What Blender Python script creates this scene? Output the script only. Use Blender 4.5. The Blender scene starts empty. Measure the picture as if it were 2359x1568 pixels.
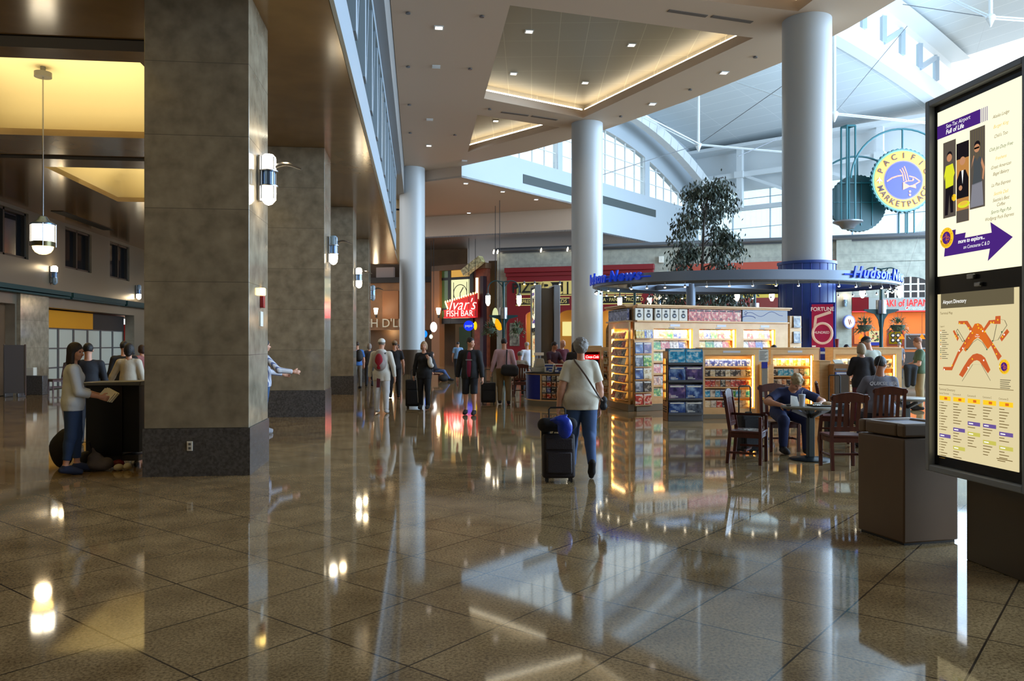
import bpy, bmesh, math, random
import numpy as np
from mathutils import Vector, Matrix
S = bpy.context.scene
COL = S.collection
PI = math.pi
R = math.radians

# ------------------------------------------------------------------ camera, world, daylight, exposure
EYE, FPX, HZ, CX = 1.665, 1845.0, 791.0, 1179.5        # eye height (m), focal length, horizon row and centre column in a 2359x1568 frame
YAW = R(6.6)
CY, SY = math.cos(YAW), math.sin(YAW)
cam = bpy.data.cameras.new('camera')
cam.sensor_width = 36
cam.lens = FPX / 2359 * 36
cam.shift_y = (HZ - 784) / 2359
cam.clip_end = 400
camo = bpy.data.objects.new('camera', cam)
COL.objects.link(camo)
camo.location = (0, 0, EYE)
camo.rotation_euler = (PI / 2, 0, -YAW)
S.camera = camo
S.view_settings.view_transform = 'Standard'
S.view_settings.look = 'None'
S.view_settings.exposure = 0.0
S.view_settings.gamma = 1.0
S.view_settings.use_curve_mapping = False
cy = S.cycles
cy.max_bounces = 6
cy.diffuse_bounces = 3
cy.glossy_bounces = 4
cy.transmission_bounces = 4
cy.transparent_max_bounces = 8
cy.caustics_reflective = False
cy.caustics_refractive = False
cy.sample_clamp_indirect = 4.0
cy.sample_clamp_direct = 0.0
cy.use_adaptive_sampling = True
cy.adaptive_threshold = 0.02
cy.use_denoising = True

def lin(c):
    return tuple((v / 255 / 12.92) if v / 255 <= .04045 else ((v / 255 + .055) / 1.055) ** 2.4 for v in c)

W = bpy.data.worlds.new('daylight')
S.world = W
W.use_nodes = True
_bg = W.node_tree.nodes['Background']
_bg.inputs[0].default_value = (0.88, 0.94, 1.0, 1)
_bg.inputs[1].default_value = 2.0

def wxy(r, d):
    """camera-plane metres (right, ahead) -> world x, y"""
    return (r * CY + d * SY, d * CY - r * SY)
def at(px, py, d):
    """the point seen at frame pixel (px, py), d metres ahead"""
    x, y = wxy((px - CX) / FPX * d, d)
    return Vector((x, y, EYE + (HZ - py) / FPX * d))
def fl(px, d):
    p = at(px, HZ, d)
    return (p.x, p.y, 0.0)
def zat(py, d):
    return EYE + (HZ - py) / FPX * d
def dfl(py):
    return EYE * FPX / (py - HZ)

def area(name, loc, aim, sx, sy, power, col, spread=180):
    l = bpy.data.lights.new(name, 'AREA')
    l.shape = 'RECTANGLE'
    l.size, l.size_y, l.energy, l.color = sx, sy, power, col
    l.spread = R(spread)
    o = bpy.data.objects.new(name, l)
    COL.objects.link(o)
    o.location = loc
    o.rotation_euler = (Vector(aim) - Vector(loc)).to_track_quat('-Z', 'Y').to_euler()
    return o
def point(name, loc, power, col, rad=.08):
    l = bpy.data.lights.new(name, 'POINT')
    l.energy, l.color, l.shadow_soft_size = power, col, rad
    o = bpy.data.objects.new(name, l)
    COL.objects.link(o)
    o.location = loc
    return o
DAY = (0.56, 0.76, 1.0)
WARM = (1.0, 0.74, 0.42)
# area lamps standing in for daylight through the tall glass wall on the right
area('daylight_glass_wall', (33.0, 20, 9.5), (0, 22, 4.0), 40, 14, 22000, DAY)
area('atrium_wall_fill', (33.0, 44.0, 10.0), (8, 49, 11), 14, 13, 2600, DAY)  # added lamp that brightens the white atrium wall

# ------------------------------------------------------------------ mesh helpers
_tc = {}
def tmesh(s, bold=0.0, shear=0.0, ex=0.0, align='CENTER', sp=1.0):
    k = (s, bold, shear, ex, align, sp)
    if k not in _tc:
        cu = bpy.data.curves.new('lettering', 'FONT')
        cu.body, cu.size, cu.align_x, cu.align_y = s, 1.0, align, 'CENTER'
        cu.offset, cu.shear, cu.extrude, cu.space_character = bold, shear, ex, sp
        cu.resolution_u = 3
        ob = bpy.data.objects.new('lettering', cu)
        me = bpy.data.meshes.new_from_object(ob)
        _tc[k] = ([v.co.copy() for v in me.vertices], [tuple(p.vertices) for p in me.polygons])
        bpy.data.objects.remove(ob)
        bpy.data.meshes.remove(me)
        bpy.data.curves.remove(cu)
    return _tc[k]

class MB:
    def __init__(s):
        s.v, s.f, s.m = [], [], []
    def add(s, vs, fs, mi=0):
        b = len(s.v)
        s.v.extend(tuple(v) for v in vs)
        s.f.extend(tuple(b + i for i in f) for f in fs)
        s.m.extend([mi] * len(fs))
        return s
    def box(s, x0, x1, y0, y1, z0, z1, mi=0):
        return s.add([(x0, y0, z0), (x1, y0, z0), (x1, y1, z0), (x0, y1, z0), (x0, y0, z1), (x1, y0, z1), (x1, y1, z1), (x0, y1, z1)],
                     [(0, 3, 2, 1), (4, 5, 6, 7), (0, 1, 5, 4), (1, 2, 6, 5), (2, 3, 7, 6), (3, 0, 4, 7)], mi)
    def obox(s, c, size, mat3=None, mi=0):
        m = mat3 or Matrix.Identity(3)
        c = Vector(c)
        h = [x / 2 for x in size]
        vs = [c + m @ Vector((sx * h[0], sy * h[1], sz * h[2])) for sz in (-1, 1) for sx, sy in ((-1, -1), (1, -1), (1, 1), (-1, 1))]
        return s.add(vs, [(0, 3, 2, 1), (4, 5, 6, 7), (0, 1, 5, 4), (1, 2, 6, 5), (2, 3, 7, 6), (3, 0, 4, 7)], mi)
    def bar(s, a, b, w, h, mi=0, up=(0, 0, 1)):
        a, b = Vector(a), Vector(b)
        d = (b - a)
        x = d.normalized()
        y = Vector(up).cross(x)
        if y.length < 1e-4:
            y = Vector((0, 1, 0)).cross(x)
            if y.length < 1e-4:
                y = Vector((1, 0, 0)).cross(x)
        y.normalize()
        z = x.cross(y)
        return s.obox((a + b) / 2, (d.length, w, h), Matrix((x, y, z)).transposed(), mi)
    def tube(s, pts, r, n=8, mi=0, caps=True):
        pts = [Vector(p) for p in pts]
        rs = r if isinstance(r, (list, tuple)) else [r] * len(pts)
        vs, fs = [], []
        ref = None
        for i, p in enumerate(pts):
            t = (pts[min(i + 1, len(pts) - 1)] - pts[max(i - 1, 0)]).normalized()
            if ref is None:
                ref = Vector((0, 0, 1)) if abs(t.z) < .9 else Vector((1, 0, 0))
            x = ref - t * ref.dot(t)
            if x.length < 1e-5:
                x = t.orthogonal()
            x.normalize()
            ref = x
            y = t.cross(x)
            for k in range(n):
                a = 2 * PI * k / n
                vs.append(p + (x * math.cos(a) + y * math.sin(a)) * rs[i])
        for i in range(len(pts) - 1):
            for k in range(n):
                k2 = (k + 1) % n
                fs.append((i * n + k, i * n + k2, (i + 1) * n + k2, (i + 1) * n + k))
        if caps:
            fs.append(tuple(range(n - 1, -1, -1)))
            fs.append(tuple((len(pts) - 1) * n + k for k in range(n)))
        return s.add(vs, fs, mi)
    def cyl(s, a, b, r0, r1=None, n=20, mi=0, caps=True):
        return s.tube([a, b], [r0, r0 if r1 is None else r1], n, mi, caps)
    def lathe(s, prof, n=24, c=(0, 0, 0), mi=0, cap=True):
        vs, fs = [], []
        for r, z in prof:
            for k in range(n):
                a = 2 * PI * k / n
                vs.append((c[0] + r * math.cos(a), c[1] + r * math.sin(a), c[2] + z))
        for i in range(len(prof) - 1):
            for k in range(n):
                k2 = (k + 1) % n
                fs.append((i * n + k, i * n + k2, (i + 1) * n + k2, (i + 1) * n + k))
        if cap:
            fs.append(tuple(range(n - 1, -1, -1)))
            fs.append(tuple((len(prof) - 1) * n + k for k in range(n)))
        return s.add(vs, fs, mi)
    def prism(s, poly, z0, z1, mi=0):
        n = len(poly)
        vs = [(x, y, z0) for x, y in poly] + [(x, y, z1) for x, y in poly]
        return s.add(vs, [tuple(range(n - 1, -1, -1)), tuple(range(n, 2 * n))] + [(i, (i + 1) % n, n + (i + 1) % n, n + i) for i in range(n)], mi)
    def slabxz(s, poly, y0, y1, mi=0):
        """outline in x-z, thickness along y"""
        n = len(poly)
        vs = [(x, y0, z) for x, z in poly] + [(x, y1, z) for x, z in poly]
        return s.add(vs, [tuple(range(n)), tuple(range(2 * n - 1, n - 1, -1))] + [((i + 1) % n, i, n + i, n + (i + 1) % n) for i in range(n)], mi)
    def quad(s, a, b, c, d, mi=0):
        return s.add([a, b, c, d], [(0, 1, 2, 3)], mi)
    def poly(s, pts, mi=0):
        return s.add(pts, [tuple(range(len(pts)))], mi)
    def ell(s, c, r, n=14, m=10, mi=0, mat3=None):
        vs, fs = [], []
        mm = mat3 or Matrix.Identity(3)
        c = Vector(c)
        for i in range(m + 1):
            t = PI * i / m
            for k in range(n):
                a = 2 * PI * k / n
                vs.append(c + mm @ Vector((r[0] * math.sin(t) * math.cos(a), r[1] * math.sin(t) * math.sin(a), -r[2] * math.cos(t))))
        for i in range(m):
            for k in range(n):
                k2 = (k + 1) % n
                fs.append((i * n + k, i * n + k2, (i + 1) * n + k2, (i + 1) * n + k))
        return s.add(vs, fs, mi)
    def text(s, t, size, o, u=(1, 0, 0), v=(0, 0, 1), mi=0, bold=0.0, shear=0.0, ex=0.0, align='CENTER', sp=1.0, sx=1.0):
        o, u, v = Vector(o), Vector(u), Vector(v)
        w = u.cross(v)
        vs, fs = tmesh(t, bold, shear, ex, align, sp)
        return s.add([o + u * (p.x * size * sx) + v * (p.y * size) + w * (p.z * size) for p in vs], fs, mi)
    def obj(s, name, mats, parent=None, loc=(0, 0, 0), rz=0.0, smooth=40, bevel=0, seg=2):
        me = bpy.data.meshes.new(name)
        me.from_pydata(s.v, [], s.f)
        for m in (mats if isinstance(mats, (list, tuple)) else [mats]):
            me.materials.append(m)
        if any(s.m):
            me.polygons.foreach_set('material_index', s.m)
        me.update()
        if smooth:
            me.shade_smooth()
            me.set_sharp_from_angle(angle=R(smooth))
        o = bpy.data.objects.new(name, me)
        COL.objects.link(o)
        o.location = loc
        o.rotation_euler = (0, 0, rz)
        if parent is not None:
            o.parent = parent
        if bevel:
            b = o.modifiers.new('bevel', 'BEVEL')
            b.width, b.segments, b.limit_method, b.angle_limit = bevel, seg, 'ANGLE', R(40)
        return o

def tag(o, label=None, cat=None, group=None, kind=None):
    for k, v in (('label', label), ('category', cat), ('group', group), ('kind', kind)):
        if v:
            o[k] = v
    return o
def thing(name, label, cat, loc=(0, 0, 0), rz=0.0, group=None):
    o = bpy.data.objects.new(name, None)
    COL.objects.link(o)
    o.empty_display_size = .1
    o.location = loc
    o.rotation_euler = (0, 0, rz)
    return tag(o, label, cat, group)
def dup(root, loc, rz=0.0, label=None, group=None):
    kids = {}
    for c in root.children_recursive:
        kids.setdefault(c.parent.name, []).append(c)
    def cp(o, parent):
        c = o.copy()
        COL.objects.link(c)
        if parent is not None:
            c.parent = parent
        for k in kids.get(o.name, []):
            cp(k, c)
        return c
    r = cp(root, None)
    r.location = loc
    r.rotation_euler = (0, 0, rz)
    return tag(r, label, None, group)
def struct(o):
    o['kind'] = 'structure'
    return o
ORD = ['first', 'second', 'third', 'fourth', 'fifth', 'sixth', 'seventh', 'eighth', 'ninth', 'tenth', 'eleventh', 'twelfth', 'thirteenth', 'fourteenth', 'fifteenth', 'sixteenth', 'seventeenth', 'eighteenth', 'nineteenth', 'twentieth']
def nth(i):
    t = ['', '', 'twenty', 'thirty', 'forty'][i // 10 if i >= 20 else 0]
    if i < 20:
        return ORD[i]
    return {20: 'twenty-first', 21: 'twenty-second', 22: 'twenty-third', 23: 'twenty-fourth', 24: 'twenty-fifth', 25: 'twenty-sixth', 26: 'twenty-seventh', 27: 'twenty-eighth', 28: 'twenty-ninth', 29: 'thirtieth',
            30: 'thirty-first', 31: 'thirty-second', 32: 'thirty-third', 33: 'thirty-fourth', 34: 'thirty-fifth', 35: 'thirty-sixth', 36: 'thirty-seventh', 37: 'thirty-eighth', 38: 'thirty-ninth', 39: 'fortieth'}.get(i, 'next')

# ------------------------------------------------------------------ materials
def mat(name, c, rough=.5, metal=0.0, c2=None, nscale=6.0, lo=.35, hi=.65, bump=0.0, bscale=40.0, emit=None, es=0.0, spec=.5, coat=0.0, alpha=1.0, bright=None, stretch=None):
    m = bpy.data.materials.new(name)
    m.use_nodes = True
    nt = m.node_tree
    b = nt.nodes['Principled BSDF']
    b.inputs['Base Color'].default_value = (*lin(c), 1)
    b.inputs['Roughness'].default_value = rough
    b.inputs['Metallic'].default_value = metal
    b.inputs['Specular IOR Level'].default_value = spec
    b.inputs['Coat Weight'].default_value = coat
    b.inputs['Alpha'].default_value = alpha
    if emit is not None:
        b.inputs['Emission Color'].default_value = (*lin(emit), 1)
        b.inputs['Emission Strength'].default_value = es
    if c2 or bump:
        tc = nt.nodes.new('ShaderNodeTexCoord')
        src = tc.outputs['Object']
        if stretch:
            mp = nt.nodes.new('ShaderNodeMapping')
            mp.inputs['Scale'].default_value = stretch
            nt.links.new(src, mp.inputs[0])
            src = mp.outputs[0]
        if c2:
            n = nt.nodes.new('ShaderNodeTexNoise')
            n.inputs['Scale'].default_value = nscale
            n.inputs['Detail'].default_value = 5
            nt.links.new(src, n.inputs['Vector'])
            r = nt.nodes.new('ShaderNodeValToRGB')
            r.color_ramp.elements[0].position, r.color_ramp.elements[1].position = lo, hi
            r.color_ramp.elements[0].color, r.color_ramp.elements[1].color = (*lin(c), 1), (*lin(c2), 1)
            nt.links.new(n.outputs['Fac'], r.inputs[0])
            nt.links.new(r.outputs[0], b.inputs['Base Color'])
        if bump:
            n2 = nt.nodes.new('ShaderNodeTexNoise')
            n2.inputs['Scale'].default_value = bscale
            nt.links.new(src, n2.inputs['Vector'])
            bp = nt.nodes.new('ShaderNodeBump')
            bp.inputs['Strength'].default_value = bump
            bp.inputs['Distance'].default_value = .02
            nt.links.new(n2.outputs['Fac'], bp.inputs['Height'])
            nt.links.new(bp.outputs[0], b.inputs['Normal'])
    return m
def glow(name, c, s):
    m = bpy.data.materials.new(name)
    m.use_nodes = True
    nt = m.node_tree
    nt.nodes.clear()
    o = nt.nodes.new('ShaderNodeOutputMaterial')
    e = nt.nodes.new('ShaderNodeEmission')
    e.inputs[0].default_value = (*lin(c), 1)
    e.inputs[1].default_value = s
    nt.links.new(e.outputs[0], o.inputs[0])
    return m
def glass(name, tint=(225, 240, 245), refl=.06):
    m = bpy.data.materials.new(name)
    m.use_nodes = True
    nt = m.node_tree
    nt.nodes.clear()
    o = nt.nodes.new('ShaderNodeOutputMaterial')
    t = nt.nodes.new('ShaderNodeBsdfTransparent')
    t.inputs[0].default_value = (*lin(tint), 1)
    g = nt.nodes.new('ShaderNodeBsdfGlossy')
    g.inputs['Roughness'].default_value = .03
    x = nt.nodes.new('ShaderNodeMixShader')
    x.inputs[0].default_value = refl
    nt.links.new(t.outputs[0], x.inputs[1])
    nt.links.new(g.outputs[0], x.inputs[2])
    nt.links.new(x.outputs[0], o.inputs[0])
    return m
def tiles(m, w, h, mortar, cm, rot=0.0, loc=(0, 0, 0), vec='Object', offset=0.0, rough=None, plane='xy', tilevar=0.0):
    """lay joint lines over a material's colour"""
    nt = m.node_tree
    b = nt.nodes['Principled BSDF']
    tc = nt.nodes.new('ShaderNodeTexCoord')
    src = tc.outputs[vec]
    mp = nt.nodes.new('ShaderNodeMapping')
    mp.vector_type = 'TEXTURE'
    mp.inputs['Location'].default_value = loc
    mp.inputs['Rotation'].default_value = rot if isinstance(rot, tuple) else (0, 0, rot)
    nt.links.new(src, mp.inputs[0])
    src = mp.outputs[0]
    if plane == 'xz':
        sx = nt.nodes.new('ShaderNodeSeparateXYZ')
        cx = nt.nodes.new('ShaderNodeCombineXYZ')
        ad = nt.nodes.new('ShaderNodeMath')
        nt.links.new(src, sx.inputs[0])
        nt.links.new(sx.outputs[0], ad.inputs[0])
        nt.links.new(sx.outputs[1], ad.inputs[1])
        nt.links.new(ad.outputs[0], cx.inputs[0])
        nt.links.new(sx.outputs[2], cx.inputs[1])
        src = cx.outputs[0]
    br = nt.nodes.new('ShaderNodeTexBrick')
    br.offset = offset
    br.inputs['Scale'].default_value = 1.0
    br.inputs['Mortar Size'].default_value = mortar
    br.inputs['Mortar Smooth'].default_value = 0.1
    br.inputs['Brick Width'].default_value = w
    br.inputs['Row Height'].default_value = h
    nt.links.new(src, br.inputs['Vector'])
    mx = nt.nodes.new('ShaderNodeMix')
    mx.data_type = 'RGBA'
    nt.links.new(br.outputs['Fac'], mx.inputs['Factor'])
    old = b.inputs['Base Color'].links[0].from_socket if b.inputs['Base Color'].links else None
    if old:
        nt.links.new(old, mx.inputs[6])
    else:
        mx.inputs[6].default_value = b.inputs['Base Color'].default_value
    if tilevar:
        v = nt.nodes.new('ShaderNodeMix')
        v.data_type = 'RGBA'
        v.blend_type = 'MULTIPLY'
        v.inputs['Factor'].default_value = 1.0
        br.inputs['Color1'].default_value = (1, 1, 1, 1)
        br.inputs['Color2'].default_value = (1 - tilevar, 1 - tilevar, 1 - tilevar, 1)
        br.inputs['Mortar'].default_value = (1, 1, 1, 1)
        if old:
            nt.links.new(old, v.inputs[6])
        else:
            v.inputs[6].default_value = b.inputs['Base Color'].default_value
        nt.links.new(br.outputs['Color'], v.inputs[7])
        nt.links.new(v.outputs[2], mx.inputs[6])
    mx.inputs[7].default_value = (*lin(cm), 1)
    nt.links.new(mx.outputs[2], b.inputs['Base Color'])
    return m

M = {}
M['floor'] = mat('polished_granite', (136, 114, 80), .05, c2=(176, 152, 112), nscale=2.2, lo=.3, hi=.7)
def _speck(m):
    nt = m.node_tree
    b = nt.nodes['Principled BSDF']
    old = b.inputs['Base Color'].links[0].from_socket
    tc = nt.nodes.new('ShaderNodeTexCoord')
    n = nt.nodes.new('ShaderNodeTexNoise')
    n.inputs['Scale'].default_value = 55
    n.inputs['Detail'].default_value = 3
    n.inputs['Roughness'].default_value = .7
    nt.links.new(tc.outputs['Object'], n.inputs['Vector'])
    r = nt.nodes.new('ShaderNodeValToRGB')
    r.color_ramp.elements[0].position, r.color_ramp.elements[1].position = .36, .58
    r.color_ramp.elements[0].color = (.45, .42, .39, 1)
    r.color_ramp.elements[1].color = (1.12, 1.1, 1.08, 1)
    nt.links.new(n.outputs['Fac'], r.inputs[0])
    x = nt.nodes.new('ShaderNodeMix')
    x.data_type = 'RGBA'
    x.blend_type = 'MULTIPLY'
    x.inputs['Factor'].default_value = 1
    nt.links.new(old, x.inputs[6])
    nt.links.new(r.outputs[0], x.inputs[7])
    nt.links.new(x.outputs[2], b.inputs['Base Color'])
    return m
_speck(M['floor'])
tiles(M['floor'], .762, .762, .006, (58, 48, 38), rot=R(45), loc=(1.558, 4.708, 0), tilevar=.08)
M['stone'] = mat('limestone', (128, 118, 102), .32, c2=(168, 156, 136), nscale=1.6, lo=.25, hi=.75)
tiles(M['stone'], 3.1, .92, .004, (112, 104, 90), plane='xz', tilevar=.10)
M['stone_pillar'] = mat('pillar_limestone', (132, 122, 104), .10, c2=(174, 162, 140), nscale=4.2, lo=.3, hi=.75)
tiles(M['stone_pillar'], 30, .92, .004, (110, 102, 90), plane='xz', loc=(15, 0, .6), tilevar=.14)
M['stone_base'] = mat('dark_granite', (70, 68, 68), .2, c2=(96, 94, 94), nscale=30)
M['stone_pale'] = mat('pale_stone', (150, 150, 138), .5, c2=(172, 170, 156), nscale=3)
tiles(M['stone_pale'], 1.6, .8, .006, (130, 130, 120), plane='xz', offset=.5)
M['ceil'] = mat('ceiling_paint', (196, 172, 150), .6)
M['ceil_panel'] = mat('coffer_panels', (150, 140, 122), .5)
tiles(M['ceil_panel'], .92, 1.5, .012, (176, 166, 146), rot=R(-8))
M['soffit'] = mat('brown_soffit', (124, 100, 66), .16, c2=(138, 112, 74), nscale=1.2)
M['cove'] = mat('cove_paint', (236, 222, 176), .6)
M['white_wall'] = mat('white_metal_panels', (214, 222, 226), .4)
tiles(M['white_wall'], 2.0, 1.1, .012, (186, 196, 204), plane='xz')
M['white'] = mat('white_paint', (222, 228, 230), .45)
M['column'] = mat('column_paint', (186, 190, 192), .34)
M['frame_blue'] = mat('pale_blue_frame', (170, 186, 200), .4)
M['roof'] = mat('roof_panels', (206, 216, 220), .5)
tiles(M['roof'], 1.2, 6.0, .02, (236, 242, 244), vec='UV')
M['black'] = mat('black', (16, 15, 16), .45)
M['dark'] = mat('dark_interior', (44, 38, 34), .6)
M['darkbrown'] = mat('dark_brown_interior', (84, 62, 42), .6, c2=(104, 78, 52), nscale=.8)
M['steel'] = mat('brushed_steel', (150, 152, 156), .3, metal=1.0)
M['steel_paint'] = mat('grey_metal', (108, 110, 114), .35, metal=.5)
M['glass'] = glass('clear_glass')
M['glass_dark'] = mat('dark_glass', (26, 28, 32), .06, spec=.6)
M['teal'] = mat('teal_paint', (18, 92, 100), .4)
M['teal_dark'] = mat('dark_teal_paint', (16, 62, 66), .5)
M['maple'] = mat('maple_wood', (222, 178, 122), .35, c2=(236, 196, 142), nscale=3, stretch=(1, 1, 8))
M['maple_dark'] = mat('dark_oak', (150, 104, 58), .4, c2=(170, 120, 70), nscale=3, stretch=(1, 1, 8))  # darker brown wood for the holder, one side panel and snack shelves
M['mahogany'] = mat('mahogany', (74, 34, 26), .28, c2=(92, 44, 32), nscale=4, stretch=(6, 6, 1))
M['blue'] = mat('royal_blue', (26, 44, 150), .35)
M['navy'] = mat('navy_cladding', (46, 72, 146), .35, c2=(54, 84, 160), nscale=2)
M['red'] = mat('crimson_paint', (128, 22, 30), .4)
M['plinth'] = mat('plinth_stone', (128, 120, 104), .3)
M['lamp_white'] = glow('lamp_glass_lit', (255, 238, 205), 14)
M['lamp_warm'] = glow('warm_lamp_lit', (255, 214, 120), 9)
M['strip_white'] = glow('cove_strip', (255, 244, 214), 13)
M['down'] = glow('downlight_lit', (255, 236, 216), 4)
M['case_strip'] = glow('case_strip', (255, 190, 84), 20)
# ------------------------------------------------------------------ the hall
def plate(name, polys, z0, z1, mats, parent=None, mw=None, bevel=0):
    """flat plate from one outline and any number of holes; local x-y, thickness along z"""
    cu = bpy.data.curves.new(name, 'CURVE')
    cu.dimensions = '2D'
    cu.fill_mode = 'BOTH'
    cu.extrude = (z1 - z0) / 2
    for p in polys:
        sp = cu.splines.new('POLY')
        sp.points.add(len(p) - 1)
        for q, (x, y) in zip(sp.points, p):
            q.co = (x, y, 0, 1)
        sp.use_cyclic_u = True
    t = bpy.data.objects.new(name, cu)
    me = bpy.data.meshes.new_from_object(t)
    bpy.data.objects.remove(t)
    bpy.data.curves.remove(cu)
    me.transform(Matrix.Translation((0, 0, (z0 + z1) / 2)))
    for m in (mats if isinstance(mats, list) else [mats]):
        me.materials.append(m)
    me.name = name
    o = bpy.data.objects.new(name, me)
    COL.objects.link(o)
    if mw is not None:
        o.matrix_world = mw
    if parent is not None:
        o.parent = parent
    return o
UPXZ = Matrix(((1, 0, 0, 0), (0, 0, 1, 0), (0, 1, 0, 0), (0, 0, 0, 1)))     # local x-y drawn as x-z, thickness along y
def wallplate(name, polys, y0, y1, mats, loc, rz, parent=None):
    mw = Matrix.Translation(loc) @ Matrix.Rotation(rz, 4, 'Z') @ Matrix(((1, 0, 0, 0), (0, 0, -1, 0), (0, 1, 0, 0), (0, 0, 0, 1)))
    return plate(name, polys, -y1, -y0, mats, parent, mw)
def rect(x0, x1, y0, y1):
    return [(x0, y0), (x1, y0), (x1, y1), (x0, y1)]
def surf(name, nu, nv, fn, m, uvs=None, smooth=True):
    me = bpy.data.meshes.new(name)
    vs = [fn(i / nu, j / nv) for j in range(nv + 1) for i in range(nu + 1)]
    fs = [(j * (nu + 1) + i, j * (nu + 1) + i + 1, (j + 1) * (nu + 1) + i + 1, (j + 1) * (nu + 1) + i) for j in range(nv) for i in range(nu)]
    me.from_pydata(vs, [], fs)
    me.materials.append(m)
    if uvs:
        uv = me.uv_layers.new(name='UVMap')
        for l in me.loops:
            j, i = divmod(l.vertex_index, nu + 1)
            uv.data[l.index].uv = (i / nu * uvs[0], j / nv * uvs[1])
    if smooth:
        me.shade_smooth()
    o = bpy.data.objects.new(name, me)
    COL.objects.link(o)
    return o

struct(MB().box(-32, 42, -8, 84, -.2, 0).obj('floor', M['floor'], smooth=0))
HC, LC = 11.2, 6.12                                     # main ceiling and left soffit heights
EDGE = [(2.26, 43.1), (5.3, 39.5), (8.19, 35.1), (10.4, 30.6), (12.2, 26), (12.9, 22.9), (13.15, 20.9), (13.6, 15), (13.9, 8), (13.9, -7)]
COF = [[(2.54, 22.45), (2.5, 31.1), (6.88, 33.3), (10.36, 23.97)], [(2.41, 33.35), (2.4, 39.9), (6.15, 34.9)], [(2.54, 13.0), (2.54, 20.8), (10.8, 21.9), (11.5, 13.0)]]
struct(plate('ceiling', [[(-.8, -7), (-.8, 45.4)] + EDGE] + COF, HC, HC + .32, M['ceil']))
def grow(poly, g):
    c = Vector((sum(p[0] for p in poly) / len(poly), sum(p[1] for p in poly) / len(poly)))
    out = []
    n = len(poly)
    for i in range(n):
        a, b, d = Vector(poly[i - 1]), Vector(poly[i]), Vector(poly[(i + 1) % n])
        def nrm(p, q):
            e = (q - p).normalized()
            k = Vector((e.y, -e.x))
            return k if k.dot((p + q) / 2 - c) > 0 else -k
        n1, n2 = nrm(a, b), nrm(b, d)
        k = (n1 + n2)
        k = k / max(.25, k.length_squared) * 2
        out.append(tuple(b + k * g))
    return out
for i, c in enumerate(COF):
    g = grow(c, .34)
    o = plate('ceiling_coffer', [g], HC + .66, HC + .72, M['ceil_panel'])
    struct(o)
    mb = MB()
    for k in range(len(g)):
        a, b = g[k], g[(k + 1) % len(g)]
        mb.quad((*a, HC + .3), (*b, HC + .3), (*b, HC + .7), (*a, HC + .7))
    struct(mb.obj('ceiling_coffer_side', M['ceil_panel'], smooth=0))
    s = grow(c, .13)
    nm = ('the large coffer', 'the small far coffer', 'the coffer by the top edge')[i]
    for k in range(len(s)):
        a, b = s[k], s[(k + 1) % len(s)]
        far = {0: (1, 2), 1: (1,), 2: (1, 2)}[i]
        if k not in far:
            continue
        a, b = Vector(a), Vector(b)
        u = (b - a).normalized()
        o = MB().tube([(*(a + u * .13), HC + .37), (*(b - u * .13), HC + .37)], .05, 8).obj('cove_light', M['strip_white'])
        tag(o, 'glowing white cove light strip along the %s side of %s' % (('left', 'far', 'right', '')[k], nm), 'light', 'cove light strips')
# white step-down ceiling, bulkhead and low dark ceiling beyond
U45, V45 = Vector((.7071, .7071)), Vector((.7071, -.7071))
WW0 = Vector((2.26, 43.1))
def ww(t, s=0.0):
    p = WW0 + U45 * t + V45 * s
    return (p.x, p.y)
b0, b1 = ww(12.2), wxy(-8.5, 57.5)
struct(plate('ceiling_far', [[(-.8, 45.4), (2.26, 43.1), ww(6), b0, b1, (-5, 46)]], 10.6, 10.7, M['ceil']))
struct(MB().quad((-.8, 45.4, 10.6), (2.26, 43.1, 10.6), (2.26, 43.1, 11.6), (-.8, 45.4, 11.6)).obj('ceiling_step', M['ceil'], smooth=0))
struct(MB().quad((*b1, 9.1), (*b0, 9.1), (*b0, 10.6), (*b1, 10.6)).obj('wall_bulkhead', M['ceil'], smooth=0))
struct(plate('ceiling_low', [[b0, ww(28.5), wxy(34, 52), wxy(30, 58), wxy(-6, 76), wxy(-22, 76), (-13.4, 45.2), (-1.0, 45.2), b1]], 9.1, 9.2, mat('low_ceiling', (96, 84, 78), .6)))

# the left soffit with its lit vaults
REC = [rect(-9.4, -4.4, 13.3, 18.2), rect(-9.4, -4.4, 21.4, 26.4), rect(-9.4, -4.4, 29.5, 34.5), rect(-9.4, -4.4, 5.2, 10.2)]
struct(plate('ceiling_left', [rect(-13.2, -1.17, -7, 45.4)] + REC, LC, LC + .14, M['soffit']))
for i, (q) in enumerate(REC):
    x0, y0, x1, y1 = q[0][0], q[0][1], q[2][0], q[2][1]
    def vault(a, b, x0=x0 - .3, x1=x1 + .3, y0=y0 - .3, y1=y1 + .3):
        ex = 1 - abs(2 * a - 1) ** 4
        ey = 1 - abs(2 * b - 1) ** 4
        return (x0 + (x1 - x0) * a, y0 + (y1 - y0) * b, LC + .14 + .95 * min(ex, ey) ** .5)
    struct(surf('ceiling_vault', 24, 24, vault, M['cove']))
    l = area('vault_cove_light', ((x0 + x1) / 2, (y0 + y1) / 2, LC + .05), ((x0 + x1) / 2, (y0 + y1) / 2, 9), 4.2, 4.2, 130, (1.0, .82, .48))
for k, (x0, x1, y0, y1) in enumerate([(-10.5, -3.6, 12.3, 12.75), (-12.3, -11.9, 20.5, 24.0), (-12.3, -11.9, 28.5, 33.0), (-10.0, -4.0, 20.1, 20.4)]):
    o = MB().box(x0, x1, y0, y1, LC - .02, LC + .02).obj('ceiling_vent', mat('vent_slot', (40, 36, 32), .7))
    tag(o, ['long dark ceiling vent across the soffit before the nearest lit vault', 'dark ceiling vent over the first window of the left wall', 'dark ceiling vent over the far windows of the left wall', 'dark ceiling vent across the soffit between the two lit vaults'][k], 'vent', 'soffit vents')
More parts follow.
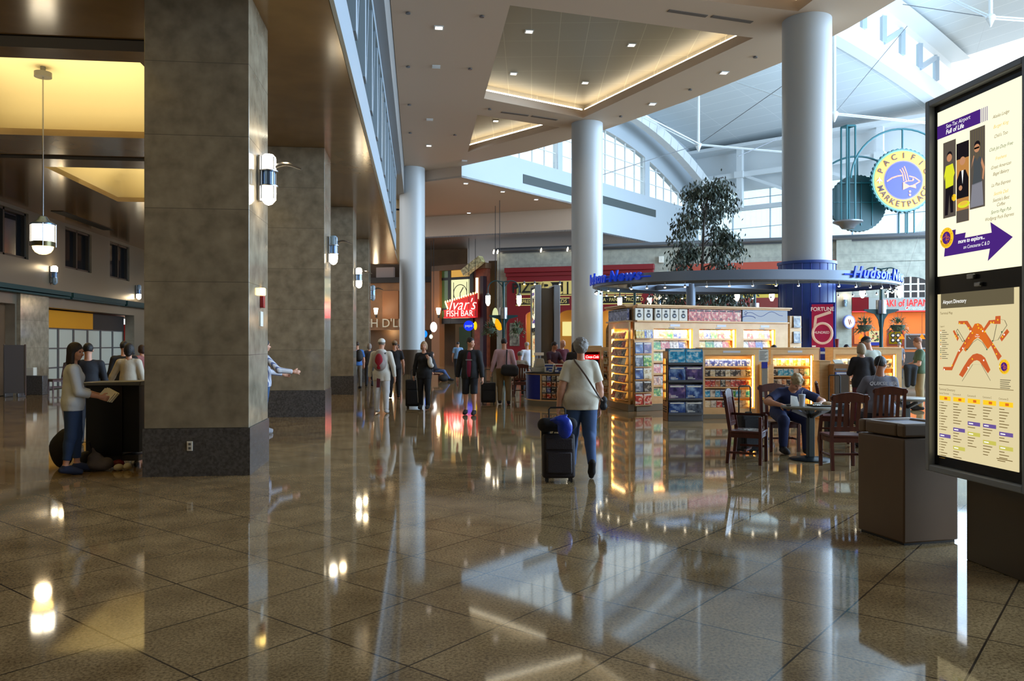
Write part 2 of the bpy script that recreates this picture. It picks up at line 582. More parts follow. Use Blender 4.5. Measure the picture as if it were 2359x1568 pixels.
for k, (px, py) in enumerate([(1540, 24), (1640, 37), (1155, 258), (1225, 267)]):
    d = (HC - EYE) * FPX / (HZ - py)
    x, y = fl(px, d)[:2]
    x2, y2 = fl(px + (88, 92, 62, 58)[k], (HC - EYE) * FPX / (HZ - py - (13, 14, 8, 9)[k]))[:2]
    mb = MB().bar((x, y, HC - .005), (x2, y2, HC - .005), .16, .02)
    tag(mb.obj('ceiling_vent', mat('vent_slot_pale', (98, 86, 78), .7)), ['slot vent in the main ceiling, left half of the pair near the top edge', 'slot vent in the main ceiling, right half of the pair near the top edge', 'slot vent between the two coffers, left half', 'slot vent between the two coffers, right half'][k], 'vent', 'main ceiling slot vents')

# gallery over the aisle: fascia, windows, upper wall
GX, GY1 = -1.1, 38.5
struct(MB().box(GX - .06, GX, -7, GY1, LC - .01, LC + .75).obj('trim_gallery', M['frame_blue'], smooth=0))
struct(MB().box(GX - .3, GX - .05, -7, GY1, LC + .75, LC + 1.0).obj('trim_gallery_groove', M['steel_paint'], smooth=0))
struct(MB().box(GX - .3, GX + .02, -7, GY1, LC + 3.35, LC + 3.6).obj('trim_gallery_head', M['frame_blue'], smooth=0))
struct(MB().box(GX - .3, GX, GY1 - .25, GY1, LC + 1.0, LC + 3.4).obj('trim_gallery_end', M['frame_blue'], smooth=0))
M['gallery_glass'] = mat('gallery_glass', (86, 100, 98), .08, spec=.6)
k = 0
y = -5.0
while y < GY1 - 2:
    o = MB().box(GX - .3, GX, y, y + .35, LC + 1.0, LC + 3.36).box(GX - .22, GX - .16, y + .35, y + 2.4, LC + 1.0, LC + 3.36, 1).bar((GX - .05, y + .35, LC + 1.0), (GX - .05, y + 1.35, LC + 3.36), .1, .12).obj('window_%d' % (k + 1), [M['frame_blue'], M['gallery_glass']], smooth=0)
    struct(o)
    y += 2.4
    k += 1
struct(MB().box(-1.3, -.82, -7, 45.4, LC + 3.6, HC + .3).obj('wall_gallery', mat('gallery_wall', (150, 150, 150), .6), smooth=0))
struct(MB().box(-13.4, -1.0, 45.2, 45.5, LC, HC).obj('wall_soffit_end', M['soffit'], smooth=0))

# stone pillars with dark granite foot
PY = [10.456, 18.6, 26.6, 34.7]
PXC = -2.143 - .635
for i, y in enumerate(PY):
    o = MB().box(-.635, .635, 0, 1.27, .6, LC).obj('pillar', M['stone_pillar'], loc=(PXC, y, 0), smooth=0, bevel=.008)
    struct(o)
    struct(MB().box(-.65, .65, -.015, 1.285, 0, .6).obj('pillar_foot', M['stone_base'], o, smooth=0))
# round columns
COLS = [(wxy(-5.44, 43.65), .69), (wxy(3.263, 34.8), .68), (wxy(8.722, 23.7), .70)]
for i, ((x, y), r) in enumerate(COLS):
    o = MB().cyl((0, 0, 0), (0, 0, HC), r, n=48, caps=False).obj('column', M['column'], loc=(x, y, 0))
    struct(o)
    if i < 2:
        struct(MB().cyl((0, 0, 0), (0, 0, 1.33), r + .02, n=40).obj('column_foot', mat('bronze_cladding', (96, 80, 66), .3, metal=.4), o))
# left wall with windows and shop openings
WXL = -13.0
op = [rect(20.0, 27.6, 0, 2.95), rect(29.8, 38.5, 0, 2.95), rect(40.0, 44.0, 0, 2.95), rect(10, 17.5, 0, 2.95)]
wn = [rect(y0, y1, 4.47, 6.0) for y0, y1 in ((25.6, 28.5), (31.3, 33.7), (35.6, 37.9), (40, 42), (19.5, 22.5))]
o = wallplate('wall_left', [rect(-7, 45.4, 0, LC)] + op + wn, 0, .4, M['stone'], (WXL, 0, 0), PI / 2)
struct(o)
for k, q in enumerate(wn):
    y0, y1 = q[0][0], q[1][0]
    yc = (y0 + y1) / 2
    o = MB().box(WXL - .22, WXL - .2, y0, y1, 4.47, 6.0, 1)
    for a, b in ((y0, y0 + .1), (yc - .05, yc + .05), (y1 - .1, y1)):
        o.box(WXL - .25, WXL - .08, a, b, 4.47, 6.0)
    o.box(WXL - .25, WXL - .08, y0, y1, 4.47, 4.55).box(WXL - .25, WXL - .08, y0, y1, 5.92, 6.0)
    struct(o.obj('window_%d' % (30 + k), [mat('bronze_frame', (60, 56, 52), .4), M['glass_dark']], smooth=0))
struct(MB().box(WXL - 3.4, WXL - 3.2, 5, 45.4, 0, 3.2).obj('wall_shop_back', M['darkbrown'], smooth=0))
struct(MB().box(WXL - 3.4, WXL - .2, 5, 45.4, 3.0, 3.2).obj('ceiling_shop', M['dark'], smooth=0))
struct(MB().box(WXL - .35, WXL - .3, 20.0, 27.6, 0, 2.95).obj('wall_shutter', M['darkbrown'], smooth=0))
for k, (a, b) in enumerate([(5, 24.5), (24.7, 31.0), (31.2, 36.5), (36.7, 44.5)]):
    o = MB().box(WXL + .02, WXL + .34, a, b, 3.42 - .03 * k, 3.54).box(WXL + .02, WXL + .3, a, b, 3.30, 3.36).obj('trim_%d' % (k + 1), M['teal_dark'], smooth=0)
    struct(o)
struct(MB().box(WXL + .0, WXL + .12, 27.7, 29.7, .0, 3.3).obj('trim_shop_pier', M['stone_pillar'], smooth=0))
struct(MB().box(-32, -12.9, -8, -7.6, 0, 12).box(-13.4, 14, -8.0, -7.8, 0, 12).obj('wall_behind', M['darkbrown'], smooth=0))

# white wall of the atrium, with arched windows
def zw(t):
    return 16.3 - (t - 12) ** 2 / 68
def zr(t):
    return 18.75 - (t - 12) ** 2 / 156
def arcwin(t0, t1, n=14):
    return [(t0, 12.55), (t1, 12.55)] + [(t1 + (t0 - t1) * i / n, zw(t1 + (t0 - t1) * i / n)) for i in range(n + 1)]
out = [(0, 10.6), (12.2, 10.6), (12.2, 9.1), (28.8, 9.1)] + [(28.8 - 28.8 * i / 24, zr(28.8 - 28.8 * i / 24)) for i in range(25)]
WINS = [(1.5, 9.0), (9.5, 20.1), (20.8, 26.9)]
struct(wallplate('wall_atrium', [out] + [arcwin(a, b) for a, b in WINS], 0, .4, M['white_wall'], (*WW0, 0), PI / 4))
for k, (a, b) in enumerate(WINS):
    mb = MB()
    t = a
    while t < b + .01:
        mb.box(t - .03, t + .03, .1, .2, 12.55, zw(min(t, b)))
        t += (b - a) / round((b - a) / 1.33)
    for z in (13.55, 14.6, 15.6):
        tt = [t for t in np.arange(a, b, .1) if zw(t) > z]
        if tt:
            mb.box(tt[0], tt[-1], .12, .18, z - .025, z + .025)
    mb.box(a, b, .14, .16, 12.55, 12.6)
    mb.add([(t, .15, z) for t in np.linspace(a, b, 15) for z in (12.55, zw(t))], [(2 * i, 2 * i + 2, 2 * i + 3, 2 * i + 1) for i in range(14)], 1)
    struct(mb.obj('window_%d' % (40 + k), [M['white'], M['glass']], loc=(*WW0, 0), rz=PI / 4, smooth=0))
struct(MB().box(5.4, 21.7, -.03, .02, 11.13, 11.67).obj('trim_air_grille', mat('air_grille', (70, 78, 78), .6), loc=(*WW0, 0), rz=PI / 4, smooth=0))
# arch beam and its column
pts = [(t, -1.7, zw(t) + 1.0) for t in np.linspace(-4, 26.6, 30)]
mb = MB()
for i in range(len(pts) - 1):
    mb.bar(pts[i], (pts[i + 1][0] + .06, pts[i + 1][1], pts[i + 1][2]), .6, .75)
struct(mb.obj('roof_beam_arch', M['white'], loc=(*WW0, 0), rz=PI / 4, smooth=0))
x, y = ww(26.9, 1.7)
struct(MB().cyl((0, 0, 8.4), (0, 0, 14.2), .42, n=24).box(-.6, .6, -.6, .6, 13.2, 14.4).obj('roof_column', M['white'], loc=(x, y, 0)))
# far glass wall of the atrium
GC, GD = Vector((15.15, 65.6)), Vector((1.255, -1.0))        # camera-plane corner and direction
gl0 = wxy(*GC)
gl1 = wxy(*(GC + GD * 17))
glen = math.hypot(gl1[0] - gl0[0], gl1[1] - gl0[1])
grz = math.atan2(gl1[1] - gl0[1], gl1[0] - gl0[0])
mb = MB()
mb.box(0, glen, 0, .3, 12.15, 12.5).box(0, glen, 0, .3, 13.7, 17.2).box(0, glen, -.05, .25, 9.0, 9.4)
struct(mb.obj('wall_glazed', M['white'], loc=(*gl0, 0), rz=grz, smooth=0))
n = 9
for i in range(n):
    a, b = glen * i / n, glen * (i + 1) / n
    o = MB().box(a, b, .14, .16, 9.4, 12.15, 1).box(a, b, .14, .16, 12.5, 13.7, 1)
    o.tube([(a, .05, 10.75), (b, .05, 10.75)], .025).tube([(a, .05, 13.05), (b, .05, 13.05)], .03)
    o.box(a - .03, a + .03, .05, .2, 9.4, 13.7)
    o.box(a - .12, a + .12, 0, .05, 10.73, 10.77).box(a - .02, a + .02, 0, .05, 10.62, 10.88)
    struct(o.obj('window_%d' % (50 + i), [M['frame_blue'], M['glass']], loc=(*gl0, 0), rz=grz, smooth=0))
for i, t in enumerate((4.1, 9.2, 14.3)):
    o = MB().box(t - .22, t + .22, -1.2, -.8, 12.2, 16.9).bar((t - 4.6, -1.0, 14.6), (t + .2, -1.0, 12.4), .2, .22).bar((t - 4.8, -1, 14.75), (t, -1, 14.75), .3, .4)
    o.box(t - .35, t + .35, -1.35, -.65, 14.5, 15.0)
    struct(o.obj('roof_brace', M['white'], loc=(*gl0, 0), rz=grz, smooth=0))
struct(MB().box(-2, glen + 1, -1.9, .4, 16.75, 17.0).obj('roof_eave', M['white'], loc=(*gl0, 0), rz=grz, smooth=0))
# vaulted roof: far bay, clerestory, near bay
def arc1(a):
    t = -8 + 36.8 * a
    return Vector((*ww(t), zr(t)))
def arc2(a, dz=0.0, off=0.0):
    s = -26 + 42 * a
    r, d = 17.55 + .766 * s + .645 * off, 44 + .645 * s - .766 * off
    return Vector((*wxy(r, d), 19.1 - (s + 5) ** 2 / 300 + dz))
struct(surf('roof_far_bay', 40, 24, lambda a, b: arc1(a).lerp(arc2(a), b), M['roof'], (37, 26)))
struct(surf('roof_beam_low', 40, 1, lambda a, b: arc2(a, b * 1.25 - .25), M['white']))
struct(surf('roof_beam_face', 40, 1, lambda a, b: arc2(a, -.25, -.8 * b), M['white']))
struct(surf('roof_beam_high', 40, 1, lambda a, b: arc2(a, 2.55 + b * .7), M['white']))
struct(surf('roof_near_bay', 40, 24, lambda a, b: arc2(a, 3.2 + 1.6 * b - 1.2 * b * b, 18 * b), M['roof'], (42, 18)))
struct(surf('roof_beam_near', 40, 1, lambda a, b: arc2(a, 3.05, 1.2 * b), M['white']))
n = 17
for i in range(n):
    a, b = i / n, (i + 1) / n
    p, q = arc2(a, 1.0), arc2(b, 1.0)
    p2, q2 = arc2(a, 2.55), arc2(b, 2.55)
    o = MB().poly([p, q, q2, p2], 1).bar(p, p2, .28, .3)
    if i % 2:
        o.bar(p, q2, .22, .3)
    struct(o.obj('window_%d' % (60 + i), [M['frame_blue'], M['glass']], smooth=0))
# rest of the atrium shell to the right: glass wall and roof over it, mostly out of view
struct(MB().box(34, 34.4, -7, 46, 0, .5).box(34, 34.4, -7, 46, 16.6, 17.6).obj('wall_right', M['white'], smooth=0))
for i in range(9):
    y = -7 + i * 5.6
    struct(MB().box(34.1, 34.14, y, y + 5.6, .5, 16.6, 1).box(34, 34.3, y - .1, y + .1, .5, 16.6).box(34.02, 34.2, y, y + 5.6, 5.6, 5.7).box(34.02, 34.2, y, y + 5.6, 11, 11.1).obj('window_%d' % (80 + i), [M['frame_blue'], M['glass']], smooth=0))
struct(surf('roof_right', 8, 8, lambda a, b: (13.9 + 20.5 * a, -8 + 36 * b, 17.6 + 4.5 * math.sin(PI * a)), M['roof'], (20, 36)))
struct(MB().quad((13.9, -7.8, HC - .2), (34, -7.8, HC - .2), (34, -7.8, 18), (13.9, -7.8, 18)).obj('wall_atrium_near', M['white_wall'], smooth=0))
# tie rods under the vault
def truss(node, ends, cables, label):
    t = thing('roof_truss', label, 'roof truss', node, 0, 'roof trusses')
    n = Vector(node)
    MB().ell((0, 0, 0), (.22, .22, .16), 12, 8).cyl((0, 0, -.45), (0, 0, -.1), .03, .18, 12).obj('node', M['white'], t)
    for e in ends:
        v = Vector(e) - n
        s = v.normalized().cross(Vector((0, 0, 1))).normalized() * .13
        MB().tube([s, v + s], .035, 8).tube([-s, v - s], .035, 8).obj('tie_rod', M['white'], t)
    for e in cables:
        MB().tube([(0, 0, 0), Vector(e) - n], .02, 6).obj('cable', M['steel_paint'], t)
    MB().tube([(0, 0, 0), (0, 0, 5.5)], .09, 10).obj('post', M['white'], t)
truss(at(1609, 333, 50), [at(1380, 215, 43), at(1500, 270, 60), at(1880, 357, 50)], [at(1380, 405, 41), at(1900, 130, 42)], 'white tie-rod truss node hanging over the tall tree')
truss(at(1922, 262, 43), [at(2330, 302, 44), at(1700, 190, 50)], [at(2090, 60, 46), at(1700, 360, 40)], 'white tie-rod truss node right of the blue-footed column')
truss(at(2282, 40, 38), [at(2150, -20, 44), at(2500, 55, 39)], [at(2080, 10, 44)], 'white tie-rod truss node above the lit directory sign')

# far storefront wall: one straight run, local x along it (left to right), z up, -y towards the hall
SW_O, SW_U = Vector((-1.07, 57.0)), Vector((32.07, -10.0)).normalized()
sw0 = wxy(*SW_O)
_e = wxy(*(SW_O + SW_U))
swz = math.atan2(_e[1] - sw0[1], _e[0] - sw0[0])
SWL = (*sw0, 0)
def sw(px, py=791, off=0.0):
    """local x, z on the storefront plane (moved off metres towards the hall)"""
    k = (px - CX) / FPX
    n = Vector((SW_U.y, -SW_U.x))
    o = SW_O + n * off
    s = (k * o.y - o.x) / (SW_U.x - k * SW_U.y)
    d = o.y + SW_U.y * s
    return s, zat(py, d)
def swx(px, off=0.0):
    return sw(px, 791, off)[0]
xe = 42
A = lambda px: swx(px)
struct(MB().box(A(1145), xe, 0, .4, 6.7, 8.05).obj('wall_far', M['stone_pale'], loc=SWL, rz=swz, smooth=0))
struct(MB().box(A(1145), xe, -.1, .5, 8.05, 8.45).tube([(A(1145), -.35, 8.25), (xe, -.35, 8.25)], .13, 10).obj('trim_cornice', M['steel_paint'], loc=SWL, rz=swz))
struct(MB().box(A(1145), A(1172), -.05, .4, 0, 6.8).obj('wall_pier_pizza', M['stone_pale'], loc=SWL, rz=swz, smooth=0))
struct(MB().box(A(1506), A(1556), -.05, .4, 0, 6.8).obj('wall_pier_middle', M['stone_pale'], loc=SWL, rz=swz, smooth=0))
struct(MB().box(A(1926), A(1961), -.25, .4, 0, 8.2).obj('wall_pier_maki', M['stone_pale'], loc=SWL, rz=swz, smooth=0))
struct(MB().box(A(1961), xe, 0, .4, 4.35, 6.75).obj('wall_over_maki', M['stone_pale'], loc=SWL, rz=swz, smooth=0))
struct(MB().box(-2, xe, 4.0, 4.2, 0, 8).obj('wall_shops_back', M['darkbrown'], loc=SWL, rz=swz, smooth=0))
# far left end of the hall
e0, e1 = wxy(-22, 66), wxy(-3.5, 63)
struct(MB().quad((*e0, 0), (*e1, 0), (*e1, 9.2), (*e0, 9.2)).obj('wall_end', M['darkbrown'], smooth=0))
# ------------------------------------------------------------------ news stand
def rzof(r, d):
    x, y = wxy(r, d)
    return math.atan2(y, x)
def FR(loc, rz):
    c, s = math.cos(rz), math.sin(rz)
    return lambda x, y, z: Vector((loc[0] + x * c - y * s, loc[1] + x * s + y * c, loc[2] + z))
def cover(name, cs, scale=14, rough=.3, es=0):
    m = bpy.data.materials.new(name)
    m.use_nodes = True
    nt = m.node_tree
    b = nt.nodes['Principled BSDF']
    b.inputs['Roughness'].default_value = rough
    tc = nt.nodes.new('ShaderNodeTexCoord')
    oi = nt.nodes.new('ShaderNodeObjectInfo')
    ad = nt.nodes.new('ShaderNodeVectorMath')
    ml = nt.nodes.new('ShaderNodeMath')
    ml.operation = 'MULTIPLY'
    ml.inputs[1].default_value = 40
    nt.links.new(oi.outputs['Random'], ml.inputs[0])
    nt.links.new(tc.outputs['Object'], ad.inputs[0])
    nt.links.new(ml.outputs[0], ad.inputs[1])
    n = nt.nodes.new('ShaderNodeTexNoise')
    n.inputs['Scale'].default_value = scale
    n.inputs['Detail'].default_value = 2
    nt.links.new(ad.outputs[0], n.inputs['Vector'])
    r = nt.nodes.new('ShaderNodeValToRGB')
    e = r.color_ramp.elements
    e[0].position, e[1].position = .3, .7
    e[0].color, e[1].color = (*lin(cs[0]), 1), (*lin(cs[-1]), 1)
    for i, c in enumerate(cs[1:-1]):
        k = e.new(.3 + .4 * (i + 1) / (len(cs) - 1))
        k.color = (*lin(c), 1)
    nt.links.new(n.outputs['Fac'], r.inputs[0])
    nt.links.new(r.outputs[0], b.inputs['Base Color'])
    if es:
        nt.links.new(r.outputs[0], b.inputs['Emission Color'])
        b.inputs['Emission Strength'].default_value = es
    return m
PAPER = mat('paper', (226, 222, 210), .6)
INK = mat('ink_black', (22, 20, 22), .5)
LABELW = mat('label_white', (220, 224, 232), .5)
CV = {
    'warm': cover('cover_warm', [(60, 30, 24), (196, 120, 70), (232, 208, 170)]),
    'red': cover('cover_red', [(120, 16, 20), (206, 60, 40), (240, 214, 180)]),
    'pale': cover('cover_pale', [(90, 70, 60), (214, 200, 180), (238, 232, 220)]),
    'blue': cover('cover_blue', [(24, 30, 90), (60, 76, 160), (190, 196, 226)]),
    'yellow': cover('cover_yellow', [(120, 84, 20), (222, 182, 40), (244, 230, 160)]),
    'green': cover('cover_green', [(20, 84, 24), (70, 150, 40), (222, 226, 120)]),
    'dark': cover('cover_dark', [(26, 22, 20), (64, 56, 44), (206, 190, 160)]),
    'cream': cover('cover_cream', [(150, 120, 70), (226, 210, 170), (240, 234, 214)]),
    'cyan': cover('cover_cyan', [(18, 110, 160), (60, 170, 210), (220, 236, 240)]),
    'sky': cover('cover_photo_blue', [(18, 26, 66), (50, 80, 140), (150, 176, 206)], 7),
    'dusk': cover('cover_photo_dusk', [(36, 28, 70), (96, 76, 128), (190, 150, 160)], 7),
    'grey': cover('cover_photo_grey', [(40, 44, 56), (96, 104, 116), (180, 184, 190)], 9),
}
_cvmesh = {}
def magazine(key, w, h, t=.012, band='paper'):
    """an upright magazine or book: cover sheet, masthead band, two small text blocks; base at z = 0, front at -y"""
    k = (key, w, h, t, band)
    if k not in _cvmesh:
        mb = MB().box(-w / 2, w / 2, 0, t, 0, h)
        mb.box(-w * .42, w * .42, -.002, .0, h * .83, h * .94, 1)
        mb.box(-w * .4, w * .05, -.002, .0, h * .12, h * .17, 1).box(-w * .4, -w * .08, -.002, .0, h * .22, h * .26, 1)
        mb.box(-w / 2 + .004, w / 2 - .002, .002, t - .002, h, h + .002, 2)
        me = mb.obj('tmp', [CV[key], {'paper': PAPER, 'ink': INK, 'red': M['red']}[band], PAPER], smooth=0)
        _cvmesh[k] = me.data
        bpy.data.objects.remove(me)
    return _cvmesh[k]
def put(name, me, loc, rz, label, cat, group, tilt=0.0):
    o = bpy.data.objects.new(name, me)
    COL.objects.link(o)
    o.location = loc
    o.rotation_euler = (tilt, 0, rz)
    return tag(o, label, cat, group)
CWORD = {'warm': 'brown', 'red': 'red', 'pale': 'pale', 'blue': 'blue', 'yellow': 'yellow', 'green': 'green', 'dark': 'dark', 'cream': 'cream', 'cyan': 'sky-blue', 'sky': 'blue photo', 'dusk': 'purple photo', 'grey': 'grey photo'}
rng = random.Random(5)
def row(fr, rz, x0, x1, y, z, n, h, keys, where, kind, cat, group, t=.02, gap=.012, tilt=.0, band='paper', wmax=9):
    w = min((x1 - x0) / n - gap, wmax)
    for i in range(n):
        key = keys[i % len(keys)]
        me = magazine(key, round(w, 3), h, t, band)
        x = x0 + (x1 - x0) * (i + .5) / n
        put(kind, me, fr(x, y, z), rz, '%s %s, %s %s' % (CWORD[key], cat, nth(i), where), cat, group, -tilt)

# --- tall back unit
K0 = Vector((2.94, 19.6))
KU = Vector((.905, .425))
kl = (*wxy(*K0), 0)
krz = rzof(*KU)
KF = FR(kl, krz)
def ku(px, py=791):
    k = (px - CX) / FPX
    L = (k * K0.y - K0.x) / (KU.x - k * KU.y)
    return L, zat(py, K0.y + KU.y * L)
kx = lambda px: ku(px)[0]
KW = kx(1815)
unit = thing('magazine_shelving', 'long maple magazine wall unit with lit bays and a picture shelf along its top', 'shelving', kl, krz)
BAYS = [(kx(1506), kx(1596)), (kx(1611), kx(1696)), (kx(1713), kx(1786))]
o = wallplate('front_frame', [rect(.07, KW, .17, 2.2)] + [rect(a, b, .3, 2.04) for a, b in BAYS], 0, .04, M['maple'], (0, 0, 0), 0, unit)
MB().box(.52, KW, .62, .66, .15, 2.55).obj('back_panel', M['maple'], unit, smooth=0)
MB().box(KW - .03, KW, .04, .62, .17, 2.2).obj('side_panel', M['maple'], unit, smooth=0)
LFT = lambda o, y0, y1: [(.10 + (y0 + .06) * .42, y0), (KW + o * -1, y0), (KW + o * -1, y1), (.14 + (y1 + .06) * .42, y1)]
mb = MB().prism(LFT(0, -.06, .62), 2.2, 2.24)
mb.obj('picture_shelf', M['maple'], unit, bevel=.008)
mb = MB().prism(LFT(-.03, -.06, .64), 2.55, 2.585).prism(LFT(-.06, -.1, .64), 2.585, 2.63)
mb.obj('crown', M['maple'], unit, bevel=.01)
MB().prism(LFT(0, -.02, .64), 0, .17).obj('plinth', M['plinth'], unit, bevel=.006)
for a, b in BAYS:
    MB().box(a, a + .01, .04, .62, .3, 2.04).obj('divider', M['maple'], unit, smooth=0)
    MB().box(b - .01, b, .04, .62, .3, 2.04).obj('divider', M['maple'], unit, smooth=0)
    MB().box(b - .05, b - .02, .045, .075, .35, 2.02).obj('lamp_tube', M['case_strip'], unit, smooth=0)
    MB().box(a, b, .05, .58, 2.03, 2.05).obj('bay_top', M['maple'], unit, smooth=0)
for k, px in enumerate((1555, 1662, 1762)):
    a = kx(px)
    MB().box(a - .15, a + .15, -.005, .0, 2.09, 2.15).obj('header_label', LABELW, unit, smooth=0)
    MB().box(a - .19, a - .02, -.004, .0, 2.045, 2.068).obj('latch', M['steel_paint'], unit, smooth=0)
for j, z in enumerate((1.765, 1.485, 1.20, .90, .60, .32)):
    for i, (a, b) in enumerate(BAYS):
        MB().box(a, b, .08, .6, z - .02, z).box(a, b, .075, .08, z, z + .03).obj('shelf', M['maple'], unit, smooth=0)
        if j < 2 or i == 0:
            keys = rng.sample(['warm', 'red', 'pale', 'yellow', 'pale', 'warm', 'green', 'blue', 'cream'], 5)
            if i == 0 and j > 1:
                keys = [('green', 'red', 'warm', 'green')[j - 2], 'pale', 'warm', 'red', 'cream']
            row(KF, krz, a + .03, b - .06, .14 - .03, z + .006, 4 + (j == 0), .255, keys, 'on the %s shelf of the %s lit magazine bay' % (nth(j), nth(i)), 'magazine', 'magazine', 'magazines in the lit bays', .012, .004, .2)
for i, (a, b) in enumerate(BAYS):
    area('bay_light', KF((a + b) / 2, .1, 2.0), KF((a + b) / 2, .35, .8), b - a, .1, 13, (1.0, .70, .30))
# picture shelf
x = kx(1460)
n = 0
for px0, px1 in ((1462, 1481), (1483, 1503), (1508, 1523), (1524, 1542), (1543, 1562), (1563, 1583)):
    a, b = kx(px0), kx(px1)
    mb = MB().box(-(b - a) / 2 + .008, (b - a) / 2 - .008, 0, .06, 0, .29).lathe([(0, 0), (.062, 0), (.062, .004), (0, .004)], 20)
    mb.v[8:] = [(v[0], -v[2] - .001 if v[2] else -.001, v[1] + .12) for v in mb.v[8:]]
    mb.m[6:] = [1] * (len(mb.m) - 6)
    mb.box(-.035, .035, -.003, 0, .2, .25, 1).box(-.03, .03, -.007, -.004, .1, .13, 2)
    tag(mb.obj('boxed_atlas', [PAPER, INK, LABELW], smooth=0, loc=KF((a + b) / 2, -.02, 2.242), rz=krz), 'white box with a black globe print, %s from the left on the picture shelf' % nth(n), 'box', 'globe boxes on the picture shelf')
    n += 1
a, b = kx(1585), kx(1706)
row(KF, krz, a, b, -.02, 2.242, 7, .29, ['red'], 'on the picture shelf', 'hardback_book', 'hardback book', 'red hardbacks on the picture shelf', .05, .006, 0, 'ink')
a, b = kx(1709), kx(1812)
o = MB().box(a, b, -.03, .1, 2.243, 2.545).obj('sign_box', mat('sign_box_blue', (150, 176, 210), .4), None, KF(0, 0, 0), krz, smooth=0)
tag(o, 'pale blue picture panel with a drawn coastline at the shelf end', 'picture panel')
mb = MB().box(a + .02, b - .02, -.035, -.03, 2.26, 2.53)
mb.tube([(a + .05 + .9 * i / 14 * (b - a) / 1.0 * .95, -.037, 2.42 + .06 * math.sin(i * .8) + .05 * i / 14) for i in range(15)], .007, 5, 1)
mb.tube([(a + .2 + .22 * math.cos(t / 8), -.037, 2.33 + .06 * math.sin(t / 8)) for t in range(26)], .01, 5, 1)
mb.tube([(a + .1 + .05 * math.cos(t / 4) * (1 - t / 40), -.037, 2.46 + .05 * math.sin(t / 4)) for t in range(26)], .007, 5, 1)
mb.obj('print', [glow('panel_lit', (196, 214, 236), .75), M['navy']], o, smooth=0)
# front left panel with postcard books
pa, pb = kx(1461), kx(1500)
MB().box(pa, pb, -.11, 0, 1.783, 1.797).obj('ledge', M['maple'], unit, smooth=0)
row(KF, krz, pa, (pa + pb) / 2, -.085, 1.802, 3, .2, ['yellow'], 'of the left set on the top ledge', 'paperback', 'paperback', 'books on the postcard panel', .04, .004, .1)
row(KF, krz, (pa + pb) / 2, pb, -.085, 1.802, 4, .2, ['blue', 'pale', 'pale', 'blue'], 'of the right-hand set on the top ledge', 'paperback', 'paperback', 'books on the postcard panel', .04, .004, .1)
for j, py in enumerate((814, 844, 873, 903, 932)):
    z = ku(1480, py)[1]
    MB().box(pa, pb, -.06, 0, z - .015, z).obj('ledge', M['maple'], unit, smooth=0)
    row(KF, krz, pa, pb, -.045, z + .008, 2, .265, [('sky', 'dusk'), ('grey', 'green'), ('sky', 'cream'), ('grey', 'dark'), ('red', 'red')][j], 'on the %s ledge of the picture-book panel' % nth(j), 'picture_book', 'picture book', 'books on the postcard panel', .015, .02, .08)
# --- angled end of the unit with lit magazine rows
E0 = Vector((2.56, 21.24))
KE = K0 + Vector((-.06, -.01))
eu = (KE - E0)
elen = eu.length
erz = rzof(*eu)
el = (*wxy(*E0), 0)
EF = FR(el, erz)
end = thing('magazine_end_rack', 'maple rack of eight lit magazine rows at the left end of the news stand', 'shelving', el, erz)
wallplate('front_frame', [rect(0, elen - .05, .17, 2.2), rect(.30, elen - .12, .22, 2.04)], 0, .04, M['maple'], (0, 0, 0), 0, end)
MB().box(0, elen - .12, .12, .14, .17, 2.55).obj('back_panel', M['maple'], end, smooth=0)
MB().box(-.06, elen - .13, -.06, .14, 2.2, 2.24).obj('picture_shelf', M['maple'], end, bevel=.006)
MB().box(-.05, elen - .13, -.06, .14, 2.55, 2.585).box(-.09, elen - .13, -.1, .14, 2.585, 2.63).obj('crown', M['maple'], end, bevel=.01)
MB().box(-.03, elen - .06, -.02, .14, 0, .17).obj('plinth', M['plinth'], end, bevel=.006)
MB().box(.42, .47, -.05, .0, .24, 2.03).obj('lamp_tube', M['case_strip'], end, smooth=0)
MB().box(.30, .31, .04, .12, .22, 2.04).obj('divider', M['maple'], end, smooth=0)
for j in range(8):
    z = 1.78 - j * .215
    MB().box(.43, elen - .07, -.1, .12, z - .012, z).obj('shelf', M['maple'], end, smooth=0)
    row(EF, erz, .50, elen - .13, -.10, z + .008, 4, .18, rng.sample(['warm', 'dark', 'warm', 'cream', 'red'], 4), 'in the %s row of the angled end rack' % nth(j), 'magazine', 'magazine', 'magazines on the end rack', .012, .0, .3)
row(EF, erz, .05, elen - .12, -.02, 2.244, 6, .28, ['blue'], 'above the angled end rack', 'hardback_book', 'hardback book', 'purple-blue hardbacks above the end rack', .05, .004, 0, 'ink')
area('bay_light', EF(elen / 2 + .1, -.04, 2.0), EF(elen / 2 + .1, .02, .6), 1.0, .06, 4, (1.0, .68, .28))
# right end post with three magazine pockets
xp = KW + .02
post = thing('magazine_post', 'maple end post with three magazine pockets right of the wall unit', 'shelving', KF(KW + .12, 0, 0), krz)
MB().box(0, .42, .05, .5, 0, 2.42).obj('post', M['maple'], post, bevel=.006)
for j, z in enumerate((2.1, 1.68, 1.26)):
    MB().box(.08, .36, -.02, .05, z, z + .02).obj('pocket', M['steel_paint'], post, smooth=0)
    put('magazine', magazine('grey' if j < 2 else 'pale', .24, .29, .012), KF(KW + .34, 0, z + .022), krz, 'grey magazine in the %s pocket of the maple end post' % ('top', 'middle', 'lowest')[j], 'magazine', 'magazines in the end post pockets', -.06)

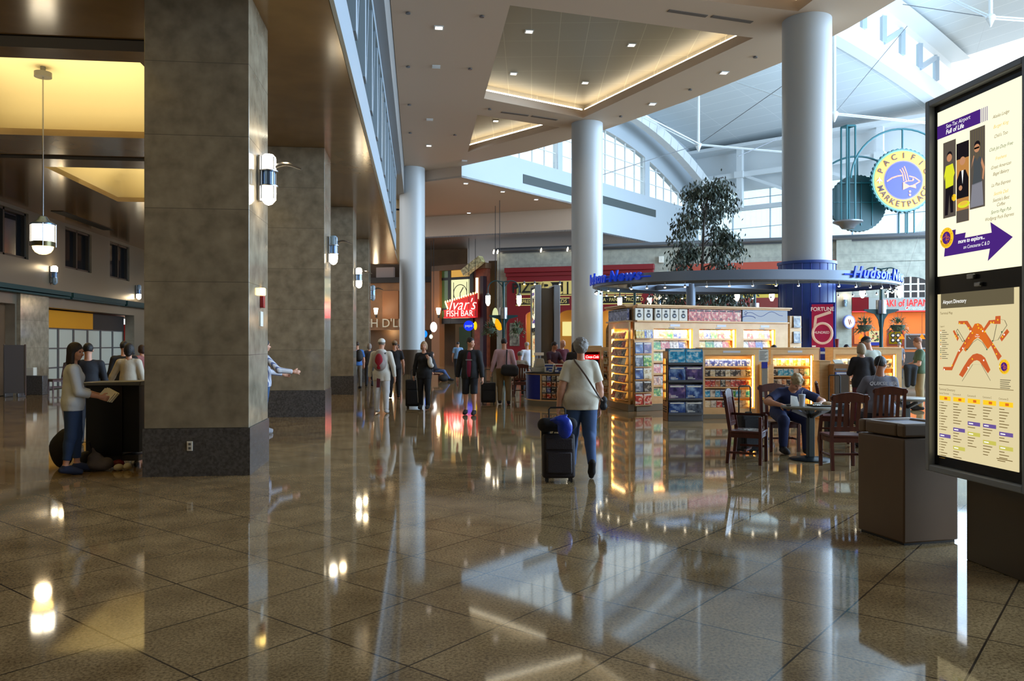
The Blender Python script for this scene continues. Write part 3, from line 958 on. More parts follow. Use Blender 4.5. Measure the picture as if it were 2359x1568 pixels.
# --- low lit book racks in front
def rack(px0, px1, d, rz, label, rows, where, group, strip=True, H=1.545, roundl=False, roundr=False, hdr=True, lit=1.0):
    p = fl(px0, d)
    w = (px1 - px0) / FPX * d / math.cos(rz + YAW)
    t = thing('book_rack', label, 'shelving', p, rz, 'low lit book racks')
    f = FR(p, rz)
    wallplate('front_frame', [rect(0, w, .1, H), rect(.05, w - .13, .22, H - .13)], 0, .03, M['maple'], (0, 0, 0), 0, t)
    MB().box(0, w, .5, .53, .1, H).obj('back_panel', M['maple'], t, smooth=0)
    MB().box(0, .03, .03, .5, .1, H).obj('side_panel', M['maple'], t, smooth=0)
    MB().box(w - .03, w, .03, .5, .1, H).obj('side_panel', M['maple'], t, smooth=0)
    MB().box(-.01, w + .01, -.02, .55, H, H + .03).obj('top_board', M['maple'], t, bevel=.006)
    MB().box(0, w, -.03, .53, 0, .1).obj('plinth', M['plinth'], t, bevel=.004)
    MB().box(w - .17, w - .145, .04, .065, .25, H - .15).obj('lamp_tube', M['case_strip'], t, smooth=0)
    MB().cyl((w * .8, .12, H - .14), (w * .8, .12, H - .10), .05, .02, 14).obj('spot_lamp', M['lamp_warm'], t)
    MB().box(.05, w - .13, .04, .1, H - .16, H - .13).obj('bay_top', M['maple'], t, smooth=0)
    MB().box(w * .35, w * .65, -.004, 0, H - .085, H - .04).obj('header_label', LABELW, t, smooth=0)
    for s, on in ((-.14, roundl), (w - .02, roundr)):
        if on:
            pts = [(0, .1), (.16, .1)] + [(.16, 1.05)] + [(.16 * math.cos(k * PI / 16), 1.05 + .16 * math.sin(k * PI / 16)) for k in range(1, 8)] + [(0, 1.21)]
            if s < 0:
                pts = [(.16 - x, z) for x, z in pts][::-1]
            MB().slabxz([(s + x, z) for x, z in pts], -.12, .03).obj('end_panel', M['maple'], t, bevel=.006)
    n = len(rows)
    for j, (keys, cnt, h, kind) in enumerate(rows):
        z = H - .16 - (H - .40) * (j + 1) / n
        MB().box(.05, w - .13, .06, .5, z - .025, z).obj('shelf', M['maple'], t, smooth=0)
        row(f, rz, .08, w - .18, .10, z + .004, cnt, h, keys, 'on the %s shelf of %s' % (nth(j), where), kind, kind.replace('_', ' '), group + ', %s shelf' % nth(j), .05, .006, .05)
    area('rack_light', f(w / 2, .05, H - .16), f(w / 2, .35, .2), w - .25, .08, 13 * lit, (1.0, .78, .36))
    return t, f, w
r1, rf1, rw1 = rack(1619, 1754, 17.75, -YAW + .05, 'low lit maple book rack between the picture rack and the notice post', [
    (['blue'], 10, .155, 'paperback'), (['dark', 'cream', 'dark'], 9, .15, 'paperback'), (['red', 'red', 'warm', 'dark', 'warm', 'red'], 9, .155, 'paperback'), (['cyan', 'pale', 'cyan', 'blue', 'blue', 'green'], 9, .16, 'paperback'), (['cream', 'pale', 'red', 'dark', 'cream', 'cream', 'pale'], 8, .15, 'paperback')], 'the first low rack', 'books on the first low rack', roundr=True)
r2, rf2, rw2 = rack(1776, 1888, 18.2, -YAW + .03, 'low lit maple book rack behind the man with the drink', [
    (['cream', 'yellow'], 9, .16, 'paperback'), (['dark', 'cyan', 'cyan', 'cyan', 'pale'], 7, .16, 'paperback'), (['dark', 'pale', 'warm'], 8, .15, 'paperback'), (['warm', 'red', 'cream'], 8, .15, 'paperback'), (['dark', 'cream'], 8, .15, 'paperback')], 'the second low rack', 'books on the second low rack', roundl=True, lit=.9)
r3, rf3, rw3 = rack(1920, 2076, 18.9, -YAW - .02, 'low lit maple book rack where the couple browse', [
    (['dark', 'pale', 'grey', 'blue', 'green', 'pale', 'cream', 'warm'], 9, .2, 'paperback'), (['pale', 'cream', 'warm'], 8, .15, 'paperback'), (['dark', 'warm', 'cream'], 8, .16, 'paperback'), (['cream', 'dark'], 8, .15, 'paperback')], 'the third low rack', 'books on the third low rack')
# notice post between the first two racks
p = fl(1762, 17.32)
t = thing('notice_post', 'grey post with a pinned notice between two low book racks', 'post', p, -YAW)
MB().box(-.05, .07, .05, .2, 0, 1.55).obj('post', mat('grey_laminate', (140, 134, 122), .45), t, smooth=0)
MB().box(-.12, .09, .035, .045, 1.27, 1.53).obj('notice', PAPER, t, smooth=0)
mb = MB()
for k in range(8):
    mb.box(-.10, -.10 + .17 - .03 * (k % 3), .03, .035, 1.49 - k * .026, 1.50 - k * .026)
mb.obj('notice_text', M['steel_paint'], t, smooth=0)
MB().box(-.06, .07, .035, .045, 1.13, 1.26).obj('sticker', M['blue'], t, smooth=0)
MB().box(-.06, .14, -.22, .05, .45, .5).obj('tray', M['steel_paint'], t, bevel=.01)
MB().box(-.06, .14, -.23, -.22, .5, .55).obj('tray_label', M['navy'], t, smooth=0)
MB().box(-.03, .12, -.232, -.23, .505, .545).obj('tray_text', LABELW, t, smooth=0)
# brochure holders right of the second rack
p = fl(1888, 17.7)
t = thing('wooden_cabinet', 'plain maple cabinet between the second rack and the brochure holder', 'cabinet', p, -YAW)
MB().box(0, .25, 0, .4, 0, 1.27).obj('body', M['maple'], t, bevel=.006)
MB().box(-.01, .255, -.01, .41, 1.27, 1.29).obj('top_board', M['maple'], t, smooth=0)
p = fl(1920, 17.4)
t = thing('brochure_holder', 'brown brochure holder with rounded top beside the maple cabinet', 'brochure holder', p, -YAW)
MB().slabxz([(0, 0), (.36, 0), (.36, 1.16)] + [(.36 - .06 + .06 * math.cos(k * PI / 8), 1.16 + .06 * math.sin(k * PI / 8)) for k in range(1, 5)] + [(.06 - .06 * math.sin(k * PI / 8), 1.16 + .06 * math.cos(k * PI / 8)) for k in range(1, 5)], .0, .36).obj('body', M['maple_dark'], t, bevel=.004)
MB().box(.03, .33, -.01, .01, .3, .98).obj('front_panel', mat('bronze_panel', (74, 60, 44), .4), t, smooth=0)
mb = MB().box(.03, .33, -.02, 0, .99, 1.05)
mb.obj('title_plate', M['navy'], t, smooth=0)
mb = MB()
mb.box(.04, .28, -.02, 0, 1.085, 1.125)
mb.obj('title_strip', M['steel_paint'], t, smooth=0)
mb = MB().box(.06, .3, -.022, -.02, 1.0, 1.035)
mb.obj('title_text', LABELW, t, smooth=0)
p = fl(1890, 19.6)
t = thing('blue_sign_post', 'royal blue sign panel under the magazine poster beside the third rack', 'sign', p, -YAW)
MB().box(0, .3, 0, .1, 0, 1.56).obj('panel', M['blue'], t, smooth=0)
MB().box(.0, .3, -.004, 0, 1.41, 1.47).obj('text_strip', LABELW, t, smooth=0)
# freestanding picture rack
p = fl(1537, 17.2)
rz = -YAW
t = thing('calendar_rack', 'freestanding grey rack with four tiers of large blue picture calendars', 'display rack', p, rz)
f = FR(p, rz)
cw = .775
MB().box(0, .02, .0, .5, .0, 1.5).obj('side_panel', M['maple_dark'], t, bevel=.004)
MB().box(cw - .02, cw, .0, .5, .0, 1.5).obj('side_panel', M['steel_paint'], t, bevel=.004)
MB().box(.02, cw - .02, .3, .34, .0, 1.56).obj('back_panel', M['steel_paint'], t, smooth=0)
MB().box(.02, cw - .02, -.01, .34, 0, .14).obj('base', M['steel_paint'], t, bevel=.005)
for j, z in enumerate((1.24, .865, .475, .165)):
    MB().box(.02, cw - .02, -.05, .3, z - .03, z).box(.02, cw - .02, -.05, -.04, z, z + .02).obj('shelf', M['steel_paint'], t, smooth=0)
    for i in range(2):
        key = [('cyan', 'cyan'), ('sky', 'dusk'), ('dusk', 'sky'), ('sky', 'grey')][j][i]
        put('calendar', magazine(key, .355, .30 if j < 3 else .245, .015), f(.02 + .19 + i * .367, -.03, z + .004), rz, '%s calendar, %s side of the %s tier of the freestanding rack' % ({'cyan': 'glossy ice-blue', 'sky': 'night-blue', 'dusk': 'violet', 'grey': 'grey'}[key], ('left', 'right')[i], ('top', 'second', 'third', 'lowest')[j]), 'calendar', 'calendars on the freestanding rack', -.08)
for j in range(3):
    MB().box(-.012, 0, .08, .42, .18 + j * .05, .2 + j * .05).obj('vent_strip', M['dark'], t, smooth=0)
MB().box(-.014, -.001, .1, .38, .42, 1.34).obj('side_pocket', M['glass_dark'], t, smooth=0)

# --- blue cladding on the near column, canopy ring, lettering, spots
cx3, cy3 = COLS[2][0]
o = struct(MB().lathe([(.80, 0), (.80, 3.5), (.84, 3.5), (.84, 3.55), (.80, 3.55), (.80, 3.98), (.84, 3.98), (.84, 4.06), (.72, 4.06)], 40).obj('column_cladding', M['navy'], loc=(cx3, cy3, 0)))
mb = MB()
for k in range(20):
    a = k * 2 * PI / 20
    mb.bar((.802 * math.cos(a), .802 * math.sin(a), 0), (.802 * math.cos(a), .802 * math.sin(a), 3.98), .015, .012)
struct(mb.obj('column_cladding_seam', M['blue'], o, smooth=0))
RC = Vector((6.62, 23.0))
RA, RB = 4.3, 3.0
ring_loc = (*wxy(*RC), 0)
can = thing('canopy_ring', 'blue-grey oval canopy ring with blue script lettering over the news stand', 'canopy', ring_loc, -YAW)
def el_(a, sx=1.0, off=0.0):
    return Vector(((RA + off) * math.cos(a), (RB + off) * math.sin(a), 0))
NR = 96
def ringpart(name, o0, o1, z0, z1, m):
    mb = MB()
    vs, fs = [], []
    for k in range(NR):
        a = 2 * PI * k / NR
        for off, z in ((o1, z0), (o1, z1), (o0, z1), (o0, z0)):
            v = el_(a, 1, off)
            vs.append((v.x, v.y, z))
    for k in range(NR):
        k2 = (k + 1) % NR
        for j in range(4):
            j2 = (j + 1) % 4
            fs.append((k * 4 + j, k2 * 4 + j, k2 * 4 + j2, k * 4 + j2))
    mb.add(vs, fs)
    return mb.obj(name, m, can)
M['canopy'] = mat('canopy_metal', (126, 140, 160), .35, metal=.3)
ringpart('fascia', -.06, 0, 3.27, 3.52, M['canopy'])
ringpart('soffit', -1.0, -.06, 3.36, 3.40, M['canopy'])
ringpart('inner_fascia', -1.05, -1.0, 3.27, 3.45, M['canopy'])
ringpart('lamp_rail', -.10, -.07, 3.25, 3.27, M['steel_paint'])
px_ = (5.09 - RC.x)
MB().cyl((px_, -.2, 2.6), (px_, -.2, 3.36), .13, n=24).obj('post', M['canopy'], can)
for a in (.9, 2.3, 3.6, 5.3):
    e = el_(a, 1, -1.0)
    MB().bar((px_ + .0, -.2, 3.36), (e.x, e.y, 3.36), .12, .14).obj('spoke', M['canopy'], can, smooth=0)
M['letter_blue'] = mat('blue_letters', (30, 74, 214), .3, emit=(20, 70, 230), es=.25)
def ring_text(txt, size, z, name, a_first=None, a_last=None):
    """letters standing on the fascia, read from outside, walking anticlockwise round the oval"""
    adv = []
    for ch in txt:
        vs = tmesh(ch, .03, .28, .06)[0] if ch != ' ' else []
        adv.append((max(p.x for p in vs) - min(p.x for p in vs) + .03) * size if vs else .3 * size)
    rad = lambda a: math.hypot((RA + .03) * math.sin(a), (RB + .03) * math.cos(a))
    a = a_first
    if a is None:
        a = a_last
        for w in reversed(adv):
            a -= w / rad(a)
    a0 = a
    mb = MB()
    for ch, w in zip(txt, adv):
        am = a + w / 2 / rad(a)
        if ch != ' ':
            v = el_(am, 1, .05)
            tn = Vector((-RA * math.sin(am), RB * math.cos(am), 0)).normalized()
            mb.text(ch, size, (v.x, v.y, z), tn, Vector((0, 0, 1)), 0, .03, .28, .06)
        a += w / rad(a)
    pts = [el_(a0 - .05 + (a - a0 + .12) * k / 12, 1, .03) + Vector((0, 0, z - .05)) for k in range(13)]
    mb.tube(pts, .022, 5)
    return mb.obj(name, M['letter_blue'], can, smooth=0)
ring_text('Hudson News', .40, 3.47, 'lettering', a_first=R(-63))
ring_text('Hudson News', .40, 3.47, 'lettering', a_last=R(-139))
M['can'] = mat('spot_can', (150, 150, 150), .3, metal=.8)
sp0 = thing('spotlight', 'x', 'spotlight', (0, 0, 0), 0, 'small spotlights under the canopy ring')
MB().cyl((0, 0, -.07), (0, 0, 0), .006, n=6).obj('stem', M['can'], sp0)
MB().cyl((0, 0, -.13), (0, 0, -.07), .034, .018, 10).obj('can', M['can'], sp0)
MB().ell((0, 0, -.132), (.03, .03, .02), 8, 5).obj('bulb', M['lamp_white'], sp0)
NS = 46
cF = FR(ring_loc, -YAW)
for k in range(NS):
    a = -PI / 2 + 2 * PI * k / NS
    v = el_(a, 1, -.085)
    q = cF(v.x, v.y, 3.2485)
    lab = 'small bright spotlight under the canopy ring, %s clockwise from its nearest point' % (nth((NS - k) % NS) if (NS - k) % NS < 40 else 'one of the last')
    lab = 'small spotlight on the %s rim of the canopy, %s from the %s' % (('near', nth(k if k < 23 / 2 else NS - k), 'middle') if math.sin(a) < 0 else ('far', nth(abs(k - NS // 2)), 'middle'))
    lab += ' going right' if math.cos(a) > 0 else ' going left'
    if k == 0:
        sp0.location = q
        sp0['label'] = lab
    else:
        dup(sp0, q, 0, lab)
# poster box on the cladding
d = 22.75
p = at(1868, 791, 22.42)
t = thing('poster_case', 'blue poster case with a crimson magazine cover on the blue column', 'poster case', (p.x, p.y, 0), -YAW - .30)
pw = .60
z0, z1 = 1.55, 2.76
MB().box(-.03, pw + .04, .0, .22, z0 - .05, z1 + .05).obj('case', M['blue'], t, bevel=.01)
MB().box(.2, .45, .2, .56, z0 + .3, z1 - .3).obj('bracket', M['steel_paint'], t, smooth=0)
mb = MB().box(.02, pw - .02, -.006, 0, z0, z1)
mb.obj('poster', mat('poster_red', (150, 24, 60), .35, c2=(176, 40, 84), nscale=1.5, emit=(150, 24, 60), es=.35), t, smooth=0)
W_ = mat('poster_white', (236, 226, 220), .5, emit=(236, 226, 220), es=.35)
mb = MB()
mb.text('FORTUNE', .155, (pw / 2, -.009, z1 - .14), mi=0, bold=.012, sx=.88)
mb.text('HUNDRED', .10, (pw / 2 - .02, -.013, z0 + .42), mi=0, sx=.85)
mb.box(.03, .13, -.009, -.007, z0 + .02, z0 + .06, 0)
pts = [(pw / 2 + .25 * math.cos(a), -.01, z0 + .40 + .28 * math.sin(a)) for a in np.linspace(math.radians(150), math.radians(-215), 30)]
mb.tube(pts, .035, 6, 1)
mb.bar((.10, -.01, z0 + .58), (.13, -.01, z1 - .34), .02, .07, 1).bar((.12, -.01, z1 - .36), (pw - .08, -.01, z1 - .22), .02, .08, 1)
mb.obj('poster_print', [W_, mat('poster_cream', (226, 190, 170), .5, emit=(226, 190, 170), es=.3)], t, smooth=0)
# ------------------------------------------------------------------ lights fixed to the building
def sconce(loc, rz, label, up=True, dn=True, fin=True):
    """wall lantern; local -y is the wall side"""
    t = thing('wall_sconce', label, 'wall lamp', loc, rz, 'wall lanterns')
    MB().box(-.07, .07, -.13, -.10, -.3, .3).obj('back_plate', M['steel'], t, smooth=0)
    MB().cyl((0, 0, -.10), (0, 0, .10), .085, n=20).obj('core', mat('lantern_core', (120, 150, 190), .2, metal=.8), t)
    for s, on in ((1, up), (-1, dn)):
        MB().lathe([(.0, -.10), (.095, -.10), (.10, 0), (.095, .08), (.06, .12), (0, .13)] if s > 0 else [(0, .10), (.095, .10), (.10, 0), (.09, -.09), (.05, -.14), (0, -.16)], 20, (0, 0, .20 * s)).obj('glass_shade', M['lamp_white'] if on else M['lantern_off'], t)
    for k in range(4):
        a = PI / 4 + k * PI / 2
        MB().tube([(.11 * math.cos(a), .11 * math.sin(a), -.28), (.11 * math.cos(a), .11 * math.sin(a), .28)], .009, 6).obj('rod', M['steel'], t)
    MB().lathe([(.085, 0), (.125, 0), (.125, .015), (.085, .015)], 20, (0, 0, .09), cap=False).lathe([(.085, 0), (.125, 0), (.125, .015), (.085, .015)], 20, (0, 0, -.11), cap=False).obj('hoop', M['steel'], t)
    if fin:
        MB().tube([(0, .08 + .05 * k, .16 + .04 * math.sin(k * .55)) for k in range(8)], [.03, .03, .028, .026, .024, .02, .016, .012], 8).obj('arm', M['steel'], t)
    if up:
        point('lantern_light', (Vector(loc) + Vector((-math.sin(rz) * .22, math.cos(rz) * .22, .28))), 9, WARM, .08)
    if dn:
        point('lantern_light', (Vector(loc) + Vector((-math.sin(rz) * .22, math.cos(rz) * .22, -.28))), 9, WARM, .08)
    return t
M['lantern_off'] = mat('lantern_unlit', (150, 172, 190), .15, alpha=1)
for i, y in enumerate(PY):
    sconce((PXC + .635 + .14, y + .56, 3.87), -PI / 2, 'metal wall lantern on the %s stone pillar%s' % (('nearest', 'second', 'third', 'farthest')[i], (' with both ends lit', ' with only its lower end lit', ' with both ends lit, far down the row', ', unlit')[i]), i in (0, 2), i in (0, 1, 2))
sconce((WXL + .14, 30.1, 4.1), -PI / 2, 'wall lantern with lit upper end on the left stone wall', True, False, False)
sconce((WXL + .14, 38.7, 4.05), -PI / 2, 'wall lantern with lit lower end, farther along the left stone wall', False, True, False)
# pendant in the first vault
px, py_ = fl(99, 16)[:2]
t = thing('pendant_lamp', 'glowing cylindrical pendant lamp on a long rod under the left vault', 'pendant lamp', (px, py_, 0))
MB().cyl((0, 0, 6.98), (0, 0, 7.08), .16, n=20).cyl((0, 0, 7.08), (0, 0, 7.22), .05, n=12).obj('canopy', M['steel_paint'], t)
MB().cyl((0, 0, 4.15), (0, 0, 7.0), .014, n=8).obj('rod', M['steel'], t)
MB().lathe([(.0, 4.22), (.07, 4.2), (.12, 4.12), (.22, 4.06), (.22, 4.03), (0, 4.03)], 24).obj('cap', mat('lamp_cap', (90, 110, 130), .3, metal=.6), t)
MB().cyl((0, 0, 3.70), (0, 0, 4.03), .20, n=28).obj('glass_shade', M['lamp_warm2'] if 'lamp_warm2' in M else M['lamp_white'], t)
MB().cyl((0, 0, 3.60), (0, 0, 3.70), .205, n=28).obj('band', mat('lamp_band', (96, 88, 60), .3, metal=.7), t)
MB().lathe([(0, 3.44), (.07, 3.45), (.14, 3.49), (.18, 3.55), (.19, 3.6), (0, 3.6)], 24).obj('bowl', M['lamp_warm'], t)
for k in range(4):
    a = k * PI / 2 + .4
    MB().tube([(.225 * math.cos(a), .225 * math.sin(a), 3.6), (.225 * math.cos(a), .225 * math.sin(a), 4.05)], .01, 6).obj('rod', M['steel'], t)
point('pendant_light', (px, py_, 3.3), 25, WARM, .15)
# recessed downlights
DL = [(1011, 63, HC, 'in the main ceiling near the top edge'), (1503, 239, HC, 'between the large coffer and the atrium, lower one'), (1668, 167, HC, 'between the large coffer and the atrium, upper one'),
      (988, 335, HC, 'above the farthest round column'), (1005, 153, HC, 'in the main ceiling left of the large coffer'), (990, 275, HC, 'left of the small coffer'), (1070, 370, HC, 'below the small coffer'),
      (1219, 72, HC + .66, 'at the upper left of the large coffer'), (1455, 103, HC + .66, 'at the upper right of the large coffer'), (1183, 169, HC + .66, 'at the lower left of the large coffer'), (1348, 190, HC + .66, 'at the lower right of the large coffer'), (1142, 278, HC + .66, 'inside the small coffer'),
      (1073, 422, 10.6, 'in the far ceiling, left of three in line'), (1158, 441, 10.6, 'in the far ceiling, middle of three in line'), (1235, 459, 10.6, 'in the far ceiling, right of three in line'), (1080, 490, 10.6, 'in the far ceiling, lowest')]
for i, (px, py_, z, w) in enumerate(DL):
    d = (z - EYE) * FPX / (HZ - py_)
    x, y = fl(px, d)[:2]
    t = thing('ceiling_light', 'small square downlight ' + w, 'ceiling light', (x, y, z - .012), .0, 'recessed downlights')
    MB().box(-.14, .14, -.14, .14, -.012, .012).obj('frame', M['white'], t, smooth=0)
    MB().box(-.105, .105, -.105, .105, -.016, -.011).obj('diffuser', M['down'] if i not in (4, 5, 6) else M['white'], t, smooth=0)
    if i in (0, 1, 2, 3, 7, 8, 9, 10, 12, 14):
        l = area('downlight', (x, y, z - .04), (x, y, 0), .2, .2, 30, (1.0, .84, .66), 110)
for k, (px, py_) in enumerate([(940, 28), (1110, 36), (940, 152), (1083, 157), (943, 240), (1128, 250), (945, 305), (1048, 310), (1740, 130), (1590, 205), (1430, 267)]):
    d = (HC - EYE) * FPX / (HZ - py_)
    x, y = fl(px, d)[:2]
    o = MB().lathe([(0, 0), (.07, 0), (.07, .03), (.03, .05), (0, .05)], 12, (0, 0, -.05)).obj('sprinkler', M['steel_paint'], None, (x, y, HC))
    tag(o, 'tiny ceiling sprinkler, %s of those dotted over the main ceiling' % nth(k), 'sprinkler', 'ceiling sprinklers')
# things on the near pillar
x, y = PXC + .635, PY[0]
t = thing('fire_alarm', 'red fire alarm with a lit strobe on the near pillar side', 'alarm', (x, y + .75, 2.25), -PI / 2)
MB().box(-.06, .06, .0, .05, -.1, .06).obj('body', mat('alarm_red', (150, 16, 22), .4), t, bevel=.006)
MB().box(-.05, .05, .0, .06, .07, .17).obj('strobe', M['lamp_warm'], t, bevel=.01)
o = MB().box(-.09, .09, 0, .012, -.1, .1).obj('notice_plate', PAPER, None, (x, y + .78, 2.0), -PI / 2, smooth=0)
tag(o, 'small pale notice plate below the red fire alarm', 'notice')
t = thing('wall_outlet', 'small outlet plate on the dark foot of the near pillar', 'outlet', (PXC - .08, y - .015, .38))
MB().box(-.035, .035, -.012, 0, -.06, .06).obj('plate', PAPER, t, bevel=.004)
for s in (-.025, .025):
    MB().box(-.015, .015, -.016, -.012, s - .014, s + .014).obj('socket', M['steel_paint'], t, smooth=0)

# ------------------------------------------------------------------ Pacific Marketplace emblem, used on the big disc and on the sign
def emblem(mb, c, rad, u, v, mi, dz=.004, small=False):
    """mi: ring orange, disc navy, salmon, rim green, dark letters, white"""
    c, u, v = Vector(c), Vector(u), Vector(v)
    w = u.cross(v)
    def disc(r, lay, m, n=40):
        mb.poly([c + (u * math.cos(2 * PI * k / n) + v * math.sin(2 * PI * k / n)) * rad * r + w * dz * lay for k in range(n)], m)
    disc(1.0, 0, mi[3]); disc(.95, 1, mi[0]); disc(.63, 2, mi[6]); disc(.59, 3, mi[1])
    def st(pts, wd, lay=4, m=None):
        pts = [Vector(p) for p in pts]
        for a, b in zip(pts, pts[1:]):
            e = (b - a).normalized()
            n = Vector((-e.y, e.x)) * wd / 2
            a2, b2 = a - e * wd * .2, b + e * wd * .2
            mb.poly([c + (u * p.x + v * p.y) * rad + w * dz * lay for p in (a2 - n, b2 - n, b2 + n, a2 + n)], mi[2] if m is None else m)
    st([(-.54, -.04), (-.38, .07), (-.2, .13), (-.06, .15)], .045)
    for k in range(3):
        st([(-.12 + .07 * k, .34 + .05 * k), (-.04 + .07 * k, .22), (.0 + .08 * k, -.02)], .035)
    st([(.18, .13), (.36, .08), (.53, -.04), (.38, -.13), (.32, -.16)], .04)
    st([(.0, -.08), (.12, -.03), (.3, -.02)], .03)
    mb.poly([c + (u * x + v * y) * rad + w * dz * 5 for x, y in ((-.03, -.06), (.18, -.18), (.38, -.14), (.4, -.27), (.19, -.22), (-.03, -.32))], mi[2])
    for x, y, r in ((.3, .02, .035), (.2, -.37, .04), (.2, -.48, .04)):
        mb.poly([c + (u * (x + r * math.cos(k * PI / 5)) + v * (y + r * math.sin(k * PI / 5))) * rad + w * dz * 5 for k in range(10)], mi[2])
    def ring(txt, a0, a1, up, m):
        for k, ch in enumerate(txt):
            a = a0 + (a1 - a0) * k / (len(txt) - 1)
            er = u * math.cos(a) + v * math.sin(a)
            et = (u * math.sin(a) - v * math.cos(a)) if up else (-u * math.sin(a) + v * math.cos(a))
            mb.text(ch, rad * .26, c + er * rad * .79 + w * dz * 4, et, er if up else -er, m, .01)
    ring('PACIFIC', R(158), R(22), True, mi[4])
    ring('MARKETPLACE', R(200), R(340), False, mi[4])
    for sx in (-1,):
        p = c + u * sx * .79 * rad
        mb.poly([p + (u * x + v * y) * rad + w * dz * 5 for x, y in ((-.015, -.1), (.015, -.1), (.02, -.02), (.09, -.05), (.09, -.03), (.02, .04), (.0, .1), (-.02, .04), (-.09, -.03), (-.09, -.05), (-.02, -.02))], mi[5])
EMC = [(236, 160, 54), (64, 66, 132), (232, 132, 100), (104, 160, 128), (70, 40, 40), (240, 240, 236), (104, 96, 170)]
# marketplace sign on the far stone wall
d = 47.0
c = at(2081, 415, d)
tl = fl(1945, d)
t = thing('marketplace_sign', 'round orange and blue marketplace sign with a fish emblem on teal hoops', 'sign', (*c.xy, 0), -YAW)
rad = 71 / FPX * d
zc = c.z
mb = MB()
n = 90
out = [((rad * (1.0 + (.03 if k % 2 else 0)) + .03) * math.cos(2 * PI * k / n) for k in range(n))]
pts = [((rad * (1.04 if k % 2 else 1.0) + .02) * math.cos(2 * PI * k / n), (rad * (1.04 if k % 2 else 1.0) + .02) * math.sin(2 * PI * k / n) + zc) for k in range(n)]
mb.slabxz(pts, .02, .25)
mb.obj('drum', M['teal'], t, smooth=0)
mb = MB()
emblem(mb, (0, 0, zc), rad, (1, 0, 0), (0, 0, 1), list(range(7)), .012)
mb.obj('emblem_face', [mat('emblem_%d' % i, k, .5) for i, k in enumerate(EMC)], t, smooth=0)
def hoop(cx, cz, r, a0, a1, y, wd=.06):
    return MB().tube([(cx + r * math.cos(a), y, cz + r * math.sin(a)) for a in np.linspace(a0, a1, 24)], wd, 6)
hoop(0, zc, rad * 1.68, .1, PI - .05, .1).obj('hoop', M['teal'], t)
MB().tube([(0, .1, zc + rad), (0, .1, zc + rad * 1.68)], .06, 6).obj('strut', M['teal'], t)
for k in range(4):
    x = (2082, 2092, 2102, 2112)[k]
    x = (x - 2081) / FPX * d
    MB().tube([(x, .3 if k % 2 else .6, 8.2), (x, .3 if k % 2 else .6, zc - rad * .8)], .05, 6).obj('leg', M['teal'], t)
d2 = 48.2
c2 = at(1977, 468, d2)
t = thing('sign_back_disc', 'dark teal round back of a second marketplace sign with a frame tower', 'sign', (*c2.xy, 0), -YAW)
r2_ = 64 / FPX * d2
pts = [((r2_ * (1.03 if k % 2 else 1.0)) * math.cos(2 * PI * k / n), (r2_ * (1.03 if k % 2 else 1.0)) * math.sin(2 * PI * k / n) + c2.z) for k in range(n)]
mb = MB().slabxz(pts, 0, .25)
mb.obj('drum', M['teal_dark'], t, smooth=0)
mb = MB()
for k in (-.35, .1, .5):
    mb.bar((k * r2_, -.03, c2.z - r2_ * .8), (k * r2_, -.03, c2.z + r2_ * .8), .05, .04)
mb.bar((-r2_ * .9, -.03, c2.z + .05), (r2_ * .9, -.03, c2.z + .05), .05, .04)
mb.bar((-r2_ * .7, -.1, c2.z + r2_ * .72), (r2_ * .6, -.1, c2.z + r2_ * .72), .08, .07)
mb.obj('rib', M['teal'], t, smooth=0)
hoop(0, c2.z, r2_ * 1.7, .5, PI - .15, .1).obj('hoop', M['teal'], t)
MB().tube([(0, .1, c2.z + r2_), (0, .1, c2.z + r2_ * 1.7)], .06, 6).obj('strut', M['teal'], t)
xt = [(px - 1977) / FPX * d2 for px in (1933, 1939, 1951, 1958)]
zt = zat(297, d2)
for x, y in zip(xt, (-.3, -.75, -.3, -.75)):
    MB().tube([(x, y, 8.9), (x, y, zt)], .06, 6).obj('tower_post', M['teal'], t)
MB().bar((xt[0], -.3, zt), (xt[2], -.3, zt), .1, .1).bar((xt[1], -.75, zt), (xt[3], -.75, zt), .1, .1).bar((xt[0], -.3, zt), (xt[1], -.75, zt), .1, .1).bar((xt[2], -.3, zt), (xt[3], -.75, zt), .1, .1).obj('tower_cap', M['teal'], t, smooth=0)
MB().lathe([(.1, 0), (.35, .05), (.5, .25), (.85, .42), (.85, .5), (0, .5)], 20, ((1945 - 1977) / FPX * d2, -.5, 8.45)).obj('tower_capital', M['steel_paint'], t)

# ------------------------------------------------------------------ tall tree behind the news stand
d = 32.0
tp = fl(1620, d)
t = thing('potted_tree', 'tall weeping tree with dark drooping foliage rising behind the news stand canopy', 'tree', tp)
MB().lathe([(.4, 0), (.52, .5), (.55, .55), (.55, .6), (.45, .6), (.43, .5), (0, .5)], 24).obj('pot', M['steel_paint'], t)
trunk = [(0, 0, .5), (.03, 0, 2.5), (-.04, .02, 4.5), (.02, 0, 6.4), (.2, .05, 7.5), (.55, .1, 8.25), (.85, .1, 8.35), (1.15, .1, 8.1)]
MB().tube(trunk, [.09, .08, .06, .045, .035, .025, .018, .01], 8).obj('trunk', mat('bark', (58, 50, 44), .8), t)
rt = random.Random(11)
br, lf = MB(), MB()
def leafclump(p, n, s):
    for _ in range(n):
        o = Vector((rt.gauss(0, s), rt.gauss(0, s * .8), rt.gauss(-s * .5, s * .9)))
        q = Vector(p) + o
        dr = Vector((rt.gauss(0, .45), rt.gauss(0, .45), -1)).normalized()
        sd = dr.cross(Vector((rt.gauss(0, 1), rt.gauss(0, 1), rt.gauss(0, .3)))).normalized()
        L, wd = rt.uniform(.10, .2), rt.uniform(.016, .03)
        wd *= 1.7
        L *= 1.25
        lf.add([q, q + dr * L * .5 + sd * wd, q + dr * L, q + dr * L * .5 - sd * wd], [(0, 1, 2, 3)])
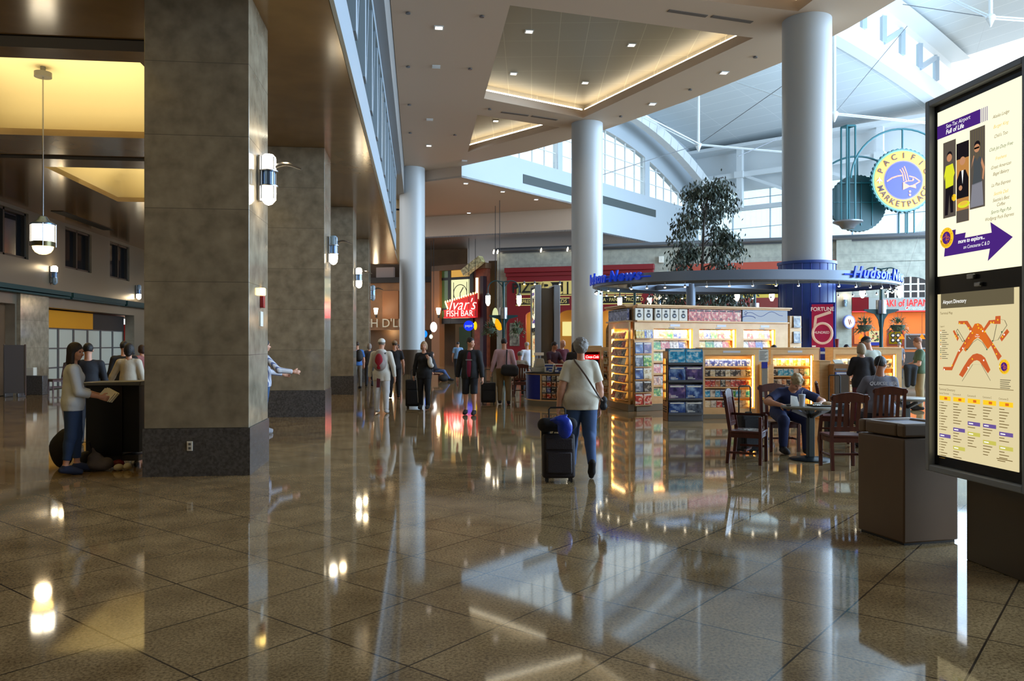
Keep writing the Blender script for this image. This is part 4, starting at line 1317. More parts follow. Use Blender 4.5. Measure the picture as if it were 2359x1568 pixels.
def branch(z0, ang, reach, rise, droop, dens=1.0, x0=0):
    pts = []
    for k in range(9):
        s = k / 8
        pts.append(Vector((x0 + math.cos(ang) * reach * s, math.sin(ang) * reach * s, z0 + rise * math.sin(min(1, s * 1.5) * PI / 2) - droop * max(0, s - .5) ** 2 * 4)))
    br.tube(pts, [.03 - .0028 * k for k in range(9)], 5)
    for k in range(3, 9):
        leafclump(pts[k], int((44 if k < 6 else 66) * dens), .15 + .012 * k)
# (height on the trunk, angle, reach, rise, droop)
for z0, ang, reach, rise, dr in [(7.0, PI, .55, .9, .5), (6.6, PI - .3, 1.05, .35, .9), (6.2, PI + .4, .9, .5, .8), (7.2, .2, .9, 1.0, .9), (6.9, -.4, .7, 1.1, .8), (6.4, .6, .8, .8, .7),
                                 (5.9, .1, 1.5, .3, .7), (5.6, -.3, 1.2, .5, .5), (5.2, PI, 1.2, .3, .5), (5.0, PI - .5, .8, .5, .6), (4.9, .2, 1.0, .6, .7), (4.7, -.5, 1.3, .2, .8),
                                 (4.2, .1, 1.9, .5, .9), (4.0, .7, 1.6, .5, .9), (4.0, PI + .2, 1.7, .6, 1.1), (3.7, PI - .5, 1.5, .5, 1.0), (3.5, PI, 2.2, .4, 1.0), (3.6, -PI / 2, 1.2, .4, 1.0), (3.4, .2, 1.7, .6, 1.2), (3.3, -.6, 1.6, .5, 1.0), (3.4, PI / 2, 1.2, .5, 1.0),
                                 (2.9, PI, 1.8, .4, .8), (2.8, 0, 1.6, .4, .8), (2.7, -1.2, 1.3, .4, .8), (2.6, 2.2, 1.3, .3, .8)]:
    branch(z0, ang, reach, rise, dr)
for p in ((.55, .1, 7.9), (.9, .1, 8.0), (1.15, .1, 7.7), (.3, 0, 7.7), (1.2, .1, 7.3), (-.1, 0, 8.0), (-.35, 0, 7.7)):
    leafclump(p, 60, .2)
br.obj('branches', mat('bark_thin', (60, 52, 46), .8), t)
lf.obj('foliage', mat('leaf', (40, 52, 44), .55, c2=(62, 72, 58), nscale=3), t, smooth=0)

# ------------------------------------------------------------------ lamp posts with hanging baskets
M['leaf2'] = mat('basket_leaf', (62, 84, 58), .6, c2=(84, 104, 72), nscale=8)
def lamppost(px, d, label, rot=0.0, h=4.15):
    p = fl(px, d)
    rz = -YAW + rot
    t = thing('lamp_post', label, 'lamp post', p, rz, 'teal lamp posts')
    MB().lathe([(.2, 0), (.2, .12), (.12, .2), (.075, .35), (.06, .6), (.055, h - .05), (0, h)], 16).obj('pole', M['teal_dark'], t)
    MB().cyl((0, 0, 2.65), (0, 0, 3.1), .16, n=20).obj('collar', M['steel'], t)
    for s in (-1, 1):
        MB().tube([(0, 0, h - .02), (s * .3, 0, h + .02)] + [(s * (.3 + .32 * math.sin(a)), 0, h - .30 + .32 * math.cos(a)) for a in np.linspace(.15, PI / 2, 8)] + [(s * .62, 0, h - .48)], .022, 8).obj('arm', M['teal_dark'], t)
        MB().tube([(0, 0, h - .3), (s * .08, 0, h - .15), (s * .22, 0, h - .02)], .018, 6).obj('brace', M['teal_dark'], t)
        MB().lathe([(.03, .1), (.05, .06), (.1, .0), (.1, -.02), (0, -.02)], 16, (s * .62, 0, h - .56)).obj('lamp_cap', M['steel'], t)
        MB().lathe([(.0, -.42), (.04, -.41), (.07, -.34), (.09, -.3), (.095, -.02), (0, -.02)], 16, (s * .62, 0, h - .56)).obj('lamp_glass', M['lamp_white'], t)
        MB().slabxz([(s * .06, 2.2), (s * .10, 2.45), (s * .22, 2.64), (s * .57, 2.74), (s * .57, 2.8), (s * .06, 2.8)][::s], -.02, .02).obj('bracket', M['teal_dark'], t, smooth=0)
    return t, FR(p, rz), rz
def basket(loc, label):
    t = thing('hanging_basket', label, 'hanging plant', loc, 0, 'hanging flower baskets')
    MB().lathe([(0, -.22), (.12, -.2), (.2, -.1), (.23, 0), (.21, .01), (0, -.02)], 16).obj('bowl', mat('basket_bowl', (84, 96, 84), .7), t)
    MB().tube([(0, 0, 0), (0, 0, .41)], .008, 5).obj('hanger', M['steel_paint'], t)
    rb = random.Random(hash(label) % 999 if False else len(label))
    mb = MB()
    for k in range(260):
        a, e = rb.uniform(0, 2 * PI), rb.uniform(0, 1)
        r = .12 + .2 * e
        q = Vector((r * math.cos(a), r * math.sin(a), .12 - .35 * e ** 2 + rb.gauss(0, .06)))
        dr = Vector((math.cos(a) * .7, math.sin(a) * .7, .7 - 1.6 * e + rb.gauss(0, .3))).normalized()
        sd = dr.cross(Vector((0, 0, 1))).normalized()
        L = rb.uniform(.07, .16)
        mb.add([q, q + dr * L * .5 + sd * .022, q + dr * L, q + dr * L * .5 - sd * .022], [(0, 1, 2, 3)])
    for k in range(9):
        a = k * .7
        dr = Vector((math.cos(a) * .35, math.sin(a) * .35, 1)).normalized()
        mb.add([(-.02, 0, .05), (.02, 0, .05), tuple(dr * .34)], [(0, 1, 2)])
    mb.obj('leaves', M['leaf2'], t, smooth=0)
tt, f, rz = lamppost(1160, 32.0, 'teal lamp post with two glowing lanterns in front of the red pizza shop')
basket(f(-.55, 0, 2.27), 'hanging basket on the left of the lamp post before the pizza shop')
basket(f(.55, 0, 2.27), 'hanging basket on the right of the lamp post before the pizza shop')
tt, f, rz = lamppost(2030, 26.5, 'teal lamp post standing before the orange sushi counter')
basket(f(-.55, 0, 2.27), 'hanging basket on the left of the lamp post before the orange counter')
basket(f(.55, 0, 2.27), 'hanging basket on the right of the lamp post before the orange counter')
lamppost(1738, 28.5, 'lamp post behind the canopy ring, beside the blue-footed column')
lamppost(1462, 33.5, 'thin lamp post behind the left end of the news stand')

# ------------------------------------------------------------------ storefronts on the far wall
F = FR(SWL, swz)
NEON = glow('neon_red', (255, 30, 34), 5)
NEONW = glow('neon_pink', (255, 150, 140), 5)
LIT = glow('lit_cream', (246, 232, 150), 1.0)
GOLD = mat('gold_letters', (206, 184, 110), .4, emit=(206, 184, 110), es=.25)
def spoly(pxs, off=0.0):
    return [sw(x, y, off) for x, y in pxs]
# pizza shop
t = thing('pizza_shopfront', 'crimson pizza shop front with arched openings and gold signs', 'shop front', SWL, swz)
x0, x1 = swx(1172), swx(1506)
zt = 6.95
holes = []
for a, b, hp in ((1215, 1262, 690), (1291, 1345, 690), (1385, 1440, 690), (1455, 1497, 690)):
    ax, bx = swx(a), swx(b)
    zz = 4.0
    rr = (bx - ax) / 2
    holes.append([(ax, .02), (bx, .02), (bx, zz - .4)] + [((ax + bx) / 2 + rr * math.cos(k * PI / 10), zz - .4 + rr * .45 * math.sin(k * PI / 10)) for k in range(1, 10)] + [(ax, zz - .4)])
wallplate('facade', [rect(x0, x1, 0, zt)] + holes, -.45, -.2, M['red'], (0, 0, 0), 0, t)
MB().box(x0 - .1, x1 + .1, -.75, -.2, zt - .35, zt).box(x0 - .05, x1 + .05, -.6, -.2, zt - .6, zt - .35).obj('cornice', M['red'], t, bevel=.02)
MB().box(x0, x1, 1.0, 1.1, 0, 6).obj('inner_wall', mat('inner_ochre_glow', (190, 140, 60), .6, emit=(190, 130, 50), es=.25), t, smooth=0)  # wall given a faint glow, standing in for the warm interior light
def board(px0, px1, py0, py1, txt, fs, col_, ink, name='sign_board', bold=.01, off=.5, sx=1.0):
    ax, az = sw(px0, py0, off)
    bx, bz = sw(px1, py1, off)
    b = MB().box(ax, bx, -off, -off + .08, bz, az).obj(name, col_, t, bevel=.01)
    MB().box(ax - .06, bx + .06, -off + .02, -off + .07, az, az + .07).box(ax - .06, bx + .06, -off + .02, -off + .07, bz - .07, bz).obj('sign_frame', GOLD, t, smooth=0)
    mb = MB()
    mb.text(txt, fs, ((ax + bx) / 2, -off - .012, (az + bz) / 2), bold=bold, sx=sx)
    mb.obj('sign_text', ink, t, smooth=0)
SB = mat('sign_olive', (150, 140, 84), .5, emit=(150, 140, 80), es=.12)
SBK = mat('sign_black', (24, 22, 20), .4)
board(1190, 1250, 652, 676, 'PIZZA', .95, SB, SBK, bold=.02)
board(1252, 1384, 650, 677, 'Pallino', 1.2, SBK, GOLD, bold=.03, sx=1.45)
board(1190, 1240, 689, 701, 'ESPRESSO', .34, SBK, GOLD, sx=.9)
board(1262, 1310, 688, 700, 'SALADS', .36, SBK, GOLD)
board(1376, 1476, 683, 697, 'PIZZA · PANINI · PRONTO', .33, SBK, GOLD, sx=.85)
board(1390, 1478, 650, 674, 'Pastaria', .8, SB, SBK)
for px in (1208, 1232, 1290, 1440, 1470):
    x, z = sw(px, 650, .6)
    MB().cyl((x, -.62, z - .12), (x, -.62, z + .08), .09, .05, 10).obj('sign_lamp', M['steel_paint'], t)
    MB().ell((x, -.62, z - .14), (.07, .07, .05), 8, 5).obj('sign_bulb', M['lamp_warm'], t)
for k, px in enumerate((1305, 1262)):
    x = swx(px)
    o = MB().box(x - .5, x + .5, .85, .98, 2.2, 3.2).obj('wall_poster', LIT if k == 0 else mat('poster_ochre', (170, 130, 70), .5), t, smooth=0)
x = swx(1187)
MB().box(x - .25, x + .45, -.52, -.45, 1.5, 3.1).obj('menu_board', mat('menu_grey', (150, 140, 120), .6, c2=(80, 70, 60), nscale=4), t, smooth=0)
point('pizza_light', F(swx(1240), .3, 3.2), 60, WARM, .3)
point('pizza_light', F(swx(1420), .3, 3.2), 60, WARM, .3)
# middle shop: red band, yellow band with neon scribbles, seen behind tree and canopy
t = thing('neon_shopfront', 'shop front with brick-red and yellow bands and neon script behind the tree', 'shop front', SWL, swz)
x0, x1 = swx(1557), swx(1925)
MB().box(x0, x1, -.3, -.02, 5.9, 6.9).obj('red_band', mat('brick_red', (168, 70, 50), .5), t, smooth=0)
MB().box(x0, x1, -.25, -.02, 4.6, 5.9).obj('yellow_band', mat('mustard', (206, 176, 70), .5), t, smooth=0)
MB().box(x0, x1, -.3, -.02, 3.6, 4.6).obj('lower_band', mat('brick_red_dark', (120, 40, 36), .5), t, smooth=0)
MB().box(x0, x1, 1.5, 1.6, 0, 3.6).obj('inner_wall', M['darkbrown'], t, smooth=0)
for px, col_ in ((1672, NEON), (1738, NEON), (1762, NEON), (1784, glow('neon_green', (60, 230, 90), 4))):
    x, z = sw(px, 645, .35)
    MB().tube([(x - .5 + k * .1, -.36, z + .2 * math.sin(k * 1.7) * (1 if k % 3 else .4)) for k in range(11)], .035, 6).obj('neon_script', col_, t)
o = MB().box(-.16, .16, -.2, 0, -.22, .22).obj('wall_speaker', PAPER, None, F(swx(1524), -.05, zat(598, 53.5)), swz, bevel=.02)
tag(o, 'small cream wall speaker on the stone between shops', 'speaker')
o = sconce(F(swx(1521), -.2, zat(695, 53.3)), swz + PI, 'wall lantern on the stone pier right of the pizza shop', True, True, False)
# Maki of Japan
t = thing('sushi_shopfront', 'orange sushi counter under a steel band with red neon lettering', 'shop front', SWL, swz)
x0, x1 = swx(1962), swx(2420)
MB().box(x0, swx(2000), -.3, .0, sw(1980, 717)[1], sw(1980, 685)[1]).obj('dark_red_panel', mat('lacquer_red', (110, 12, 22), .2), t, smooth=0)
zs0, zs1 = sw(2060, 716)[1], sw(2060, 686)[1]
MB().box(swx(2000), x1, -.3, 0, zs0, zs1).obj('steel_band', mat('pale_steel', (168, 172, 168), .3, metal=.4), t, smooth=0)
mb = MB()
xa, za = sw(2012, 700, .33)
xb = swx(2150, .33)
mb.text('MAKI of JAPAN', .62, ((xa + swx(2150)) / 2, -.34, za + .02), bold=.0, sx=(xb - xa) / 4.85)
mb.obj('neon_text', glow('neon_text', (255, 40, 44), 3.2), t, smooth=0)
mb = MB()
mb.text('Oriental Express', .3, (swx(2124), -.34, zs0 + .14), shear=.3)
mb.obj('neon_text', glow('neon_blue_text', (190, 230, 240), 2), t, smooth=0)
MB().box(x0, x1, -.32, -.3, zs0 - .06, zs0 - .01).obj('neon_line', glow('neon_line', (255, 60, 70), 3), t, smooth=0)
OR = mat('orange_plaster', (206, 112, 44), .6)
MB().box(x0, x1, 1.6, 1.7, 0, zs0).obj('inner_wall', OR, t, smooth=0)
MB().box(x0, x1, -.2, 1.6, zs0 - .05, zs0).obj('inner_soffit', OR, t, smooth=0)
def inner(px0, px1, py0, py1, m, fr=None, name='poster'):
    ax, az = sw(px0, py0, -1.5)
    bx, bz = sw(px1, py1, -1.5)
    if fr:
        MB().box(ax - .1, bx + .1, 1.54, 1.6, bz - .1, az + .1).obj(name + '_frame', fr, t, smooth=0)
    MB().box(ax, bx, 1.5, 1.54, bz, az).obj(name, m, t, smooth=0)
    return ax, bx, bz, az
RB_ = mat('red_brown', (130, 44, 24), .4)
inner(1968, 1990, 744, 792, OR, RB_, 'menu_board')
a = inner(2002, 2027, 762, 788, glow('sushi_poster', (236, 226, 170), 1.0), None)
mb = MB()
for k in range(14):
    mb.ell((a[0] + (a[1] - a[0]) * rng.uniform(.15, .85), 1.49, a[2] + (a[3] - a[2]) * rng.uniform(.15, .85)), (.07, .01, .05), 8, 4, k % 3)
mb.obj('poster_print', [INK, M['red'], mat('leafg', (70, 120, 40), .5)], t, smooth=0)
MB().box(a[0] + .1, a[1], 1.49, 1.5, a[2] - .2, a[2]).obj('poster_strip', M['blue'], t, smooth=0)
a = inner(2048, 2078, 764, 792, glow('roll_poster', (150, 130, 24), .8), RB_)
mb = MB()
for k in range(4):
    mb.ell((a[0] + (a[1] - a[0]) * (.3 + .4 * (k % 2)), 1.49, a[2] + (a[3] - a[2]) * (.3 + .4 * (k // 2))), (.15, .012, .15), 14, 6, 0).ell((a[0] + (a[1] - a[0]) * (.3 + .4 * (k % 2)), 1.48, a[2] + (a[3] - a[2]) * (.3 + .4 * (k // 2))), (.07, .012, .07), 10, 6, 1)
mb.obj('poster_print', [INK, PAPER], t, smooth=0)
inner(2088, 2132, 772, 800, M['dark'], M['steel'], 'hatch')
cx0 = swx(1970)
MB().box(cx0, x1, -.1, .5, 0, 1.15).obj('counter', mat('counter_teal', (60, 50, 44), .4), t, smooth=0)
for px in (1984, 2077, 2124):
    x, z = sw(px, 775, -.6)
    l = thing('pendant_lamp', 'small orange cone pendant lamp over the sushi counter, %s of three' % ('left', 'middle', 'right')[(1984, 2077, 2124).index(px)], 'pendant lamp', F(x, .6, z), swz, 'orange cone pendants')
    MB().lathe([(.18, -.15), (.03, .15), (0, .15)], 14).obj('shade', glow('orange_shade', (255, 110, 30), 2.6), l)
    MB().tube([(0, 0, .15), (0, 0, zs0 - .06 - z)], .012, 5).obj('cord', INK, l)
area('sushi_light', F(swx(2050), .4, zs0 - .15), F(swx(2050), 1.2, 1), 7, .4, 130, (1.0, .8, .5))
# arched window grid above the sushi band
ax, bx = swx(2045), swx(2150)
cz = sw(2100, 690)[1]
mb = MB()
mb.slabxz([(ax, cz)] + [((ax + bx) / 2 - (bx - ax) / 2 * math.cos(k * PI / 16), cz + .55 + .85 * math.sin(k * PI / 16)) for k in range(17)] + [(bx, cz)], -.06, -.02, 1)
for k in range(7):
    x = ax + (bx - ax) * k / 6
    mb.box(x - .05, x + .05, -.1, -.05, cz, cz + .6 + .8 * math.sin(PI * k / 6))
for z in (cz + .02, cz + .5, cz + .95):
    w = 0 if z < cz + .6 else .08
    mb.box(ax + (bx - ax) * w, bx - (bx - ax) * w, -.1, -.05, z - .04, z + .04)
struct(mb.obj('window_100', [PAPER, M['glass_dark']], None, SWL, swz, smooth=0))
sconce(F(swx(1946), -.4, zat(695, 50.7)), swz + PI, 'wall lantern on the stone pier left of the sushi counter', True, False, False)
p = F(swx(1953), -.6, zat(742, 50.5))
t2 = thing('round_shop_sign', 'white oval blade sign with red writing on the pier beside the sushi counter', 'sign', p, swz + .6)
MB().lathe([(0, -.08), (.42, -.08), (.42, .08), (0, .08)], 28).obj('drum', mat('sign_rim', (110, 120, 190), .4), t2)
o = t2.children[0]
o.rotation_euler = (PI / 2, 0, 0)
MB().poly([(.36 * math.cos(k * PI / 14), -.085, .36 * math.sin(k * PI / 14)) for k in range(28)]).obj('face', glow('sign_white', (250, 244, 240), 1.2), t2, smooth=0)
MB().tube([(-.1, -.09, .15), (-.02, -.09, -.18), (.04, -.09, .12), (.12, -.09, -.1)], .03, 5).obj('sign_mark', M['red'], t2)

# fish bar on the left of the stone pier
i0, i1 = fl(998, 60.5), fl(1124, 57.6)
irz = math.atan2(i1[1] - i0[1], i1[0] - i0[0])
iL = math.hypot(i1[0] - i0[0], i1[1] - i0[1])
ix = lambda px: (px - 998) / 126 * iL
iz = lambda py: zat(py, 59.2)
t = thing('fish_bar_shopfront', 'wood-columned fish bar front with a lit clock window', 'shop front', i0, irz)
MB().box(ix(1000), ix(1019), -.3, .3, 0, iz(622)).obj('wood_column', mat('brown_oak', (150, 98, 52), .5), t, smooth=0)  # plain brown wood column
MB().box(ix(1000), ix(1124), -.3, .4, iz(622), iz(610)).obj('cornice', M['darkbrown'], t, smooth=0)
MB().box(ix(1019), ix(1035), .0, .1, iz(740), iz(622)).obj('green_window', mat('green_glass', (70, 96, 56), .2, emit=(70, 96, 50), es=.2), t, smooth=0)
mb = MB().box(ix(1034), ix(1040), -.05, .2, iz(745), iz(620)).box(ix(1084), ix(1092), -.05, .2, iz(745), iz(620)).box(ix(1019), ix(1092), -.04, .18, iz(644), iz(638)).box(ix(1019), ix(1092), -.04, .18, iz(745), iz(733)).box(ix(1019), ix(1040), -.04, .18, iz(715), iz(709))
mb.obj('window_frame', INK, t, smooth=0)
MB().box(ix(1040), ix(1084), .05, .1, iz(638), iz(620)).obj('amber_pane', glow('amber_pane', (236, 180, 90), .8), t, smooth=0)
MB().box(ix(1040), ix(1084), .05, .1, iz(735), iz(644)).obj('clock_pane', glow('clock_pane', (240, 240, 184), 1.1), t, smooth=0)
mb = MB()
cx_, cz_ = ix(1061), iz(675)
mb.tube([(cx_ + .62 * math.cos(k * PI / 12), .03, cz_ + .62 * math.sin(k * PI / 12)) for k in range(25)], .03, 5)
mb.bar((cx_, .03, cz_), (cx_ + .3, .03, cz_ + .42), .02, .07).bar((cx_, .03, cz_), (cx_ - .02, .03, cz_ - .45), .02, .06)
for s in (-1, 1):
    mb.bar((cx_ + s * .62, .03, iz(650)), (cx_ + s * .62, .03, iz(705)), .02, .05)
mb.obj('clock_hand', INK, t, smooth=0)
MB().box(ix(1092), ix(1120), .1, .5, 0, iz(622)).obj('brick_pier', mat('lit_brick', (150, 84, 60), .6, c2=(120, 64, 48), nscale=3), t, smooth=0)
MB().box(ix(1096), ix(1101), .02, .1, iz(690), iz(642)).obj('lamp_tube', glow('tube_lit', (255, 226, 170), 2.5), t, smooth=0)
MB().box(ix(1112), ix(1119), -.3, .1, 0, iz(640)).obj('dark_post', mat('plum', (44, 20, 30), .5), t, smooth=0)
MB().bar((ix(1082), -.6, iz(632)), (ix(1122), -.6, iz(603)), .5, .5).obj('bulb_beam', mat('bulb_beam', (130, 120, 70), .4, c2=(220, 214, 160), nscale=6), t, smooth=0)
MB().box(ix(1019), ix(1092), 1.6, 1.7, 0, iz(745)).obj('inner_wall', mat('inner_tan', (120, 92, 56), .6), t, smooth=0)
MB().box(ix(1030), ix(1058), 1.5, 1.6, 0, iz(752)).obj('green_door', mat('green_wall', (54, 84, 60), .6), t, smooth=0)
s_ = thing('neon_sign', 'red neon fish bar sign with bulb border below the clock window', 'sign', i0, irz)
sp_ = [(1040, 733), (1110, 730), (1112, 712), (1110, 680), (1040, 700), (1046, 714), (1040, 716)]
MB().slabxz([(ix(a), iz(b)) for a, b in [(1039, 733), (1111, 733), (1111, 678), (1042, 697), (1049, 712), (1039, 716)]], -.75, -.5).obj('panel', mat('neon_panel', (150, 18, 20), .5, emit=(200, 20, 20), es=.45), s_, smooth=0)
mb = MB()
mb.text("Ivar's", 1.15, (ix(1080), -.78, iz(704)), shear=.35, bold=-.005, sx=1.05)
mb.obj('neon_text', NEONW, s_, smooth=0)
mb = MB()
mb.text('FISH BAR', .62, (ix(1075), -.78, iz(723.5)), sx=1.0)
mb.obj('neon_text', NEONW, s_, smooth=0)
MB().box(ix(1039), ix(1111), -.78, -.755, iz(733), iz(731)).box(ix(1039), ix(1111), -.78, -.755, iz(716), iz(715)).obj('neon_line', NEON, s_, smooth=0)
for k in range(14):
    e = k / 13
    MB().ell((ix(1043 + 68 * e), -.78, iz(696 - 18 * e)), (.05, .05, .09), 6, 4).obj('bulb', M['lamp_warm'], s_)
for k in range(4):
    MB().ell((ix(1044 + 1.3 * k), -.78, iz(700 + 3.5 * k)), (.05, .05, .08), 6, 4).obj('bulb', M['lamp_warm'], s_)
point('neon_glow', FR(i0, irz)(ix(1085), -1.6, iz(712)), 60, (1, .1, .08), .3)
def oval(px, py, d, rx, rz_, m, label, txt=None):
    p = at(px, py, d)
    o = thing('round_shop_sign', label, 'sign', p, -YAW)
    mb = MB()
    n = 24
    mb.slabxz([(rx * math.cos(k * 2 * PI / n), rz_ * math.sin(k * 2 * PI / n)) for k in range(n)], -.05, .05)
    mb.obj('disc', m, o, smooth=0)
    MB().tube([(0, 0, rz_), (0, 0, (10.62 if d < 56.4 else 9.12) - p.z)], .02, 5).obj('hanger', INK, o)
    if txt:
        b = MB()
        b.text(txt, rx * .7, (0, -.07, 0), bold=.03)
        b.obj('sign_text', LABELW, o, smooth=0)
oval(999, 753, 57, .24, .36, glow('sign_lit_white', (250, 246, 240), 2.5), 'glowing white oval sign beside the far round column')
oval(979, 769, 56, .16, .24, glow('sign_lit_blue', (20, 110, 240), 2.2), 'small glowing blue oval sign right of the far round column')
oval(993, 775, 58, .12, .16, glow('sign_lit_pale', (220, 240, 210), 1.6), 'small pale lit sign under the white oval sign')
oval(1080, 750, 56.5, .36, .36, glow('sign_disc_blue', (24, 50, 220), 1.4), 'round blue lit sign under the neon fish bar sign', 'pepsi')
oval(1095, 750, 57, .12, .3, glow('sign_disc_yellow', (240, 200, 20), 1.3), 'narrow yellow lit sign beside the round blue sign')
oval(1151, 744, 50, .3, .45, glow('neon_amber', (240, 160, 20), 1.4), 'amber lit sign on the pier left of the pizza shop')
oval(1141, 728, 52, .2, .55, glow('sign_lit_menu', (220, 226, 170), 1.0), 'pale lit upright sign left of the lamp post')
# food shop at the far left end
e0, e1 = fl(770, 63.5), fl(1002, 61.5)
erz2 = math.atan2(e1[1] - e0[1], e1[0] - e0[0])
eL = math.hypot(e1[0] - e0[0], e1[1] - e0[1])
gx = lambda px: (px - 770) / 232 * eL
gz = lambda py: zat(py, 62.5)
t = thing('deli_shopfront', 'brown panelled food shop front with pale capital letters at the hall end', 'shop front', e0, erz2)
MB().box(0, eL, 0, .3, gz(760), gz(652)).obj('upper_wall', mat('walnut_wall', (124, 84, 46), .5, c2=(146, 98, 52), nscale=1.0), t, smooth=0)
MB().box(gx(884), gx(920), -.1, 0, gz(735), gz(670)).obj('wood_panel', mat('amber_wood', (156, 96, 44), .45), t, smooth=0)
MB().box(0, eL, -.4, .3, gz(652), gz(640)).obj('dark_band', M['dark'], t, smooth=0)
MB().box(gx(866), gx(906), .2, .5, gz(640), gz(615)).obj('duct', mat('rosy_duct', (176, 150, 136), .5), t, smooth=0)
MB().box(0, eL, 2.5, 2.6, 0, gz(752)).obj('inner_wall', mat('inner_brown', (96, 64, 40), .6), t, smooth=0)
MB().box(gx(905), gx(930), .5, 1.2, 0, 2.0).obj('counter', mat('counter_wood', (140, 92, 50), .5), t, smooth=0)
mb = MB()
mb.text("DISH D'LISH", .95, (gx(888), -.15, gz(745)), sx=1.0)
mb.obj('sign_text', mat('pale_letters', (170, 160, 140), .4, emit=(190, 180, 150), es=.35), t, smooth=0)
for k in range(2):
    px = (866, 1010)[k]
    p = at(px, 716, 61.3 if k == 0 else 59.2)
    s2 = thing('shop_sconce', ('lit wall lamp over the food shop letters', 'lit wall lamp on the wood column left of the neon fish sign')[k], 'wall lamp', p, -YAW)
    MB().lathe([(.10, -.25), (.16, .1), (.17, .22), (0, .22)], 12).obj('glass_shade', M['lamp_white'], s2)
    MB().box(-.06, .06, .1, .35, -.5, -.2).obj('bracket', INK, s2, smooth=0)
    point('sconce_light', p + Vector((0, -.5, .5)), 30, WARM, .1)
point('deli_light', FR(e0, erz2)(gx(890), 1.0, 2.6), 60, WARM, .3)
point('deli_light', FR(e0, erz2)(gx(820), -1.5, 5.5), 40, WARM, .3)
# track of small lights on the far cornice
for k, (px, py_) in enumerate([(1137, 601), (1146, 600), (1307, 568), (1246, 572)]):
    p = F(swx(px, .45), -.46, 8.06)
    s2 = MB().cyl((0, 0, 0), (.05, 0, .22), .05, .04, 8).ell((0, 0, -.02), (.05, .05, .05), 8, 5).obj('track_light', M['lamp_white'], None, p)
    tag(s2, 'tiny bright track light on the far cornice, %s from the left' % nth((0, 1, 3, 2)[k]), 'track light', 'track lights on the far cornice')
# ------------------------------------------------------------------ directory sign on the right
def e_mat(n, c, s=1.0):
    return glow('print_' + n, c, s)
PR = {k: e_mat(k, c, s) for k, c, s in [('cream', (255, 250, 214), 1.15), ('paper', (232, 216, 168), .95), ('purple', (84, 44, 140), .8), ('white', (255, 255, 250), 1.15), ('black', (20, 18, 20), .3), ('brown', (120, 90, 30), .7), ('gold', (240, 196, 70), 1.0), ('orange', (226, 112, 40), .95),
                                        ('orange2', (210, 98, 50), .95), ('grey', (120, 110, 84), .7), ('yellow', (255, 200, 40), 1.1), ('lilac', (120, 96, 170), .8), ('lime', (214, 206, 96), .9), ('skin', (210, 150, 110), .9), ('tee', (226, 230, 50), 1.0), ('suit', (40, 34, 40), .6), ('tank', (90, 96, 100), .7), ('jean', (150, 150, 160), .8), ('bg', (110, 100, 90), .7), ('bg2', (214, 150, 80), .8), ('green', (60, 110, 70), .7)]}
PK = list(PR)
PI_ = {k: i for i, k in enumerate(PK)}
PM = [PR[k] for k in PK]
EMI = [PI_[k] for k in ('yellow', 'purple', 'orange', 'gold', 'brown', 'white', 'orange')]
def panel_print(mb, x0, x1, z0, z1, y):
    """returns helpers that draw on the panel: u to the right, v downwards, both 0..1"""
    w, h = x1 - x0, z1 - z0
    P = lambda u, v, l=1: Vector((x0 + w * u, y - .0012 * l, z1 - h * v))
    def R_(u0, u1, v0, v1, m, l=1):
        mb.poly([P(u0, v1, l), P(u1, v1, l), P(u1, v0, l), P(u0, v0, l)], PI_[m])
    def G_(pts, m, l=1):
        mb.poly([P(u, v, l) for u, v in pts], PI_[m])
    def C_(u, v, ru, m, l=2, n=16, rv=None):
        mb.poly([P(u, v, l) + Vector((ru * w * math.cos(2 * PI * k / n), 0, (rv * h if rv else ru * w) * math.sin(2 * PI * k / n))) for k in range(n)], PI_[m])
    def T_(s, u, v, size, m, l=4, **k):
        mb.text(s, size * h, P(u, v, l), mi=PI_[m], **k)
    return P, R_, G_, C_, T_
